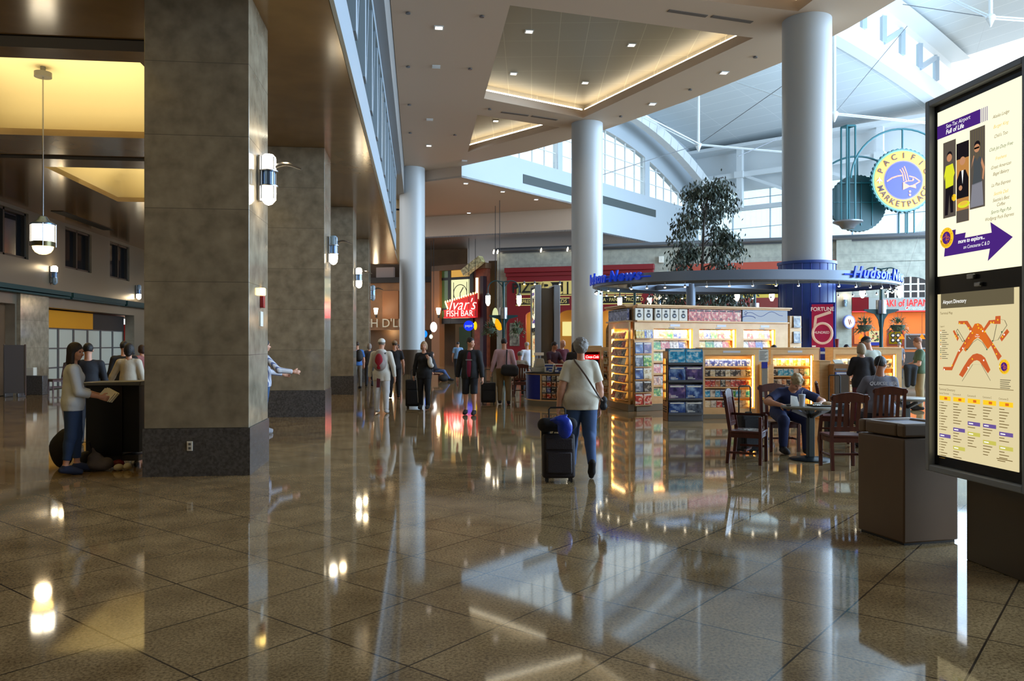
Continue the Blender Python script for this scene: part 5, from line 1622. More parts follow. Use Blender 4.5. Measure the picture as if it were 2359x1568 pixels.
def promo(mb, x0, x1, z0, z1, y, full=True):
    P, R_, G_, C_, T_ = panel_print(mb, x0, x1, z0, z1, y)
    R_(0, .54, .085, .165, 'purple')
    for k in range(5):
        R_(.54 + .02 * k, .548 + .02 * k, .085, .165, 'lilac')
    T_('Sea-Tac Airport', .12, .108, .033, 'white', align='LEFT', shear=.15, sx=1.0)
    T_('Full of Life', .12, .142, .038, 'white', align='LEFT', shear=.15, bold=.02)
    R_(.08, .245, .20, .655, 'bg'); R_(.255, .41, .235, .70, 'bg2', 1); R_(.255, .41, .235, .33, 'suit', 2); R_(.42, .60, .185, .64, 'bg', 1)
    for k in range(6):
        R_(.43 + .028 * k, .44 + .028 * k, .19, .36, 'grey', 2)
    # child in a yellow shirt, man in a dark suit with a plate, woman in a grey top
    C_(.165, .30, .034, 'skin', 3); C_(.165, .285, .034, 'suit', 2)
    G_([(.12, .345), (.21, .34), (.235, .40), (.22, .42), (.215, .47), (.115, .48), (.11, .40), (.10, .43), (.095, .40)], 'tee', 3)
    G_([(.115, .475), (.215, .47), (.215, .63), (.18, .63), (.165, .52), (.145, .64), (.105, .64)], 'suit', 3)
    C_(.225, .545, .03, 'yellow', 3)
    C_(.335, .345, .036, 'skin', 4); G_([(.30, .40), (.37, .40), (.408, .45), (.408, .56), (.26, .56), (.262, .45)], 'suit', 3); G_([(.322, .40), (.348, .40), (.335, .48)], 'white', 4)
    C_(.31, .50, .022, 'skin', 4); C_(.35, .60, .075, 'tee', 4, 18, .02); C_(.35, .594, .05, 'gold', 5, 14, .012); R_(.256, .41, .63, .70, 'bg', 3)
    C_(.51, .30, .034, 'skin', 4); C_(.512, .283, .036, 'suit', 3); R_(.48, .54, .294, .304, 'black', 5)
    G_([(.465, .36), (.49, .35), (.51, .375), (.53, .35), (.565, .36), (.55, .43), (.565, .50), (.455, .505), (.47, .43)], 'tank', 3)
    G_([(.45, .50), (.57, .495), (.585, .63), (.43, .63)], 'jean', 3); G_([(.565, .36), (.60, .42), (.585, .49), (.57, .48), (.578, .43), (.555, .39)], 'skin', 3); G_([(.465, .36), (.435, .41), (.47, .335), (.48, .34), (.455, .40)], 'skin', 4)
    for s, v, m in [('Alaska Lodge', .152, 'brown'), ('Burger King', .208, 'gold'), ("Chili's Too", .262, 'brown'), ('Club Jet Duty Free', .328, 'green'), ('Freshens', .385, 'gold'), ('Great American', .43, 'brown'), ('Bagel Bakery', .467, 'brown'), ('La Pisa Express', .527, 'brown'), ('Seattle Deli', .577, 'gold'), ("Seattle's Best", .612, 'brown'), ('Coffee', .640, 'brown'), ('Sports Page Pub', .675, 'green'), ('Wolfgang Puck Express', .708, 'brown')]:
        T_(s, .78 if v < .7 else .76, v + .01, .026, m, shear=.4, sx=.9)
    G_([(.09, .885), (.125, .735), (.245, .735), (.24, .765), (.37, .765), (.36, .795), (.675, .795), (.66, .735), (.905, .84), (.63, .95), (.655, .882)], 'purple', 1)
    T_('more to explore...', .44, .812, .033, 'white', shear=.2, bold=.02, sx=.92)
    T_('on Concourse C & D', .50, .85, .029, 'white', shear=.2, sx=.85)
    emblem(mb, P(.13, .775, 3), .062 * (z1 - z0), (1, 0, 0), (0, 0, 1), EMI, .0012)
def directory(mb, x0, x1, z0, z1, y):
    P, R_, G_, C_, T_ = panel_print(mb, x0, x1, z0, z1, y)
    R_(.05, .955, 0, .09, 'grey')
    T_('Airport Directory', .085, .052, .032, 'white', align='LEFT', bold=.01, sx=.9)
    T_('Terminal Map', .045, .12, .022, 'brown', align='LEFT', sx=.95)
    T_('Legend', .045, .20, .014, 'brown', align='LEFT')
    for k in range(15):
        C_(.05, .225 + .0123 * k, .006, ('orange', 'white', 'grey', 'green', 'green', 'yellow', 'grey')[k % 7], 1, 6)
        R_(.065, .11 + .012 * ((k * 7) % 5), .223 + .0123 * k, .2265 + .0123 * k, 'grey')
    def q(pts):
        o = []
        for x, y_ in pts:
            s = (x - 130) / 1325
            o.append((max(.01, s * 1.0), (y_ - (112 - 112 * s)) / (2530 + 370 * s)))
        return o
    G_(q([(720, 700), (745, 650), (790, 575), (850, 565), (900, 590), (940, 650), (1060, 880), (1050, 920), (1000, 975), (900, 830), (840, 790), (780, 830), (640, 1015), (610, 985)]), 'orange', 1)
    G_(q([(515, 530), (670, 527), (760, 660), (720, 700), (640, 580), (515, 578)]), 'orange2', 1)
    G_(q([(935, 650), (1020, 520), (1115, 512), (1120, 455), (1198, 450), (1197, 578), (1110, 578), (1050, 562), (955, 690)]), 'orange2', 1)
    G_(q([(955, 690), (1215, 1085), (1160, 1155), (1130, 1085), (1045, 905)]), 'orange2', 1)
    G_(q([(720, 700), (790, 740), (525, 1060), (500, 1020)]), 'orange2', 1)
    G_(q([(500, 1020), (525, 1060), (400, 1308), (240, 1305), (240, 1255), (385, 1255)]), 'orange2', 1)
    G_(q([(415, 690), (440, 670), (522, 800), (497, 848)]), 'orange2', 1)
    G_(q([(1185, 800), (1295, 655), (1327, 705), (1215, 855)]), 'orange2', 1)
    arc_o = [(525, 1380), (600, 1260), (690, 1130), (760, 1060), (830, 1040), (900, 1060), (960, 1110), (1045, 1300)]
    arc_i = [(590, 1420), (650, 1330), (720, 1220), (780, 1160), (830, 1148), (870, 1165), (930, 1250), (1005, 1355)]
    for a, b, c, d in zip(arc_o, arc_o[1:], arc_i[1:], arc_i):
        G_(q([a, b, c, d]), 'orange2', 2)
    for x, y_ in [(545, 570), (620, 568), (700, 640), (735, 690), (760, 720), (865, 640), (850, 590), (905, 660), (930, 690), (965, 700), (1060, 555), (1100, 555), (1165, 515), (700, 800), (640, 880), (600, 960), (540, 1000), (1090, 900), (1120, 950), (1145, 1050), (470, 765), (490, 795), (1260, 745), (1235, 780), (410, 1230), (270, 1295), (690, 1265), (760, 1130), (945, 1150)]:
        C_(*q([(x, y_)])[0], .008, 'yellow' if x % 3 else 'white', 5, 6)
    for p in ((625, 840), (515, 748), (1085, 845), (1225, 705), (668, 978), (995, 978)):
        C_(*q([p])[0], .008, 'green', 5, 6)
    def line(pts, m='grey', w=.004):
        for a, b in zip(pts, pts[1:]):
            a2, b2 = P(*q([a])[0], 2), P(*q([b])[0], 2)
            mb.bar(a2, b2, .0006, w, PI_[m], (0, 1, 0))
    line([(480, 690), (500, 655), (620, 840), (590, 860), (480, 690)])
    line([(1140, 585), (1090, 840)]); line([(1200, 505), (1260, 520), (1295, 600), (1225, 705)]); line([(1225, 710), (1160, 830), (1085, 845)])
    line([(668, 985), (760, 870), (840, 815), (920, 870), (995, 985)])
    line([(580, 1480), (760, 1215), (900, 1215), (1045, 1470)], 'grey', .003)
    T_('Main', *q([(840, 745)])[0], .011, 'white'); T_('Terminal', *q([(838, 775)])[0], .011, 'white')
    emblem(mb, P(*q([(1258, 1250)])[0], 3), .041 * (z1 - z0), (1, 0, 0), (0, 0, 1), EMI, .001)
    for k in range(5):
        R_(.80, .92 - .01 * (k % 3), .505 + .011 * k, .509 + .011 * k, 'grey')
    R_(.02, .95, .558, .561, 'brown')
    T_('Terminal Directory', .03, .588, .02, 'brown', align='LEFT', sx=.95)
    for k, s in enumerate(('Central Terminal', 'Concourse A', 'Concourse B', 'Concourse C', 'Concourse D')):
        u = .03 + .19 * k
        T_(s, u, .612, .0155, 'brown', align='LEFT', sx=.86)
        R_(u, u + .155, .628, .655, 'yellow'); R_(u + .07, u + .11, .634, .649, 'orange', 2)
        v = .668
        def lines(n, v):
            for j in range(n):
                R_(u + (.02 if k == 0 else 0), u + .06 + .05 * ((j * 3 + k) % 4) / 3, v, v + .004, 'brown')
                if k == 0:
                    R_(u, u + .012, v, v + .004, 'brown')
                v += .0165
            return v
        v = lines((11, 8, 5, 5, 7)[k], v) + .012
        R_(u, u + .155, v, v + .022, 'lilac'); R_(u + .015, u + .07, v + .008, v + .014, 'white', 2)
        v = lines((8, 4, 1, 3, 2)[k], v + .032) + .012
        if k:
            R_(u, u + .155, v, v + .022, 'lime'); R_(u + .015, u + .07, v + .008, v + .014, 'white', 2)
            lines((0, 3, 4, 4, 3)[k], v + .032)
    R_(.76, .94, .945, .949, 'brown'); R_(.77, .86, .955, .959, 'brown')
M['sign_frame'] = mat('sign_frame_grey', (146, 150, 156), .4, metal=.15)
M['sign_dark'] = mat('sign_mat_black', (20, 21, 25), .2)
M['bronze'] = mat('bronze_metal', (92, 80, 64), .4, metal=.2)
def dirsign(loc, rz, label, full=True):
    t = thing('directory_sign', label, 'directory sign', loc, rz)
    wd, zb, zt = 1.08, .66, 3.585
    for y0, s in ((0, 1), (.63, -1)):
        f, b = (y0, y0 + .2)
        mb = MB()
        for q in ((0, .05, zb, zt), (wd - .05, wd, zb, zt), (.05, wd - .05, zb, zb + .05), (.05, wd - .05, zt - .05, zt)):
            mb.box(q[0], q[1], f, b, q[2], q[3])
        mb.obj('frame', M['sign_frame'], t, bevel=.008)
        yy = (f + .05) if s > 0 else (b - .05)
        MB().box(.05, wd - .05, min(yy, (f + b) / 2), max(yy, (f + b) / 2), zb + .05, zt - .05).obj('mat_board', M['sign_dark'], t, smooth=0)
        if s > 0:
            x0, x1 = .095, .985
            MB().box(x0, x1, yy - .006, yy, 2.19, 3.475).obj('promo_panel', PR['cream'], t, smooth=0)
            MB().box(x0, x1 - .035, yy - .006, yy, .79, 2.05).obj('map_panel', PR['paper'], t, smooth=0)
            mb = MB()
            promo(mb, x0, x1, 2.19, 3.475, yy - .007)
            mb.obj('promo_print', PM, t, smooth=0)
            mb = MB()
            directory(mb, x0, x1 - .035, .79, 2.05, yy - .007)
            mb.obj('map_print', PM, t, smooth=0)
            MB().box(.46, .53, yy - .03, yy, 2.14, 2.175).box(.54, .60, yy - .03, yy, 2.08, 2.11).obj('latch', M['steel'], t, bevel=.004)
    MB().box(.12, wd - .12, .2, .63, zb + .05, zt - .1).obj('core', M['bronze'], t, bevel=.01)
    MB().box(.23, .86, .19, .64, 0, zb).obj('base', M['bronze'], t, bevel=.006)
    return t
dirsign((4.0, 5.96, 0), -PI / 2, 'tall free-standing directory sign with a lit marketplace advert over an airport map')
x, y = fl(1222, 27.2)[:2]
dirsign((x, y, 0), -PI / 2, 'second tall directory sign seen edge-on behind the round counter')
# square litter bin
t = thing('litter_bin', 'brown square litter bin with a blue-lined top beside the directory sign', 'litter bin', (*wxy(3.22, 6.58), 0), rzof(.52, .14))
M['bin'] = mat('bin_brown', (104, 80, 58), .42, c2=(110, 86, 62), nscale=2)
MB().box(0, .545, 0, .56, .02, .88).obj('body', M['bin'], t, bevel=.012)
MB().box(.02, .525, .02, .54, 0, .03).obj('foot', M['black'], t, smooth=0)
mb = MB()
for q in ((0, .545, 0, .09), (0, .545, .47, .56), (0, .09, .09, .47), (.455, .545, .09, .47)):
    mb.box(*q, .89, 1.0)
mb.obj('lid', M['bin'], t, bevel=.02, seg=3)
MB().box(.09, .455, .09, .47, .90, .985).obj('liner', mat('bin_liner_blue', (30, 44, 84), .35), t, smooth=0)

# ------------------------------------------------------------------ cafe furniture
def chair(label, loc, rz, arms=False):
    """mission chair, faces local +y"""
    t = thing('dining_chair', label, 'chair', loc, rz, 'mahogany slat-back chairs')
    m = M['mahogany']
    MB().box(-.235, .235, -.21, .23, .425, .46).obj('seat', m, t, bevel=.012)
    fr = MB()
    for q in ((-.22, .22, .19, .215), (-.22, .22, -.215, -.19), (-.225, -.20, -.2, .2), (.20, .225, -.2, .2)):
        fr.box(*q, .365, .425)
    fr.obj('apron', m, t, smooth=0)
    for s in (-1, 1):
        MB().box(s * .215 - .022, s * .215 + .022, .185, .229, 0, .66 if arms else .425).obj('leg', m, t, bevel=.004)
        MB().bar((s * .21, -.24, 0), (s * .21, -.20, .45), .042, .045).bar((s * .21, -.20, .44), (s * .205, -.285, 1.0), .042, .045).obj('leg', m, t, smooth=0)
        MB().box(s * .21 - .012, s * .21 + .012, -.2, .2, .17, .2).obj('stretcher', m, t, smooth=0)
        if arms:
            MB().slabxz([(-.24, .66), (.25, .66), (.25, .69), (-.24, .69)], -.03, .03).obj('armrest', m, t, bevel=.008).rotation_euler = (0, 0, PI / 2)
            t.children[-1].location = (s * .23, 0, 0)
    MB().box(-.2, .2, -.012, .012, .17, .2).obj('stretcher', m, t, smooth=0)
    arch = [(-.25, .945)] + [(-.25 + .5 * k / 10, .985 + .055 * math.sin(PI * k / 10)) for k in range(11)] + [(.25, .945)] + [(.2 - .4 * k / 6, .90 + .012 * math.sin(PI * k / 6)) for k in range(7)]
    o = MB().slabxz(arch, -.015, .015).obj('top_rail', m, t, bevel=.004)
    o.location = (0, -.275, 0)
    o.rotation_euler = (R(8), 0, 0)
    o.location.y = -.275 + .94 * math.sin(R(8))
    MB().bar((-.2, -.215, .545), (.2, -.215, .545), .022, .06).obj('lower_rail', m, t, smooth=0)
    for k in range(4):
        x = -.12 + .08 * k
        MB().bar((x, -.215, .55), (x, -.272, .93), .05, .014, 0, (0, 1, 0)).obj('slat', m, t, smooth=0)
    return t
def table(label, loc, r=.405):
    t = thing('cafe_table', label, 'table', loc, 0, 'round cafe tables')
    MB().lathe([(0, .735), (r - .01, .735), (r, .742), (r, .765), (r - .01, .772), (0, .772)], 40).obj('table_top', mat('table_laminate', (120, 116, 104), .3, c2=(132, 128, 114), nscale=12), t)
    MB().box(-.045, .045, -.045, .045, .03, .735).obj('post', mat('table_post', (52, 60, 60), .4, metal=.4), t, bevel=.006)
    MB().lathe([(.29, 0), (.29, .012), (.26, .025), (.1, .04), (.06, .05), (0, .05)], 36).obj('base', mat('table_base', (36, 44, 48), .3, metal=.4), t)
    for k in range(4):
        a = k * PI / 2
        MB().bar((.04 * math.cos(a), .04 * math.sin(a), .62), (.28 * math.cos(a), .28 * math.sin(a), .72), .03, .05).obj('bracket', M['steel_paint'], t, smooth=0)
    return t
def cpl(r, d):
    return (*wxy(r, d), 0)
T1 = cpl(4.285, 11.5)
table('round cafe table with a drink, a tray and papers in front of the seated man', T1)
T2 = cpl(6.5, 13.2)
table('round cafe table behind the litter bin, beside the man in the grey tee', T2)
# armchair on the left: rear-left foot (2.94,11.13), rear-right (3.2,11.55), faces (.38,-.23)
chair('mahogany armchair with a newspaper on its seat, left of the cafe table', cpl(3.31, 11.23), rzof(.42, -.22) - PI / 2, True)
chair('mahogany chair under the seated man with the drink', cpl(4.19, 12.54), rzof(.05, -1) - PI / 2)
chair('mahogany chair pulled to the near side of the cafe table, back to us', cpl(4.42, 10.72), rzof(.05, 1) - PI / 2)
chair('mahogany armchair with pale glare on its slats, beside the upright black suitcase', cpl(5.45, 13.55), rzof(1, -.35) - PI / 2, True)
chair('mahogany chair under the man in the grey tee, back to us', cpl(5.68, 12.22), rzof(.15, 1) - PI / 2)
# on the table
f = FR(T1, -YAW)
t = thing('drink_cup', 'tall paper cup with lid and straw on the cafe table', 'cup', f(-.165, -.12, .773))
MB().lathe([(.03, 0), (.034, .0), (.047, .155), (.049, .16), (.049, .168), (.044, .172), (0, .172)], 24).obj('cup', mat('cup_paper', (200, 204, 214), .5), t)
MB().lathe([(.0345, .04), (.0395, .04 + .06), (.039, .1), (.034, .04)], 24, cap=False).obj('print_band', mat('cup_print', (60, 90, 140), .5), t)
MB().tube([(0, 0, .17), (.004, 0, .215), (.02, 0, .235)], .004, 6).obj('straw', LABELW, t)
t = thing('serving_tray', 'dark serving tray on the cafe table', 'tray', f(.16, -.10, .773), -YAW)
MB().box(-.2, .2, -.14, .14, 0, .008).box(-.2, .2, -.14, -.13, .008, .02).box(-.2, .2, .13, .14, .008, .02).box(-.2, -.19, -.13, .13, .008, .02).box(.19, .2, -.13, .13, .008, .02).obj('body', M['black'], t, bevel=.003)
t = thing('paper_bowl', 'small white paper bowl with a plastic fork on the tray', 'bowl', f(.08, -.06, .782))
MB().lathe([(.035, 0), (.05, .035), (.052, .037), (.046, .035), (.03, .006), (0, .006)], 20).obj('bowl', PAPER, t)
MB().bar((0, 0, .03), (.07, 0, .065), .004, .008).obj('fork', LABELW, t, smooth=0)
t = thing('sandwich', 'wrapped roll on the tray at the right of the table', 'food', f(.22, -.05, .782))
MB().ell((0, 0, .028), (.08, .045, .028), 16, 8).obj('roll', mat('bread', (200, 170, 130), .7, c2=(160, 120, 80), nscale=20), t)
MB().box(-.09, .09, -.06, .06, -.0, .004).obj('wrapper', PAPER, t, smooth=0)
def crumple(name, label, cat, loc, sx, sy, h, m, rz=0, seed=1):
    rr = random.Random(seed)
    n = 7
    vs = [((i / n - .5) * sx, (j / n - .5) * sy, h * rr.random() ** 2 * (1 if 0 < i < n and 0 < j < n else .25) + .002) for j in range(n + 1) for i in range(n + 1)]
    mb = MB().add(vs, [(j * (n + 1) + i, j * (n + 1) + i + 1, (j + 1) * (n + 1) + i + 1, (j + 1) * (n + 1) + i) for j in range(n) for i in range(n)])
    o = mb.obj(name, m, None, loc, rz, smooth=0)
    so = o.modifiers.new('sheet', 'SOLIDIFY')
    so.thickness = .002
    return tag(o, label, cat)
crumple('napkin', 'crumpled white napkin at the front edge of the tray', 'napkin', f(.03, -.17, .783), .12, .08, .025, PAPER, .3, 3)
o = MB().add([(-.07, 0, 0), (.07, .03, 0), (.05, .07, .13), (-.05, .05, .15), (-.07, .002, 0), (.07, .032, 0), (.05, .072, .13), (-.05, .052, .15)], [(0, 1, 2, 3), (7, 6, 5, 4)]).obj('menu_sheet', PAPER, None, f(-.245, -.08, .773), -YAW, smooth=0)
tag(o, 'folded white paper leaning up behind the drink cup', 'paper')
o = MB().lathe([(.03, 0), (.035, .02), (.03, .02), (.026, .006), (0, .006)], 16).obj('ashtray', M['steel_paint'], None, f(-.34, -.08, .773))
tag(o, 'tiny metal dish at the left rim of the cafe table', 'dish')
crumple('newspaper', 'folded newspaper lying on the armchair seat', 'newspaper', (*wxy(3.34, 11.2), .462), .3, .22, .02, mat('newsprint', (176, 172, 164), .7, c2=(110, 106, 100), nscale=30), .4, 7)
f2 = FR(T2, -YAW)
t = thing('salt_shaker', 'small lit jar on the far cafe table', 'jar', f2(-.18, -.1, .773))
MB().cyl((0, 0, 0), (0, 0, .09), .025, n=12).obj('jar', mat('jar_glass', (210, 200, 180), .1), t)
MB().cyl((0, 0, .09), (0, 0, .11), .026, n=12).obj('lid', M['steel'], t)

# ------------------------------------------------------------------ luggage
M['nylon'] = mat('black_nylon', (24, 22, 25), .7, bump=.3, bscale=90)
M['nylon2'] = mat('maroon_black_nylon', (34, 24, 28), .7, bump=.3, bscale=90)
def suitcase(label, loc, rz, w=.36, dp=.22, h=.56, hh=1.0, m=None, tilt=0.0):
    """upright roller case; front is local -y, the wheels and handle are on the +y side"""
    m = m or M['nylon']
    t = thing('roller_suitcase', label, 'suitcase', loc, rz)
    t.rotation_euler = (tilt, 0, rz)
    MB().box(-w / 2, w / 2, -dp / 2, dp / 2, .05, h).obj('body', m, t, bevel=.035, seg=3)
    MB().box(-w / 2 + .04, w / 2 - .04, -dp / 2 - .03, -dp / 2 + .01, .1, h * .62).obj('pocket', m, t, bevel=.02)
    MB().box(-w / 2 + .03, w / 2 - .03, -dp / 2 - .016, -dp / 2 + .01, h * .66, h - .06).obj('pocket', m, t, bevel=.012)
    MB().tube([(-.06, -.02, h), (-.05, -.02, h + .03), (.05, -.02, h + .03), (.06, -.02, h)], .01, 6).obj('carry_handle', M['black'], t)
    MB().tube([(-.10, dp / 2 - .04, h), (-.10, dp / 2 - .04, hh - .02), (-.08, dp / 2 - .04, hh), (.08, dp / 2 - .04, hh), (.10, dp / 2 - .04, hh - .02), (.10, dp / 2 - .04, h)], .011, 8).obj('pull_handle', M['black'], t)
    for s in (-1, 1):
        MB().cyl((s * (w / 2 - .05) - .015, dp / 2 - .03, .04), (s * (w / 2 - .05) + .015, dp / 2 - .03, .04), .04, n=14).obj('wheel', M['black'], t)
        MB().box(s * (w / 2 - .05) - .015, s * (w / 2 - .05) + .015, -dp / 2 + .02, -dp / 2 + .05, 0, .06).obj('foot', M['black'], t, smooth=0)
    return t
suitcase('black roller suitcase standing behind the left armchair, its handle raised', cpl(3.56, 12.10), -YAW + .3, .34, .24, .60, 1.02)
suitcase('black roller suitcase standing behind the near chair, by the glare-lit armchair', cpl(5.75, 14.2), -YAW, .36, .24, .6, 1.1)
suitcase('black roller suitcase pulled by the man in the pink shirt', cpl(-.65, 22.0), -YAW, .40, .25, .60, .95, None, 0)
suitcase('large black roller suitcase beside the woman in the black suit', cpl(-2.52, 20.7), -YAW, .44, .28, .74, .98)
suitcase('maroon-black roller suitcase pulled by the woman in the white blouse', cpl(.56, 9.62), -YAW + .04, .385, .23, .58, .90, M['nylon2'], R(-8))
# ------------------------------------------------------------------ round sales counter left of the news stand
cc = fl(1300, 22.2)
crz = -YAW
t = thing('sales_counter', 'round sales counter with a royal blue panel and snack racks in its front', 'counter', cc, crz)
CR_, a0, a1 = 1.15, R(195), R(318)
def arcpart(name, r0, r1, z0, z1, b0, b1, m, n=20, parent=t):
    outer = [(r1 * math.cos(a), r1 * math.sin(a)) for a in np.linspace(b0, b1, n)]
    inner_ = [(r0 * math.cos(a), r0 * math.sin(a)) for a in np.linspace(b1, b0, n)]
    return MB().prism(outer + inner_, z0, z1).obj(name, m, parent)
arcpart('toe_kick', CR_ - .45, CR_ - .02, 0, .14, a0, a1, M['plinth'])
arcpart('body', CR_ - .4, CR_ - .06, .14, .86, a0, a1, M['maple'])
arcpart('worktop', CR_ - .5, CR_ + .02, .86, .90, a0 - .03, a1 + .03, mat('counter_top', (60, 58, 60), .3))
arcpart('blue_panel', CR_ - .06, CR_ - .03, .17, .83, R(198), R(232), M['blue'])
arcpart('edge_trim', CR_ - .06, CR_ - .015, .14, .17, a0, a1, M['maple'])
arcpart('edge_trim', CR_ - .06, CR_ - .015, .83, .86, a0, a1, M['maple'])
arcpart('divider', CR_ - .07, CR_ - .01, .14, .86, R(232), R(234), M['maple'], 4)
arcpart('blue_panel', CR_ - .06, CR_ - .03, .17, .83, R(300), R(317), M['navy'])
arcpart('rack_recess', CR_ - .06, CR_ - .05, .18, .82, R(234), R(299), mat('rack_brown', (90, 64, 44), .6))
for j in range(4):
    arcpart('rack_ledge', CR_ - .06, CR_ + .0, .2 + j * .155, .215 + j * .155, R(235), R(298), M['steel_paint'])
fC = FR(cc, crz)
kk = 0
for j in range(4):
    for i in range(9):
        a = R(238 + i * 7)
        key = ('warm', 'dark', 'red', 'pale', 'warm', 'blue')[(i * 2 + j * 3) % 6]
        q = fC((CR_ - .018) * math.cos(a), (CR_ - .018) * math.sin(a), .218 + j * .155)
        o = put('snack_packet', magazine(key, .11, .125, .02), q, crz + a + PI / 2, '%s snack packet, %s along the %s ledge of the round counter' % (CWORD[key], nth(i), ('lowest', 'second', 'third', 'top')[j]), 'snack packet', 'snack packets in the round counter')
for i in range(3):
    a = R(243 + i * 17)
    q = fC((CR_ - .2) * math.cos(a), (CR_ - .2) * math.sin(a), .902)
    mb = MB().box(-.13, .13, -.08, .08, 0, .22).box(-.12, .12, -.083, -.08, .15, .2, 1).box(-.08, .1, -.083, -.08, .04, .13, 2)
    tag(mb.obj('counter_box', [PAPER, M['red'] if i else M['navy'], M['navy']], None, q, crz + a + PI / 2, smooth=0), 'printed white counter box, %s from the left on the round counter' % nth(i), 'box', 'boxes on the round counter')
q = fC(-.72, -.55, .902)
t = thing('cash_register', 'pale grey cash register with a small display on the round counter', 'cash register', q, crz + .2)
MB().box(-.16, .16, -.18, .18, 0, .12).obj('drawer', mat('register_beige', (170, 164, 144), .5), t, bevel=.01)
MB().slabxz([(-.14, .12), (.16, .12), (.10, .36), (-.08, .36)], -.12, .12).obj('body', mat('register_beige2', (150, 146, 128), .5), t, bevel=.01)
MB().cyl((0, 0, .36), (0, 0, .44), .015, n=8).obj('pole', M['black'], t)
MB().box(-.13, .13, -.02, .02, .44, .52).obj('display', PAPER, t, bevel=.006)
for i in range(6):
    a = R(247 + i * 9)
    q = fC((CR_ - .07) * math.cos(a), (CR_ - .07) * math.sin(a), .902)
    o = MB().box(-.05, .05, -.03, .03, 0, .08).box(-.045, .045, -.032, -.03, .02, .06, 1).obj('candy_box', [M['navy'] if i % 2 else PAPER, LABELW if i % 2 else M['navy']], None, q, crz + a + PI / 2, smooth=0)
    tag(o, 'small %s candy box, %s along the front edge of the round counter' % (('white', 'navy')[i % 2], nth(i)), 'box', 'candy boxes on the round counter')
# drinks cooler and bread rack beside it
p = fl(1346, 23.6)
t = thing('drinks_cooler', 'drinks cooler with a red lit header in a maple surround', 'drinks cooler', p, -YAW)
MB().box(-.05, .52, 0, .6, 1.42, 1.60).box(-.05, .0, 0, .6, 0, 1.42).box(.46, .52, 0, .6, 0, 1.42).obj('surround', M['maple'], t, bevel=.006)
MB().box(0, .46, .5, .58, .05, 1.42).obj('back', INK, t, smooth=0)
MB().box(.02, .44, .03, .06, 1.2, 1.34).obj('header', glow('cooler_red', (220, 20, 24), 1.3), t, smooth=0)
mb = MB()
mb.text('Coca-Cola', .105, (.23, .025, 1.27), shear=.3, bold=.02, sx=.85)
mb.obj('header_text', glow('cooler_white', (255, 240, 236), 1.4), t, smooth=0)
for j in range(4):
    MB().box(.0, .46, .08, .5, .15 + j * .26, .165 + j * .26).obj('shelf', M['steel_paint'], t, smooth=0)
btl = MB().lathe([(.028, 0), (.03, .02), (.03, .13), (.012, .18), (.012, .2), (0, .2)], 12).obj('tmp', mat('bottle_teal', (30, 110, 130), .1, emit=(20, 90, 110), es=.25), smooth=40)
for j in range(4):
    for i in range(6):
        o = bpy.data.objects.new('drink_bottle', btl.data)
        COL.objects.link(o)
        o.location = FR(p, -YAW)(.055 + .07 * i, .13, .166 + j * .26)
        tag(o, 'teal drink bottle, %s from the left on the %s shelf of the cooler' % (nth(i), ('lowest', 'second', 'third', 'top')[j]), 'bottle', 'bottles in the cooler')
bpy.data.objects.remove(btl)
p = fl(1389, 22.9)
t = thing('snack_rack', 'narrow tan rack of bagged snacks between the cooler and the news stand', 'snack rack', p, -YAW)
MB().box(0, .26, .35, .4, 0, 1.56).box(0, .02, 0, .35, 0, 1.56).obj('frame', M['maple'], t, smooth=0)
for j in range(6):
    MB().box(.02, .26, .0, .35, .22 + j * .21, .235 + j * .21).obj('shelf', M['maple_dark'], t, smooth=0)
    for i in range(2):
        put('snack_bag', magazine(('warm', 'cream', 'dark')[(i + j) % 3], .10, .17, .04), FR(p, -YAW)(.08 + .12 * i, .05, .237 + j * .21), -YAW, '%s snack bag, %s, on the %s shelf of the tan rack' % (CWORD[('warm', 'cream', 'dark')[(i + j) % 3]], ('left', 'right')[i], nth(j)), 'snack bag', 'snack bags on the tan rack')
tp_ = fl(1400, 24.4)
t = thing('bread_sign', 'rounded tan panel rising behind the left end of the news stand', 'sign', tp_, -YAW)
MB().slabxz([(-.05, 0), (.4, 0), (.4, 2.35), (.3, 2.45), (.05, 2.35), (-.05, 2.1)], 0, .05).obj('panel', mat('tan_panel', (160, 116, 60), .6, c2=(120, 80, 40), nscale=9), t, smooth=0)

# ------------------------------------------------------------------ left side: podium, sign board, chairs, bags
p = fl(197, 10.8)
prz = -YAW - .02
t = thing('podium', 'black waist-high podium with a grey top beside the woman holding papers', 'podium', p, prz)
MB().box(0, .50, 0, .42, .16, 1.10).obj('body', M['black'], t, bevel=.008)
MB().box(.50, .72, .02, .06, .2, 1.10).box(.50, .72, .38, .42, .2, 1.10).box(.68, .72, .06, .38, .2, 1.10).box(.50, .70, .04, .4, .82, .85).obj('side_shelf', M['black'], t, smooth=0)
MB().slabxz([(-.06, 1.10), (.76, 1.10), (.78, 1.16), (-.06, 1.14)], -.05, .46).obj('top_board', M['steel_paint'], t, bevel=.008)
MB().box(.02, .70, .04, .4, .08, .16).obj('base', M['steel_paint'], t, smooth=0)
for x, y in ((.06, .06), (.66, .06), (.06, .36), (.66, .36)):
    MB().cyl((x - .015, y, .04), (x + .015, y, .04), .04, n=12).obj('wheel', M['black'], t)
def blob(name, label, cat, loc, r, m, rz=0, parts=()):
    mb = MB().ell((0, 0, r[2]), r, 16, 12)
    rr = random.Random(len(label))
    mb.v = [(x * (1 + .12 * math.sin(9 * z + x * 14)), y * (1 + .1 * math.sin(8 * x + 3)), max(0.0, z * (1 + .08 * math.sin(11 * x + 7 * y)))) for x, y, z in mb.v]
    o = mb.obj(name, m, None, loc, rz, smooth=180)
    return tag(o, label, cat)
gp = FR(p, prz)
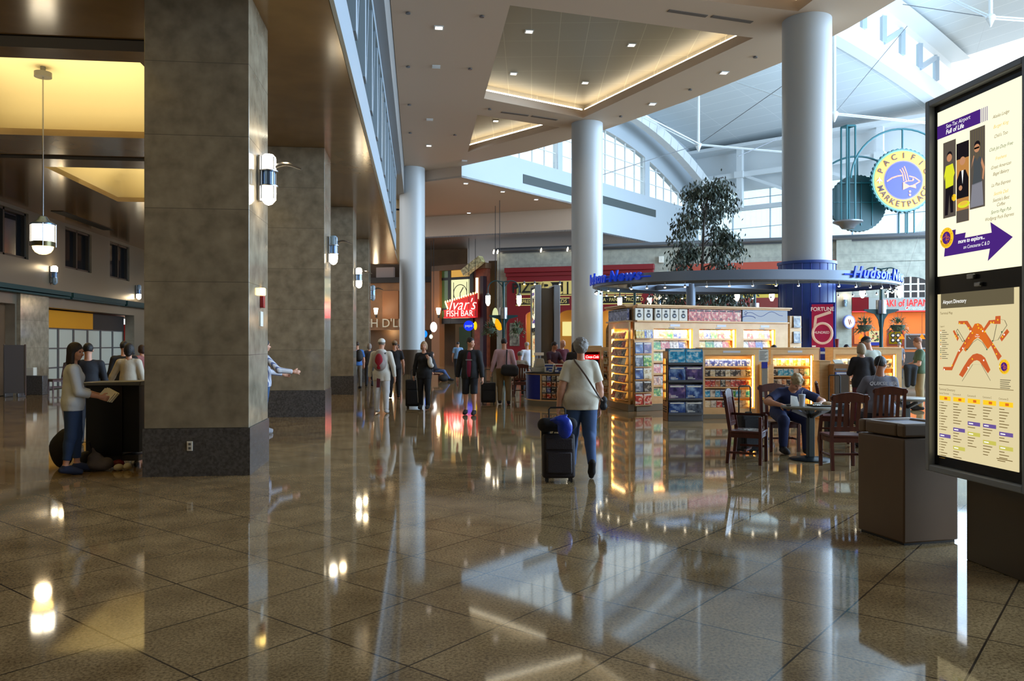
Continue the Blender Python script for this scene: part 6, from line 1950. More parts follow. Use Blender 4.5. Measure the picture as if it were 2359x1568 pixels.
o = blob('handbag', 'black handbag on the floor at the foot of the black podium', 'bag', gp(.10, -.20, 0), (.11, .10, .12), M['nylon'])
MB().tube([(-.1, 0, .18), (-.06, 0, .36), (.06, 0, .36), (.1, 0, .18)], .012, 6).obj('strap', M['nylon'], o)
o = blob('backpack', 'black backpack standing on the floor behind the legs of the woman with papers', 'bag', (*wxy(-6.02, 10.72), 0), (.15, .12, .26), M['nylon'])
blob('paper_wad', 'white crumpled paper on the floor right of the grey bag', 'paper', gp(.60, -.30, 0), (.06, .05, .045), PAPER)
blob('paper_wad', 'white crumpled paper on the floor, nearest the podium wheel', 'paper', gp(.70, -.26, 0), (.05, .05, .05), PAPER)
blob('red_pouch', 'small dark red pouch on the floor beside the grey cloth bag', 'bag', gp(.50, -.12, 0), (.08, .06, .06), M['red'])
p = fl(34, 25.0)
t = thing('sign_board', 'tall blank grey sign board on feet before the left shop shutter', 'sign board', p, -YAW)
MB().box(-.32, .32, -.02, .02, .12, 1.62).obj('board', mat('board_grey', (120, 120, 128), .5), t, bevel=.004)
for s in (-1, 1):
    MB().box(s * .33 - .015, s * .33 + .015, -.025, .025, .05, 1.64).obj('post', M['steel'], t, smooth=0)
    MB().box(s * .2 - .03, s * .2 + .03, -.2, .2, 0, .12).obj('foot', M['steel_paint'], t, bevel=.01)
o = MB().box(-.14, .14, 0, .2, .0, .26).obj('pale_bin', PAPER, None, fl(67, 26.2)[:2] + (.62,), -YAW, bevel=.01)
tag(o, 'small pale box on the stone kerb right of the blank sign board', 'box')
o = MB().box(-.15, .45, 0, .3, 0, .62).obj('kerb_block', M['stone_base'], None, fl(66, 26.0), -YAW, bevel=.01)
tag(o, 'low dark stone block at the shop wall behind the sign board', 'block')
chair('dark wooden chair by the left shop window, nearer one', cpl(-15.55, 27.4), -YAW + 2.4)
chair('dark wooden chair by the left shop window, farther one', cpl(-15.2, 28.3), -YAW + 2.0)
# lit shop behind the left wall
struct(MB().box(WXL - .5, WXL - .45, 29.8, 35.0, 2.25, 2.9).obj('trim_sign_band', mat('amber_band', (176, 120, 14), .5, emit=(176, 112, 8), es=.22), smooth=0))
struct(MB().box(WXL - .5, WXL - .45, 35.0, 38.5, 2.25, 2.9).obj('trim_sign_band_dark', M['dark'], smooth=0))
sh = mat('shoji_pane', (176, 176, 164), .6, emit=(170, 170, 150), es=.10)
for k in range(6):
    y0 = 30.6 + k * 1.345
    mb = MB().box(WXL - .56, WXL - .54, y0 + .05, y0 + 1.28, .05, 2.2, 1)
    for yy in (y0, y0 + 1.28):
        mb.box(WXL - .6, WXL - .5, yy, yy + .05, 0, 2.25)
    for zz in (0, .74, 1.46, 2.2):
        mb.box(WXL - .59, WXL - .51, y0, y0 + 1.3, zz, zz + .05)
    tag(mb.obj('shop_partition', [M['steel_paint'], sh], smooth=0), 'pale translucent shop partition, %s from the nearer end of the left shop' % nth(k), 'partition', 'translucent partitions in the left shop')
point('left_shop_light', (WXL - 1.6, 42.0, 2.4), 50, (1, .5, .3), .2)
t = thing('shop_display', 'red and gold lit shop display at the far end of the left wall', 'display', (WXL - 1.2, 41.2, 0))
MB().box(-.8, .2, 0, .6, 0, 2.6).obj('cabinet', mat('display_red', (120, 24, 20), .5, emit=(150, 30, 20), es=.3), t, smooth=0)
MB().box(.2, .24, .05, .55, 1.5, 1.9).obj('lit_shelf', glow('display_gold', (240, 180, 90), 1.2), t, smooth=0)
# ------------------------------------------------------------------ figures: a body is one smooth surface grown round a posed skeleton
def V(*a):
    return np.array(a, float)
def nz(v):
    v = np.asarray(v, float)
    return v / (np.linalg.norm(v) + 1e-9)
class Field:
    def __init__(s, lo, hi, h):
        s.lo, s.h = np.asarray(lo, float), h
        s.n = np.maximum(4, np.ceil((np.asarray(hi) - s.lo) / h).astype(int) + 1)
        s.f = np.full(s.n, .25)
    def _sub(s, lo, hi):
        i0 = np.clip(np.floor((lo - s.lo) / s.h).astype(int), 0, s.n - 1)
        i1 = np.clip(np.ceil((hi - s.lo) / s.h).astype(int) + 1, 1, s.n)
        sl = tuple(slice(a, b) for a, b in zip(i0, i1))
        g = np.meshgrid(*[s.lo[k] + s.h * np.arange(i0[k], i1[k]) for k in range(3)], indexing='ij')
        return sl, np.stack(g, -1)
    def dist(s, q, p):
        if q[0] == 'cap':                                       # capsule a b ra rb, optional (axis, squash)
            _, a, b, ra, rb, sq = q
            if sq is not None:
                ax, k = sq
                p = p + (k - 1) * (((p - a) @ ax)[..., None]) * ax
                b = b + (k - 1) * ((b - a) @ ax) * ax
            ba = b - a
            t = np.clip(((p - a) @ ba) / (ba @ ba + 1e-9), 0, 1)
            d = np.linalg.norm(p - a - t[..., None] * ba, axis=-1) - (ra + t * (rb - ra))
            return d / (sq[1] if sq is not None and sq[1] > 1 else 1)
        _, c, r, m = q                                          # ellipsoid
        l = (p - c) @ m
        k0 = np.linalg.norm(l / r, axis=-1)
        k1 = np.linalg.norm(l / (r * r), axis=-1)
        return k0 * (k0 - 1) / (k1 + 1e-6)
    @staticmethod
    def bounds(q, pad):
        if q[0] == 'cap':
            r = max(q[3], q[4]) + pad
            return np.minimum(q[1], q[2]) - r, np.maximum(q[1], q[2]) + r
        r = max(q[2]) + pad
        return q[1] - r, q[1] + r
    def add(s, q, k=.02):
        lo, hi = s.bounds(q, .05 + k)
        sl, p = s._sub(lo, hi)
        d = s.dist(q, p)
        f = s.f[sl]
        hh = np.clip(.5 + .5 * (f - d) / k, 0, 1)
        s.f[sl] = f * (1 - hh) + d * hh - k * hh * (1 - hh)
        return s
    def sub(s, q, k=.01):
        lo, hi = s.bounds(q, .05 + k)
        sl, p = s._sub(lo, hi)
        d = -s.dist(q, p)
        f = s.f[sl]
        hh = np.clip(.5 - .5 * (f - d) / k, 0, 1)
        s.f[sl] = f * (1 - hh) + d * hh + k * hh * (1 - hh)
        return s
    def cut(s, p0, n):
        """keep the side away from n"""
        g = np.meshgrid(*[s.lo[k] + s.h * np.arange(s.n[k]) for k in range(3)], indexing='ij')
        n = nz(n)
        d = (g[0] - p0[0]) * n[0] + (g[1] - p0[1]) * n[1] + (g[2] - p0[2]) * n[2]
        s.f = np.maximum(s.f, d)
        return s
    def union(s, o):
        s.f = np.minimum(s.f, o.f)
        return s
    def mesh(s, name):
        f = s.f
        f = np.pad(f, 1, constant_values=.25)
        lo = s.lo - s.h
        inside = f < 0
        c = np.zeros(tuple(np.array(f.shape) - 1), int)
        nx, ny, nz_ = f.shape
        cs = [inside[i:nx - 1 + i, j:ny - 1 + j, k:nz_ - 1 + k] for i in (0, 1) for j in (0, 1) for k in (0, 1)]
        cnt = sum(x.astype(np.int8) for x in cs)
        act = (cnt > 0) & (cnt < 8)
        idx = np.full(act.shape, -1, int)
        ii = np.argwhere(act)
        idx[act] = np.arange(len(ii))
        acc = np.zeros((len(ii), 3))
        num = np.zeros(len(ii))
        E = [((0, 0, 0), (1, 0, 0)), ((0, 1, 0), (1, 1, 0)), ((0, 0, 1), (1, 0, 1)), ((0, 1, 1), (1, 1, 1)), ((0, 0, 0), (0, 1, 0)), ((1, 0, 0), (1, 1, 0)), ((0, 0, 1), (0, 1, 1)), ((1, 0, 1), (1, 1, 1)), ((0, 0, 0), (0, 0, 1)), ((1, 0, 0), (1, 0, 1)), ((0, 1, 0), (0, 1, 1)), ((1, 1, 0), (1, 1, 1))]
        for a, b in E:
            a, b = np.array(a), np.array(b)
            fa = f[tuple((ii + a).T)]
            fb = f[tuple((ii + b).T)]
            m = (fa < 0) != (fb < 0)
            t = np.where(m, fa / (fa - fb + 1e-12), 0)
            acc[m] += a + t[m, None] * (b - a)
            num[m] += 1
        v = lo + s.h * (ii + acc / np.maximum(num, 1)[:, None])
        quads = []
        for ax in range(3):
            sl0 = [slice(1, -1)] * 3
            d = [0, 0, 0]
            d[ax] = 1
            A_ = f[:-1, :-1, :-1] if False else None
            sh = np.array(f.shape)
            r = [np.arange(1, sh[k] - 1) for k in range(3)]
            r[ax] = np.arange(0, sh[ax] - 1)
            g = np.stack(np.meshgrid(*r, indexing='ij'), -1).reshape(-1, 3)
            fa = inside[tuple(g.T)]
            fb = inside[tuple((g + d).T)]
            m = fa != fb
            g, fa = g[m], fa[m]
            o1, o2 = [(1, 2), (2, 0), (0, 1)][ax]
            e1, e2 = np.zeros(3, int), np.zeros(3, int)
            e1[o1], e2[o2] = 1, 1
            q = np.stack([idx[tuple((g - e1 - e2).T)], idx[tuple((g - e2).T)], idx[tuple(g.T)], idx[tuple((g - e1).T)]], -1)
            q[~fa] = q[~fa][:, ::-1]
            quads.append(q)
        q = np.concatenate(quads)
        q = q[(q >= 0).all(1)]
        me = bpy.data.meshes.new(name)
        me.from_pydata(v.tolist(), [], q.tolist())
        me.shade_smooth()
        return me

I3 = np.eye(3)
def cap(a, b, ra, rb, sq=None):
    return ('cap', np.asarray(a, float), np.asarray(b, float), ra, rb, sq)
def ell(c, r, m=None):
    return ('ell', np.asarray(c, float), np.asarray(r, float), I3 if m is None else m)
def rotz3(a):
    c, s = math.cos(a), math.sin(a)
    return np.array([[c, -s, 0], [s, c, 0], [0, 0, 1]])
def rotx3(a):
    c, s = math.cos(a), math.sin(a)
    return np.array([[1, 0, 0], [0, c, -s], [0, s, c]])
def roty3(a):
    c, s = math.cos(a), math.sin(a)
    return np.array([[c, 0, s], [0, 1, 0], [-s, 0, c]])

SKIN = mat('skin', (206, 150, 122), .5, c2=(216, 160, 132), nscale=8)
SKIN2 = mat('skin_tan', (170, 116, 88), .5, c2=(180, 126, 98), nscale=8)
EYE_ = mat('eye_dark', (40, 28, 24), .2)
LIP = mat('lip', (170, 92, 84), .4)
_cl = {}
def cloth(c, stripes=None):
    k = (c, stripes)
    if k not in _cl:
        m = mat('fabric_%d_%d_%d' % c, c, .8, bump=.25, bscale=14)
        if stripes:
            nt = m.node_tree
            tc = nt.nodes.new('ShaderNodeTexCoord')
            w = nt.nodes.new('ShaderNodeTexWave')
            w.inputs['Scale'].default_value = 9
            nt.links.new(tc.outputs['Object'], w.inputs['Vector'])
            r = nt.nodes.new('ShaderNodeValToRGB')
            r.color_ramp.interpolation = 'CONSTANT'
            r.color_ramp.elements[0].color = (*lin(c), 1)
            r.color_ramp.elements[1].position = .68
            r.color_ramp.elements[1].color = (*lin(stripes), 1)
            nt.links.new(w.outputs['Fac'], r.inputs[0])
            nt.links.new(r.outputs[0], nt.nodes['Principled BSDF'].inputs['Base Color'])
        _cl[k] = m
    return _cl[k]

DOWN = (0, 0, -1)
def person(label, loc, rz, H=1.72, sex='m', build=1.0, spine=(0, 0, 1), head=(0, 0), armL=None, armR=None, legL=None, legR=None, skin=None, hair=('short', (40, 30, 24)), top=((120, 120, 120), 'short'), low=((40, 44, 60), 'long'), shoe=(30, 28, 28), jacket=None, cap_=None, vox=None, base=0.0, curl=.5, glasses=False, grip=(0, 0), extra=None, top_stripes=None, roll=0):
    """faces local +y; right hand at +x. arms: (upper direction, fore direction, palm side); legs: (thigh direction, shin direction, foot pitch)"""
    d = math.hypot(loc[0], loc[1])
    h = vox or max(.0105, min(.024, .00105 * d))
    skin = skin or SKIN
    armL = armL or ((-.22, .02, -1), (-.10, .18, -1))
    armR = armR or ((.22, .02, -1), (.10, .18, -1))
    legL = legL or ((-.05, .02, -1), (-.02, -.03, -1), 0)
    legR = legR or ((.05, .02, -1), (.02, -.03, -1), 0)
    fem = sex == 'f'
    sp = nz(spine)
    fw = nz(np.cross(V(-1, 0, 0), sp)) * 1.0
    fw = nz(V(0, 1, 0) - sp * sp[1])
    pel = V(0, 0, 0)
    B = build
    body, tor, limbs = [], [], {}
    cm = np.stack([V(1, 0, 0), fw, sp], 1)
    neckb = pel + sp * .288 * H
    chest = pel + sp * .205 * H
    sw_ = (.096 if fem else .110) * H
    shz = pel + sp * .254 * H
    tor.append((ell(pel + sp * .005 * H, V((.104 if fem else .092) * B, .068 * B, .072) * H, cm), .03))
    tor.append((ell(pel + sp * .09 * H + fw * .005 * H * B, V((.074 if fem else .082) * B, .057 * B, .085) * H, cm), .035))
    tor.append((ell(chest, V((.082 if fem else .092) * (B * .6 + .4), .060 * (B * .6 + .4), .095) * H, cm), .03))
    shl, shr = shz + V(-sw_, 0, 0), shz + V(sw_, 0, 0)
    tor.append((cap(shl * .86 + shz * .14, shr * .86 + shz * .14, .035 * H, .035 * H), .03))
    for s in (shl, shr):
        tor.append((cap(neckb - sp * .012 * H, s * .85 + neckb * .15 - sp * .012 * H, .026 * H, .026 * H), .02))
    if fem:
        for s in (-1, 1):
            tor.append((ell(chest + fw * .042 * H + V(s * .040 * H, 0, 0) - sp * .012 * H, V(.040, .033, .040) * H * (B * .5 + .5), cm), .03))
    if B > 1.12:
        tor.append((ell(pel + sp * .02 * H - fw * .03 * H, V(.098 * B, .056 * B, .07) * H, cm), .04))
    # head
    hy, hp = head
    Rh = rotz3(hy) @ rotx3(hp) @ roty3(roll)
    hf, hu, hr = Rh @ V(0, 1, 0), Rh @ V(0, 0, 1), Rh @ V(1, 0, 0)
    hn = nz(sp + hu * .6 + fw * .05)
    hc = neckb + hn * .045 * H + hu * .062 * H + hf * .012 * H
    u = .0585 * H / .1 * .1
    E_ = lambda x, y, z: hc + hr * x * H + hf * y * H + hu * z * H
    hm = np.stack([hr, hf, hu], 1)
    hd = [(cap(neckb - sp * .02 * H, hc - hu * .03 * H - hf * .012 * H, (.029 if fem else .034) * H, (.027 if fem else .032) * H), .02),
          (ell(E_(0, -.005, .012), V(.0435, .054, .055) * H, hm), .015),
          (ell(E_(0, .014, -.025), V(.034, .036, .042) * H, hm), .02),
          (ell(E_(0, .030, -.050), V(.017, .016, .014) * H, hm), .012),
          (cap(E_(0, .048, -.002), E_(0, .060, -.020), .0055 * H, .0085 * H), .008),
          (ell(E_(0, .044, .012), V(.026, .01, .006) * H, hm), .01),
          (ell(E_(0, .046, -.037), V(.014, .007, .006) * H, hm), .006)]
    for s in (-1, 1):
        hd.append((ell(E_(s * .0445, -.006, -.006), V(.006, .014, .018) * H, hm), .004))
        hd.append((ell(E_(s * .022, .036, -.022), V(.014, .014, .013) * H, hm), .01))
    sockets = [ell(E_(s * .0185, .053, .000), V(.011, .007, .006) * H, hm) for s in (-1, 1)]
    # limbs
    feet, hands = [], []
    LI = {}
    for sd, sh, ar, s, gr in (('L', shl, armL, -1, grip[0]), ('R', shr, armR, 1, grip[1])):
        ud, fd = nz(ar[0]), nz(ar[1])
        el = sh + ud * .172 * H
        wr = el + fd * .150 * H
        ba = B * .7 + .3
        up = [(cap(sh, el, .031 * H * ba, .0245 * H * ba), .025)]
        fo = [(cap(el, el + fd * .05 * H, .0245 * H * ba, .0255 * H * ba), .02), (cap(el + fd * .04 * H, wr, .025 * H * ba, .0155 * H), .02)]
        # hand: palm, four bent fingers, a thumb leaving the side of the palm
        pn = nz(np.asarray(ar[2], float)) if len(ar) > 2 else nz(V(-s, 0, 0))
        pn = nz(pn - fd * (pn @ fd))
        sid = nz(np.cross(fd, pn)) * (1 if s > 0 else -1)
        th = sid if (sid @ V(0, 1, 0)) + .2 * (sid @ V(0, 0, 1)) >= 0 else -sid
        hs = H * (.95 if fem else 1.0)
        pc = wr + fd * .028 * hs
        hd_ = [(cap(wr - fd * .005 * H, wr + fd * .02 * hs, .0145 * H, .015 * H), .012)]
        for k, o in enumerate((-1.5, -.5, .5, 1.5)):
            hd_.append((cap(wr + fd * .012 * hs + th * o * .0085 * hs, wr + fd * .055 * hs + th * o * .0115 * hs, .0088 * hs, .0078 * hs), .006))
        cu = gr if gr else curl
        for k, o in enumerate((-1.5, -.5, .5, 1.5)):
            b0 = wr + fd * .055 * hs + th * o * .0118 * hs
            L = (.034, .042, .045, .039)[k] * hs
            d1 = nz(fd * math.cos(cu * .8) + pn * math.sin(cu * .8) + th * o * .05)
            d2 = nz(fd * math.cos(cu * 1.9) + pn * math.sin(cu * 1.9))
            d3 = nz(fd * math.cos(cu * 2.8) + pn * math.sin(cu * 2.8))
            p1 = b0 + d1 * L * .48
            p2 = p1 + d2 * L * .34
            p3 = p2 + d3 * L * .24
            for a, b, r0, r1 in ((b0, p1, .0066, .0060), (p1, p2, .0060, .0056), (p2, p3, .0056, .0048)):
                hd_.append((cap(a, b, r0 * hs, r1 * hs), .003))
        t0 = wr + fd * .018 * hs + th * .012 * hs
        t1 = t0 + nz(fd * .6 + th * .75 + pn * .35) * .028 * hs
        t2 = t1 + nz(fd * .9 + th * .25 + pn * (.3 + .5 * cu)) * .026 * hs
        hd_ += [(cap(t0, t1, .0095 * hs, .0078 * hs), .008), (cap(t1, t2, .0076 * hs, .006 * hs), .004)]
        LI['arm' + sd] = (sh, el, wr, up, fo, hd_, ud, fd, pn)
        hands.append(wr + fd * .055 * hs + pn * .012 * hs)
    for sd, lg, s in (('L', legL, -1), ('R', legR, 1)):
        td, sd_ = nz(lg[0]), nz(lg[1])
        hp_ = pel + V(s * .050 * H * (B * .4 + .6), 0, -.012 * H)
        kn = hp_ + td * .240 * H
        an = kn + sd_ * .235 * H
        bt = 1 + (B - 1) * 1.2
        thg = [(cap(hp_, kn, (.055 if fem else .053) * H * bt, .034 * H * bt), .03)]
        calf = nz(np.cross(np.cross(sd_, V(0, 1, 0)), sd_))
        shn = [(cap(kn, an, .032 * H * bt, .020 * H), .03), (ell(kn + sd_ * .075 * H - calf * .010 * H, V(.027, .027, .06) * H * V(bt, bt, 1), I3 if abs(sd_[2]) > .6 else I3), .03)]
        fp = lg[2]
        ft = nz(V(lg[3] if len(lg) > 3 else 0, 1, 0))
        foot_d = nz(ft * math.cos(fp) + V(0, 0, -1) * math.sin(fp)) if abs(fp) < 2 else ft
        upv = nz(V(0, 0, 1) * math.cos(fp) + ft * math.sin(fp))
        heel = an - foot_d * .022 * H - upv * .026 * H
        ball = an + foot_d * .070 * H - upv * .030 * H
        toe = an + foot_d * .105 * H - upv * .033 * H
        fo = [(cap(an, heel, .021 * H, .021 * H), .015), (cap(heel, ball, .020 * H, .0225 * H), .02), (cap(ball, toe, .0225 * H, .016 * H), .015), (cap(an, ball, .022 * H, .018 * H), .02)]
        LI['leg' + sd] = (hp_, kn, an, thg, shn, fo, td, sd_, foot_d, upv)
        feet.append(min(heel[2] - .022 * H, toe[2] - .018 * H, ball[2] - .0235 * H))
    zoff = base - min(feet) + .006
    allq = [q for q, _ in tor + hd] + [q for k in LI for part in LI[k][3:6] for q, _ in part]
    lo = np.min([Field.bounds(q, .05)[0] for q in allq], 0)
    hi = np.max([Field.bounds(q, .05)[1] for q in allq], 0)
    def new():
        return Field(lo, hi, h)
    Fb = new()
    for q, k in tor:
        Fb.add(q, k)
    for a in ('armL', 'armR'):
        for part in LI[a][3:6]:
            for q, k in part:
                Fb.add(q, k)
    for a in ('legL', 'legR'):
        for part in LI[a][3:6]:
            for q, k in part:
                Fb.add(q, k)
    for q, k in hd:
        Fb.add(q, k)
    for q in sockets:
        Fb.sub(q, .006)
    me = Fb.mesh('person')
    me.materials.append(skin)
    root = bpy.data.objects.new('person', me)
    COL.objects.link(root)
    root.location = (loc[0], loc[1], zoff + (loc[2] if len(loc) > 2 else 0))
    root.rotation_euler = (0, 0, rz)
    tag(root, label, 'person')
    def child(name, F_, m, lab=None):
        me = F_.mesh(name) if isinstance(F_, Field) else F_
        me.materials.append(m)
        o = bpy.data.objects.new(name, me)
        COL.objects.link(o)
        o.parent = root
        if lab:
            o['label'] = lab
        return o
    def off(q, e):
        return ('cap', q[1], q[2], q[3] + e, q[4] + e, q[5]) if q[0] == 'cap' else ('ell', q[1], q[2] + e, q[3])
    # eyes and mouth
    if d < 26:
        for s in (-1, 1):
            MB().ell(E_(s * .0185, .0455, .000), V(.0075, .0045, .0042) * H, 8, 6, 0, Matrix(hm.tolist())).obj('eye', EYE_, root)
        MB().ell(E_(0, .0505, -.0375), V(.013, .0035, .0035) * H, 8, 6, 0, Matrix(hm.tolist())).obj('lips', LIP, root)
    # trousers or shorts
    lc, lk = low
    Fl = new()
    e = .010 + .004 * B
    for q, k in tor[:2] + (tor[-1:] if B > 1.12 else []):
        Fl.add(off(q, e), k)
    Fl.cut(pel + sp * .075 * H, sp)
    for a in ('legL', 'legR'):
        hp_, kn, an, thg, shn, fo, td, sd_, fd_, uv_ = LI[a]
        G_ = new()
        loose = .014 if lk == 'loose' else .008
        for q, k in thg:
            G_.add(off(q, loose + .004), k)
        if lk == 'shorts':
            G_.add(cap(kn - td * .06 * H, kn + sd_ * .03 * H, .044 * H * B, .046 * H * B), .03)
            G_.cut(kn + sd_ * .018 * H, sd_)
        elif lk == 'skirt':
            G_.cut(kn, td)
        else:
            end_ = an - sd_ * (.05 * H if lk == 'capri' else -.012 * H)
            G_.add(cap(kn, end_ + sd_ * .03, (.037 * B + .001) * H, (.029 if lk == 'capri' else (.036 if lk == 'loose' else .031)) * H), .04)
            for q, k in shn[1:]:
                G_.add(off(q, loose), k)
            G_.cut(end_, sd_)
        hh = np.clip(.5 + .5 * (Fl.f - G_.f) / .02, 0, 1)
        Fl.f = Fl.f * (1 - hh) + G_.f * hh - .02 * hh * (1 - hh)
    child({'shorts': 'shorts', 'skirt': 'skirt'}.get(lk, 'trousers'), Fl, cloth(lc))
    # shirt / jacket
    def garment(c, sleeve, extra_e, hem, opened=False, stripes=None):
        Ft = new()
        e = .012 + extra_e
        for q, k in tor:
            Ft.add(off(q, e), k)
        Ft.add(cap(pel + sp * .10 * H, pel - sp * (hem + .02) * H, (.070 * B + .012) * H + e, (.074 * B + .012) * H + e, (fw, 1.32)), .06)
        Ft.f = np.minimum(Ft.f, Fl.f - .007 - extra_e * .5)
        Ft.cut(pel - sp * hem * H, -sp)
        Ft.cut(pel + sp * .33 * H, sp)
        Ft.sub(cap(neckb - sp * .02 * H, neckb + sp * .08 * H, .034 * H, .040 * H), .008)
        if opened:
            for z0 in (0,):
                Ft.sub(('ell', chest + fw * .12 * H - sp * .07 * H, V(.030, .09, .26) * H, cm), .01)
        for a in ('armL', 'armR'):
            sh, el, wr, up, fo, hd_, ud, fd, pn = LI[a]
            G_ = new()
            if sleeve == 'short':
                G_.add(cap(sh, el + ud * .02, (.031 * (B * .5 + .5) + .004) * H, (.0265 * B + .013) * H), .02)
                G_.cut(sh + ud * .125 * H, ud)
            elif sleeve == 'none':
                G_.f[:] = .25
            else:
                s_e = .008 + extra_e + .003
                G_.add(cap(sh, el, .033 * H * (B * .7 + .3) + s_e, .026 * H * (B * .7 + .3) + s_e), .02)
                if sleeve == 'three':
                    G_.add(cap(el, el + fd * .10 * H, .027 * H + s_e, .023 * H + s_e), .02).cut(el + fd * .085 * H, fd)
                else:
                    G_.add(cap(el, wr, .027 * H + s_e, .0185 * H + s_e), .02).cut(wr - fd * .004 * H, fd)
            hh = np.clip(.5 + .5 * (Ft.f - G_.f) / .02, 0, 1)
            Ft.f = Ft.f * (1 - hh) + G_.f * hh - .02 * hh * (1 - hh)
        return Ft
    tcx, tsl = top[0], top[1]
    hem = top[2] if len(top) > 2 else .045
    Fs = garment(tcx, tsl, 0, hem, stripes=top_stripes)
    child('shirt', Fs, cloth(tcx, top_stripes))
    if jacket:
        child('jacket', garment(jacket[0], 'long', .011, jacket[1] if len(jacket) > 1 else .06, True), cloth(jacket[0]))
    # shoes
    for a in ('legL', 'legR'):
        hp_, kn, an, thg, shn, fo, td, sd_, fd_, uv_ = LI[a]
        G_ = new()
        for q, k in fo[1:]:
            G_.add(off(q, .008), k)
        G_.add(cap(an - uv_ * .01, an - uv_ * .02 * H, .026 * H, .026 * H), .015)
        G_.cut(an + uv_ * .012 * H, uv_)
        G_.cut(an - uv_ * .0555 * H, -uv_)
        child('shoe', G_, cloth(shoe))
    # hair
    hk, hcx = hair
    if hk != 'bald':
        Fh = new()
        Fh.add(ell(E_(0, -.008, .018), V(.0475, .057, .0555) * H, hm), .01)
        if hk in ('long', 'bob'):
            dn = -.085 if hk == 'long' else -.045
            Fh.add(cap(E_(0, -.030, .0), E_(0, -.030, dn), .036 * H, .034 * H), .02)
            for s in (-1, 1):
                Fh.add(cap(E_(s * .036, -.006, .012), E_(s * .040, .004, dn), .018 * H, .016 * H), .02)
            if hk == 'bob':
                Fh.add(ell(E_(0, -.018, -.01), V(.052, .05, .05) * H, hm), .02)
        if hk == 'curly':
            Fh.add(ell(E_(0, -.014, .006), V(.055, .062, .062) * H, hm), .02)
            rr = random.Random(3)
            for _ in range(60):
                a, b = rr.uniform(-PI, PI), rr.uniform(-.75, 1.3)
                Fh.add(ell(E_(.052 * math.cos(a) * math.cos(b), -.014 + .059 * math.sin(a) * math.cos(b), .008 + .060 * math.sin(b)), V(.010, .010, .009) * H, hm), .006)
        if hk == 'messy':
            rr = random.Random(int(d * 10))
            for _ in range(16):
                a, b = rr.uniform(-PI, PI), rr.uniform(.1, 1.2)
                Fh.add(ell(E_(.046 * math.cos(a) * math.cos(b), -.008 + .055 * math.sin(a) * math.cos(b), .02 + .052 * math.sin(b)), V(.014, .014, .010) * H, hm), .01)
        # clear the face
        Fh.sub(ell(E_(0, .062, -.030), V(.036, .040, .056) * H, hm), .008)
        if hk in ('short', 'messy', 'thin'):
            Fh.cut(E_(0, -.02, -.030), -hu - hf * (.55))
        if hk == 'thin':
            Fh.sub(ell(E_(0, .02, .075), V(.034, .06, .03) * H, hm), .01)
        child('hair', Fh, mat('hair_%d_%d_%d' % hcx, hcx, .55, bump=.5, bscale=70))
    if cap_:
        Fc = new()
        Fc.add(ell(E_(0, -.006, .024), V(.051, .060, .052) * H, hm), .01)
        Fc.cut(E_(0, 0, .018), -hu)
        Fc.add(ell(E_(0, .062 * (1 if cap_[1] >= 0 else -1), .022), V(.036, .036, .006) * H, hm), .008)
        child('cap', Fc, cloth(cap_[0]))
    root['_z'] = zoff
    del root['_z']
    c, s = math.cos(rz), math.sin(rz)
    Wp = lambda p: Vector((loc[0] + p[0] * c - p[1] * s, loc[1] + p[0] * s + p[1] * c, p[2] + zoff + (loc[2] if len(loc) > 2 else 0)))
    return dict(root=root, hands=[Wp(q) for q in hands], W=Wp, L=LI, H=H, pel=pel, sp=sp, fw=fw, sh=(shl, shr), chest=chest, neck=neckb, hc=hc, child=child, z=zoff, E=E_, new=new)
# ------------------------------------------------------------------ people
AW = -YAW                                       # rz that faces straight away from us; AW + PI faces us
def pp(px, d):
    return fl(px, d)
def bag(name, label, cat, fn, lo, hi, m, h=.012):
    F_ = Field(lo, hi, h)
    fn(F_)
    me = F_.mesh(name)
    me.materials.append(m)
    o = bpy.data.objects.new(name, me)
    COL.objects.link(o)
    return tag(o, label, cat)
def strap(o, pts, w=.018, m=None, name='strap'):
    """flat strap through world points, as a part of o"""
    inv = o.matrix_basis.inverted()
    mb = MB()
    q = [inv @ Vector(p) for p in pts]
    mb.tube(q, w, 6)
    return mb.obj(name, m or M['nylon'], o)

# woman in the white blouse with the roller case, walking away
P1 = person('grey-haired woman in a white blouse and jeans walking away with a suitcase', pp(1338, 10.05), AW, 1.67, 'f', 1.2, hair=('curly', (136, 132, 128)), top=((226, 222, 206), 'short', .075), low=((62, 88, 132), 'long'), shoe=(28, 26, 26),
            armL=((-.30, -.16, -1), (-.16, .02, -1), (.3, 0, .2)), armR=((.28, .10, -1), (.03, .12, -1), (-1, 0, 0)), legL=((-.03, .16, -1), (-.02, -.02, -1), 0), legR=((.04, -.05, -1), (.03, -.62, -1), .95), grip=(1.0, .5), vox=.0095)
# shoulder strap of her bag, and the small bag itself at her right hip
L1 = P1
H1 = P1['H']
def tor_pt(P, x, z, front, e=.03):
    return P['W'](P['pel'] + P['sp'] * z * P['H'] + V(x * P['H'], 0, 0) + P['fw'] * front)
o = bag('shoulder_bag', 'small dark shoulder bag at the right hip of the woman in the white blouse', 'bag', lambda F_: F_.add(cap(V(0, 0, 0), V(.0, .08, 0), .05, .05)).add(cap(V(0, 0, -.08), V(0, .08, -.08), .05, .05), .03), V(-.12, -.1, -.2), V(.12, .2, .12), M['nylon'])
o.location = P1['W'](P1['pel'] + V(.172 * H1, .04, -.01))
o.rotation_euler = (0, 0, AW)
bpy.context.view_layer.update()
pts = [P1['W'](P1['pel'] + P1['sp'] * z * H1 + V(x * H1, 0, 0) + P1['fw'] * y * H1) for x, z, y in ((-.052, .300, .0), (-.045, .285, -.045), (-.02, .25, -.088), (.03, .18, -.098), (.08, .10, -.102), (.118, .04, -.088), (.150, .0, -.03), (.165, -.01, .0))]
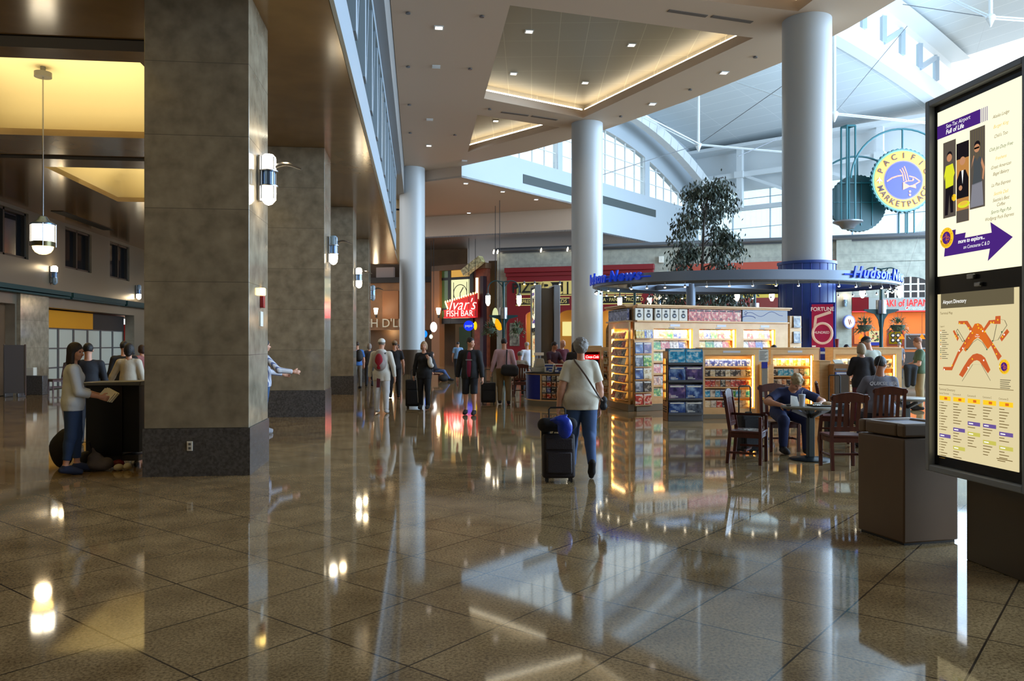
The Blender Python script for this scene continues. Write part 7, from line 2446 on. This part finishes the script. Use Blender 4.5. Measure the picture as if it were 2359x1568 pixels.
strap(o, pts, .011, cloth((92, 74, 62)))
# blue bag and dark coat hung over her case
cs = [x for x in bpy.data.objects if x.name.startswith('roller_suitcase') and 'maroon' in x.get('label', '')][0]
cm_ = FR(cs.location, cs.rotation_euler.z)
o = bag('plastic_bag', 'shiny royal blue plastic bag tied on top of the maroon-black suitcase', 'bag', lambda F_: F_.add(ell(V(.03, 0, -.02), V(.09, .06, .13))).add(ell(V(-.04, 0, .07), V(.08, .05, .05)), .03).add(cap(V(-.06, 0, .08), V(-.14, .0, .07), .025, .012), .02).add(cap(V(-.02, 0, .1), V(.05, 0, .13), .03, .012), .02), V(-.22, -.12, -.2), V(.2, .12, .2), mat('plastic_blue', (24, 56, 176), .28, bump=.5, bscale=12), .009)
o.location = cm_(.03, -.16, .69)
o.rotation_euler = (0, 0, AW)
o = bag('coat', 'black coat slung over the handle of the maroon-black suitcase', 'coat', lambda F_: F_.add(cap(V(-.16, 0, 0), V(.16, .02, .01), .085, .075)).add(cap(V(-.15, .06, 0), V(-.155, .1, -.42), .05, .035), .04).add(cap(V(.15, .05, 0), V(.12, .05, -.12), .05, .04), .04), V(-.32, -.15, -.55), V(.32, .22, .16), mat('coat_black', (26, 24, 26), .9, bump=.4, bscale=12), .012)
o.location = cm_(-.01, -.005, .69)
o.rotation_euler = (0, 0, AW)

o = bag('cloth_bag', 'crumpled grey cloth bag on the floor before the black podium', 'bag', lambda F_: F_.add(ell(V(0, 0, .08), V(.17, .12, .08))).add(ell(V(-.06, .0, .17), V(.09, .08, .07)), .05).add(ell(V(.09, -.03, .12), V(.08, .06, .06)), .03).add(cap(V(-.06, 0, .2), V(-.09, 0, .29), .03, .015), .03).cut(V(0, 0, .002), V(0, 0, -1)), V(-.3, -.25, -.05), V(.3, .25, .35), mat('grey_cloth', (104, 96, 94), .8, bump=.5, bscale=14), .012)
o.location = gp(.36, -.30, 0)
# woman holding papers, on the left
P2 = person('woman in a white blouse and blue capri trousers holding papers beside the black podium', pp(168, 10.25), AW - 1.05, 1.66, 'f', 1.05, hair=('long', (44, 34, 30)), head=(-.55, -.1), top=((206, 212, 220), 'three', .06), low=((44, 66, 104), 'capri'), shoe=(44, 54, 84),
            armL=((-.16, .22, -1), (.12, 1, -.28), (1, 0, .1)), armR=((.16, .20, -1), (-.16, 1, -.3), (-1, 0, .1)), legL=((-.04, .10, -1), (-.02, .02, -1), 0), legR=((.04, -.06, -1), (.02, -.16, -1), .1), curl=.7, vox=.010)
hm_ = (P2['hands'][0] + P2['hands'][1]) / 2
o = MB().box(-.10, .10, -.015, .0, -.07, .08).box(-.09, .11, .002, .012, -.06, .09).box(-.11, .08, -.028, -.018, -.08, .06).obj('paper_sheaf', PAPER, None, hm_ + Vector((.03, .02, .02)), AW - .5, smooth=0)
o.rotation_euler = (R(-35), R(20), AW - .4)
tag(o, 'sheaf of pale papers held by the woman at the podium', 'papers')
person('person in dark clothes standing behind the woman with papers', pp(203, 13.2), AW + .5, 1.66, 'm', 1.0, hair=('short', (22, 20, 22)), top=((28, 28, 34), 'long'), low=((30, 30, 38), 'long'))
person('woman in a pale cardigan and black trousers seen from behind, past the podium', pp(297, 14.3), AW + .1, 1.66, 'f', 1.0, hair=('bob', (34, 28, 28)), top=((206, 196, 178), 'long', .03), low=((16, 16, 20), 'long'), armL=((-.55, .15, -1), (-.5, .2, -1)), armR=((.28, .0, -1), (.1, .1, -1)))
person('person in black standing behind the woman in the pale cardigan', pp(286, 16.0), AW + .4, 1.70, 'm', 1.0, hair=('short', (24, 20, 20)), top=((24, 22, 24), 'long'), low=((26, 26, 30), 'long'))
person('person in a dull pink top beyond the podium', pp(327, 20.5), AW + 1.2, 1.62, 'f', 1.0, hair=('bob', (60, 40, 34)), top=((170, 110, 110), 'long'), low=((40, 34, 40), 'long'))
# man by the near pillar, arm out
person('man in a blue and white striped shirt reaching out from behind the near pillar', pp(607, 14.8), AW - 1.0, 1.74, 'm', 1.0, hair=('short', (30, 24, 22)), top=((214, 216, 224), 'long'), top_stripes=(104, 116, 160), low=((44, 76, 116), 'long'), shoe=(150, 150, 156), armR=((.3, .55, -.62), (.1, 1, -.12)), armL=((-.1, .5, -.8), (0, 1, -.2)), legR=((.04, -.08, -1), (.02, -.1, -1), 0))
# far corridor people
P5 = person('man with a dark backpack and blue shirt standing between the far pillars', pp(823, 29.5), AW + .5, 1.72, 'm', 1.0, hair=('short', (60, 46, 36)), top=((60, 110, 180), 'short'), low=((110, 104, 96), 'long'))
def backpack(label, P, m, m2=None, w=.15, hh=.24, side=None):
    c = P['chest'] - P['fw'] * .125 * P['H'] * 1.0 - P['sp'] * .035 * P['H']
    o = bag('backpack', label, 'backpack', lambda F_: F_.add(ell(V(0, 0, -.05), V(w, .10, hh * .75))).add(ell(V(0, .0, .08), V(w * .78, .085, hh * .6)), .05).add(ell(V(0, -.07, -.08), V(w * .7, .06, hh * .45)), .03), V(-.26, -.26, -.36), V(.26, .2, .34), m)
    o.location = P['W'](c)
    o.rotation_euler = (0, 0, P['root'].rotation_euler.z)
    bpy.context.view_layer.update()
    if m2:
        F_ = Field(V(-.2, -.26, -.3), V(.2, .1, .3), .012)
        F_.add(ell(V(0, -.085, -.02), V(w * .56, .05, hh * .70)))
        me = F_.mesh('front_panel')
        me.materials.append(m2)
        q = bpy.data.objects.new('front_panel', me)
        COL.objects.link(q)
        q.parent = o
    H = P['H']
    for s in (-1, 1):
        pts = [P['W'](P['neck'] + V(s * x * H, 0, 0) - P['sp'] * dz * H - P['fw'] * y * H) for x, dz, y in ((.035, .075, .085), (.05, .035, .062), (.062, .012, .03), (.066, .018, -.01), (.068, .05, -.052))]
        strap(o, pts, .018)
    return o
backpack('dark backpack on the man between the far pillars', P5, M['nylon'])
P6 = person('person all in white with a cap, walking away with a red backpack', pp(879, 19.1), AW - .05, 1.76, 'm', 1.08, hair=('short', (120, 110, 100)), cap_=((220, 218, 212), 1), top=((214, 208, 196), 'long', .11), low=((206, 206, 208), 'loose'), shoe=(200, 198, 196), armL=((-.24, .0, -1), (-.12, .16, -1)), armR=((.30, -.04, -1), (.12, .12, -1)), legL=((-.05, .06, -1), (-.02, -.02, -1), 0), legR=((.05, -.02, -1), (.03, -.16, -1), .1))
F_ = P6['new']()
F_.add(ell(P6['neck'] - P6['fw'] * .03 * P6['H'] + P6['sp'] * .005, V(.072, .06, .035) * P6['H']), .02)
P6['child']('hood', F_, cloth((206, 202, 194)))
backpack('red backpack with pale side panels on the person dressed in white', P6, mat('pack_pale', (150, 136, 130), .6), cloth((150, 20, 40)), .17, .27)
o = MB().slabxz([(-.03, 0), (.05, .0), (.06, .2), (-.02, .22)], -.01, .01).obj('cloth_tag', cloth((96, 30, 44)), None, P6['W'](P6['pel'] + V(-.06, -.15, -.34)), AW, smooth=0)
tag(o, 'maroon cloth hanging at the thigh of the person dressed in white', 'cloth')
person('person in a dark top and pale hat, half hidden behind the white hooded walker', pp(909, 24.5), AW + .2, 1.74, 'm', 1.1, hair=('short', (70, 60, 50)), cap_=((150, 126, 100), 1), top=((30, 28, 32), 'short'), low=((36, 34, 40), 'long'))
person('grey-haired person in a dark top beyond the far pillar', pp(851, 31.0), AW + .3, 1.66, 'f', 1.1, hair=('bob', (150, 140, 136)), top=((54, 50, 56), 'short'), low=((40, 40, 48), 'long'))
person('person in a pink top at the food counter left of the far column', pp(917, 40.0), AW + 2.6, 1.62, 'f', 1.05, hair=('bob', (70, 50, 40)), top=((180, 120, 110), 'short'), low=((40, 40, 46), 'long'))
# woman in black with the large case
P7 = person('blonde woman in a black suit walking towards us with a large black suitcase', pp(977, 20.3), AW + PI - .1, 1.70, 'f', 1.0, hair=('bob', (176, 140, 104)), top=((20, 19, 22), 'long', .09), low=((18, 18, 22), 'loose'), armR=((.26, -.10, -1), (.12, .05, -1)), armL=((-.20, .16, -1), (.35, .75, 1), (0, -1, 0)), legL=((-.03, .10, -1), (-.02, -.02, -1), 0), legR=((.03, -.06, -1), (.02, -.14, -1), .1), grip=(.8, 1.1))
MB().bar(P7['pel'] + V(.115 * 1.7, .03, .0), P7['L']['legR'][2] + V(.06, .0, .05), .012, .02).obj('side_stripe', LABELW, P7['root'], smooth=0)
o = bag('white_bag', 'crumpled white bag hanging at the chest of the woman in black', 'bag', lambda F_: F_.add(ell(V(0, 0, 0), V(.06, .05, .13))).add(ell(V(.04, 0, -.10), V(.06, .05, .06)), .03), V(-.15, -.12, -.24), V(.16, .12, .2), mat('white_plastic', (214, 208, 200), .5, bump=.4, bscale=14), .014)
o.location = P7['W'](P7['chest'] + V(-.11 * 1.7, .19, -.07))
o.rotation_euler = (0, 0, AW)
# man in the black jacket
P8 = person('man in a black jacket over a crimson T-shirt and black shorts, looking to the side', pp(1083, 18.7), AW + PI - .15, 1.80, 'm', 1.02, hair=('short', (28, 22, 22)), head=(.95, 0), top=((122, 26, 60), 'short', .05), low=((22, 24, 34), 'shorts'), jacket=((26, 26, 30), .07), shoe=(30, 26, 30), armL=((-.22, .05, -1), (-.14, .14, -1)), armR=((.26, -.12, -1), (.14, .05, -1)), legL=((-.02, .10, -1), (-.02, .02, -1), 0), legR=((.04, -.02, -1), (.02, -.12, -1), 0))
MB().text('CHICAGO', .034, P8['chest'] + P8['fw'] * .139 + V(0, 0, -.06), u=(-1, 0, 0), v=(0, 0, 1), bold=.02).obj('shirt_print', LABELW, P8['root'], smooth=0)
o = MB().slabxz([(-.02, -.08), (.02, -.08), (.025, .08), (-.02, .08)], -.01, .01).obj('bottle', mat('bottle_pink', (170, 120, 120), .3), None, P8['hands'][1] - Vector((0, 0, .03)), AW, bevel=.006)
tag(o, 'small pinkish bottle held by the man in the black jacket', 'bottle')
# man in the pink shirt
P9 = person('man in a pink shirt and khaki trousers walking away with a shoulder bag', pp(1161, 21.9), AW - .05, 1.79, 'm', 1.12, hair=('short', (26, 22, 22)), top=((196, 160, 168), 'long', .0), low=((126, 104, 70), 'loose'), shoe=(44, 34, 28), armL=((-.30, -.08, -1), (-.22, .0, -1), (.4, 0, .2)), armR=((.28, .02, -1), (.22, .16, -1)), grip=(1.0, .6), legL=((-.04, .10, -1), (-.02, .0, -1), 0), legR=((.05, -.04, -1), (.03, -.16, -1), .1))
o = bag('shoulder_bag', 'black shoulder bag hanging at the right side of the man in the pink shirt', 'bag', lambda F_: F_.add(cap(V(-.13, 0, 0), V(.13, 0, -.02), .10, .11)).add(cap(V(-.13, 0, -.10), V(.13, 0, -.12), .11, .11), .04), V(-.32, -.2, -.3), V(.32, .2, .2), M['nylon'], .014)
o.location = P9['W'](P9['pel'] + V(.17, -.27, .02))
o.rotation_euler = (0, 0, AW)
bpy.context.view_layer.update()
strap(o, [P9['W'](P9['pel'] + P9['sp'] * z * P9['H'] + V(x, 0, 0) + P9['fw'] * y) for x, z, y in ((.09, .285, .03), (.088, .28, -.07), (.086, .2, -.165), (.08, .1, -.20), (.085, .03, -.22))], .02)
person('man in a blue striped shirt walking away in the distance by the fish bar', pp(1055, 41.0), AW, 1.75, 'm', 1.1, hair=('short', (50, 44, 42)), top=((140, 176, 214), 'short', .04), top_stripes=(110, 150, 196), low=((30, 30, 36), 'long'))
# seated traveller by the far column
def seat_pose():
    return dict(legL=((-.10, 1, -.22), (-.02, .12, -1), 0), legR=((.10, 1, -.20), (.02, .16, -1), 0))
person('person in a dark jacket and jeans sitting with legs stretched, beyond the woman in black', pp(1001, 35.5), AW - 1.6, 1.74, 'm', 1.0, spine=(0, -.25, 1), hair=('short', (50, 40, 36)), top=((40, 38, 48), 'long'), low=((70, 92, 140), 'long'), legL=((-.1, 1, -.15), (0, .7, -1), 0), legR=((.1, 1, -.12), (0, .8, -1), 0))
t = thing('bench', 'low dark bench under the sitting traveller by the far column', 'bench', pp(996, 35.6), AW)
MB().box(-.35, .35, -.25, .25, .28, .345).obj('seat', M['mahogany'], t, bevel=.01)
for x in (-.3, .3):
    for y in (-.2, .2):
        MB().box(x - .025, x + .025, y - .025, y + .025, 0, .28).obj('leg', M['mahogany'], t, smooth=0)
blob('duffel_bag', 'dark bag on the floor beside the sitting traveller', 'bag', pp(1021, 35.0), (.24, .16, .16), M['nylon'])
# people near the round counter
PS = person('heavy man in a grey shirt sitting with his back to us beside the pizza shop', pp(1198, 25.5), AW + .1, 1.74, 'm', 1.25, hair=('short', (120, 116, 112)), spine=(0, .12, 1), top=((150, 142, 126), 'short', .04), low=((60, 58, 60), 'long'), armL=((-.4, .3, -1), (-.1, 1, -.3)), armR=((.4, .3, -1), (.1, 1, -.3)), **seat_pose())
chair('dark wooden chair under the man in the grey shirt by the pizza shop', pp(1198, 25.28), AW + .1)
person('person in a white shirt standing past the man seated by the pizza shop', pp(1214, 29.0), AW + .5, 1.72, 'm', 1.0, hair=('thin', (170, 160, 150)), top=((210, 214, 226), 'long'), low=((40, 44, 60), 'long'))
person('clerk in a maroon shirt behind the round counter', pp(1271, 23.6), AW + PI + .6, 1.72, 'm', 1.0, spine=(0, .18, 1), hair=('short', (26, 20, 18)), skin=SKIN2, head=(.5, -.1), top=((58, 26, 40), 'short'), low=((30, 30, 36), 'long'), armL=((-.15, .5, -1), (.1, 1, -.2)), armR=((.15, .5, -1), (-.1, 1, -.2)))
person('bald man in a dark red shirt standing behind the round counter', pp(1294, 25.5), AW + PI + .4, 1.78, 'm', 1.05, hair=('bald', (0, 0, 0)), head=(.4, -.2), top=((96, 24, 40), 'short'), low=((30, 30, 36), 'long'))
person('dark-haired customer in a black top leaning at the round counter', pp(1322, 22.9), AW - .3, 1.70, 'f', 1.0, spine=(0, .15, 1), hair=('long', (28, 22, 24)), top=((24, 24, 30), 'short'), low=((34, 34, 40), 'long'), armL=((-.2, .1, -1), (-.1, .2, -1)))
# man with the drink
cr = cpl(4.0, 12.2)
P10 = person('fair-haired man in a navy T-shirt hunched over the cafe table, sipping a drink', cpl(4.20, 12.42), AW + PI + .05, 1.76, 'm', 1.05, spine=(0, 1.0, .95), hair=('messy', (172, 150, 112)), head=(.05, -.75), top=((40, 50, 92), 'short'), low=((40, 50, 76), 'long'), shoe=(44, 36, 36), base=.0, vox=.0105,
             armL=((-.6, .45, -.35), (.5, .75, -.12), (.2, 0, -1)), armR=((.65, .40, -.36), (-.45, .85, -.12), (-.2, 0, -1)), legL=((-.30, 1, -.22), (.04, .10, -1), 0), legR=((.14, 1, -.22), (-.05, -.20, -1), .0))
# man in the grey tee, back to us
P11 = person('dark-haired man in a lettered grey T-shirt sitting with his back to us', cpl(5.66, 12.32), AW - .12, 1.80, 'm', 1.15, hair=('short', (24, 20, 20)), head=(-.75, 0), skin=SKIN2, top=((120, 122, 136), 'short', .02), low=((50, 54, 70), 'long'), base=.0, armL=((-.3, .5, -1), (.2, 1, -.1)), armR=((.3, .5, -1), (-.2, 1, -.1)), **seat_pose())
mb = MB()
cP = P11['chest'] - P11['fw'] * .137 + V(0, 0, .05)
mb.text('QUIKSILVER', .075, cP, u=(1, 0, 0), v=(0, 0, 1), bold=.02, shear=.3)
mb.box(cP[0] - .02, cP[0] + .02, cP[1] - .002, cP[1], cP[2] - .085, cP[2] - .06)
mb.obj('shirt_print', LABELW, P11['root'], smooth=0)
# couple at the third rack
person('woman with short ash-blonde hair in a black top browsing the third book rack', pp(1986, 16.3), AW - .25, 1.66, 'f', 1.05, hair=('bob', (164, 146, 118)), top=((30, 26, 32), 'three', .08), low=((90, 30, 44), 'long'), head=(.3, -.2), armL=((-.25, .25, -1), (.05, 1, .1)), armR=((.25, .0, -1), (.1, .1, -1)))
o = MB().box(-.09, .09, -.012, .012, -.07, .07).obj('open_book', PAPER, None, wxy(6.82, 16.75) + (1.28,), AW, smooth=0)
o.rotation_euler = (R(-60), 0, AW)
tag(o, 'open book in the hands of the woman at the third book rack', 'book')
person('man in a pale grey shirt and dark cap browsing the third book rack', pp(2007, 17.3), AW + .25, 1.82, 'm', 1.1, spine=(0, .1, 1), hair=('short', (120, 112, 104)), cap_=((40, 38, 40), 1), head=(.5, -.35), top=((176, 180, 168), 'short', .05), low=((70, 70, 80), 'long'), armL=((-.2, .4, -1), (.1, 1, -.1)))
person('man in a green shirt and khaki trousers with a dark jacket over his arm', pp(2119, 20.0), AW + 1.25, 1.82, 'm', 1.05, hair=('short', (140, 92, 64)), head=(.2, -.25), top=((88, 110, 84), 'short', .04), low=((168, 146, 108), 'long'), armL=((-.2, .2, -1), (.05, 1, -.2)), armR=((.25, .3, -1), (.0, 1, -.3)))
o = bag('folded_jacket', 'dark jacket draped over the arm of the man in the green shirt', 'jacket', lambda F_: F_.add(cap(V(-.1, 0, 0), V(.1, 0, 0), .07, .07)).add(cap(V(-.08, 0, -.05), V(-.08, 0, -.45), .08, .06), .05).add(cap(V(.08, 0, -.05), V(.06, 0, -.42), .08, .06), .05), V(-.3, -.2, -.65), V(.3, .2, .2), mat('jacket_black', (30, 34, 40), .8, bump=.3, bscale=12), .016)
o.location = at(2098, 845, 19.8)
o.rotation_euler = (0, 0, AW)
person('shopper with dark hair whose head shows above the low racks, by the wall unit', pp(1783, 20.6), AW + .3, 1.62, 'f', 1.0, hair=('short', (24, 20, 20)), top=((60, 50, 60), 'short'), low=((40, 40, 46), 'long'))
person('shopper with dark hair standing behind the third book rack', pp(1950, 22.0), AW + PI, 1.63, 'm', 1.0, hair=('short', (30, 24, 22)), top=((50, 44, 50), 'short'), low=((40, 40, 46), 'long'))
person('grey-haired customer at the orange sushi counter', pp(2072, 38.0), AW + .2, 1.72, 'm', 1.0, hair=('short', (140, 136, 132)), top=((90, 84, 90), 'short'), low=((40, 40, 46), 'long'))
o = MB().lathe([(.035, 0), (.05, .19), (.05, .2), (0, .2)], 16).obj('red_cup', M['red'], None, rf3(.16, .2, 1.576))
tag(o, 'tall red paper cup standing on the third book rack', 'cup')
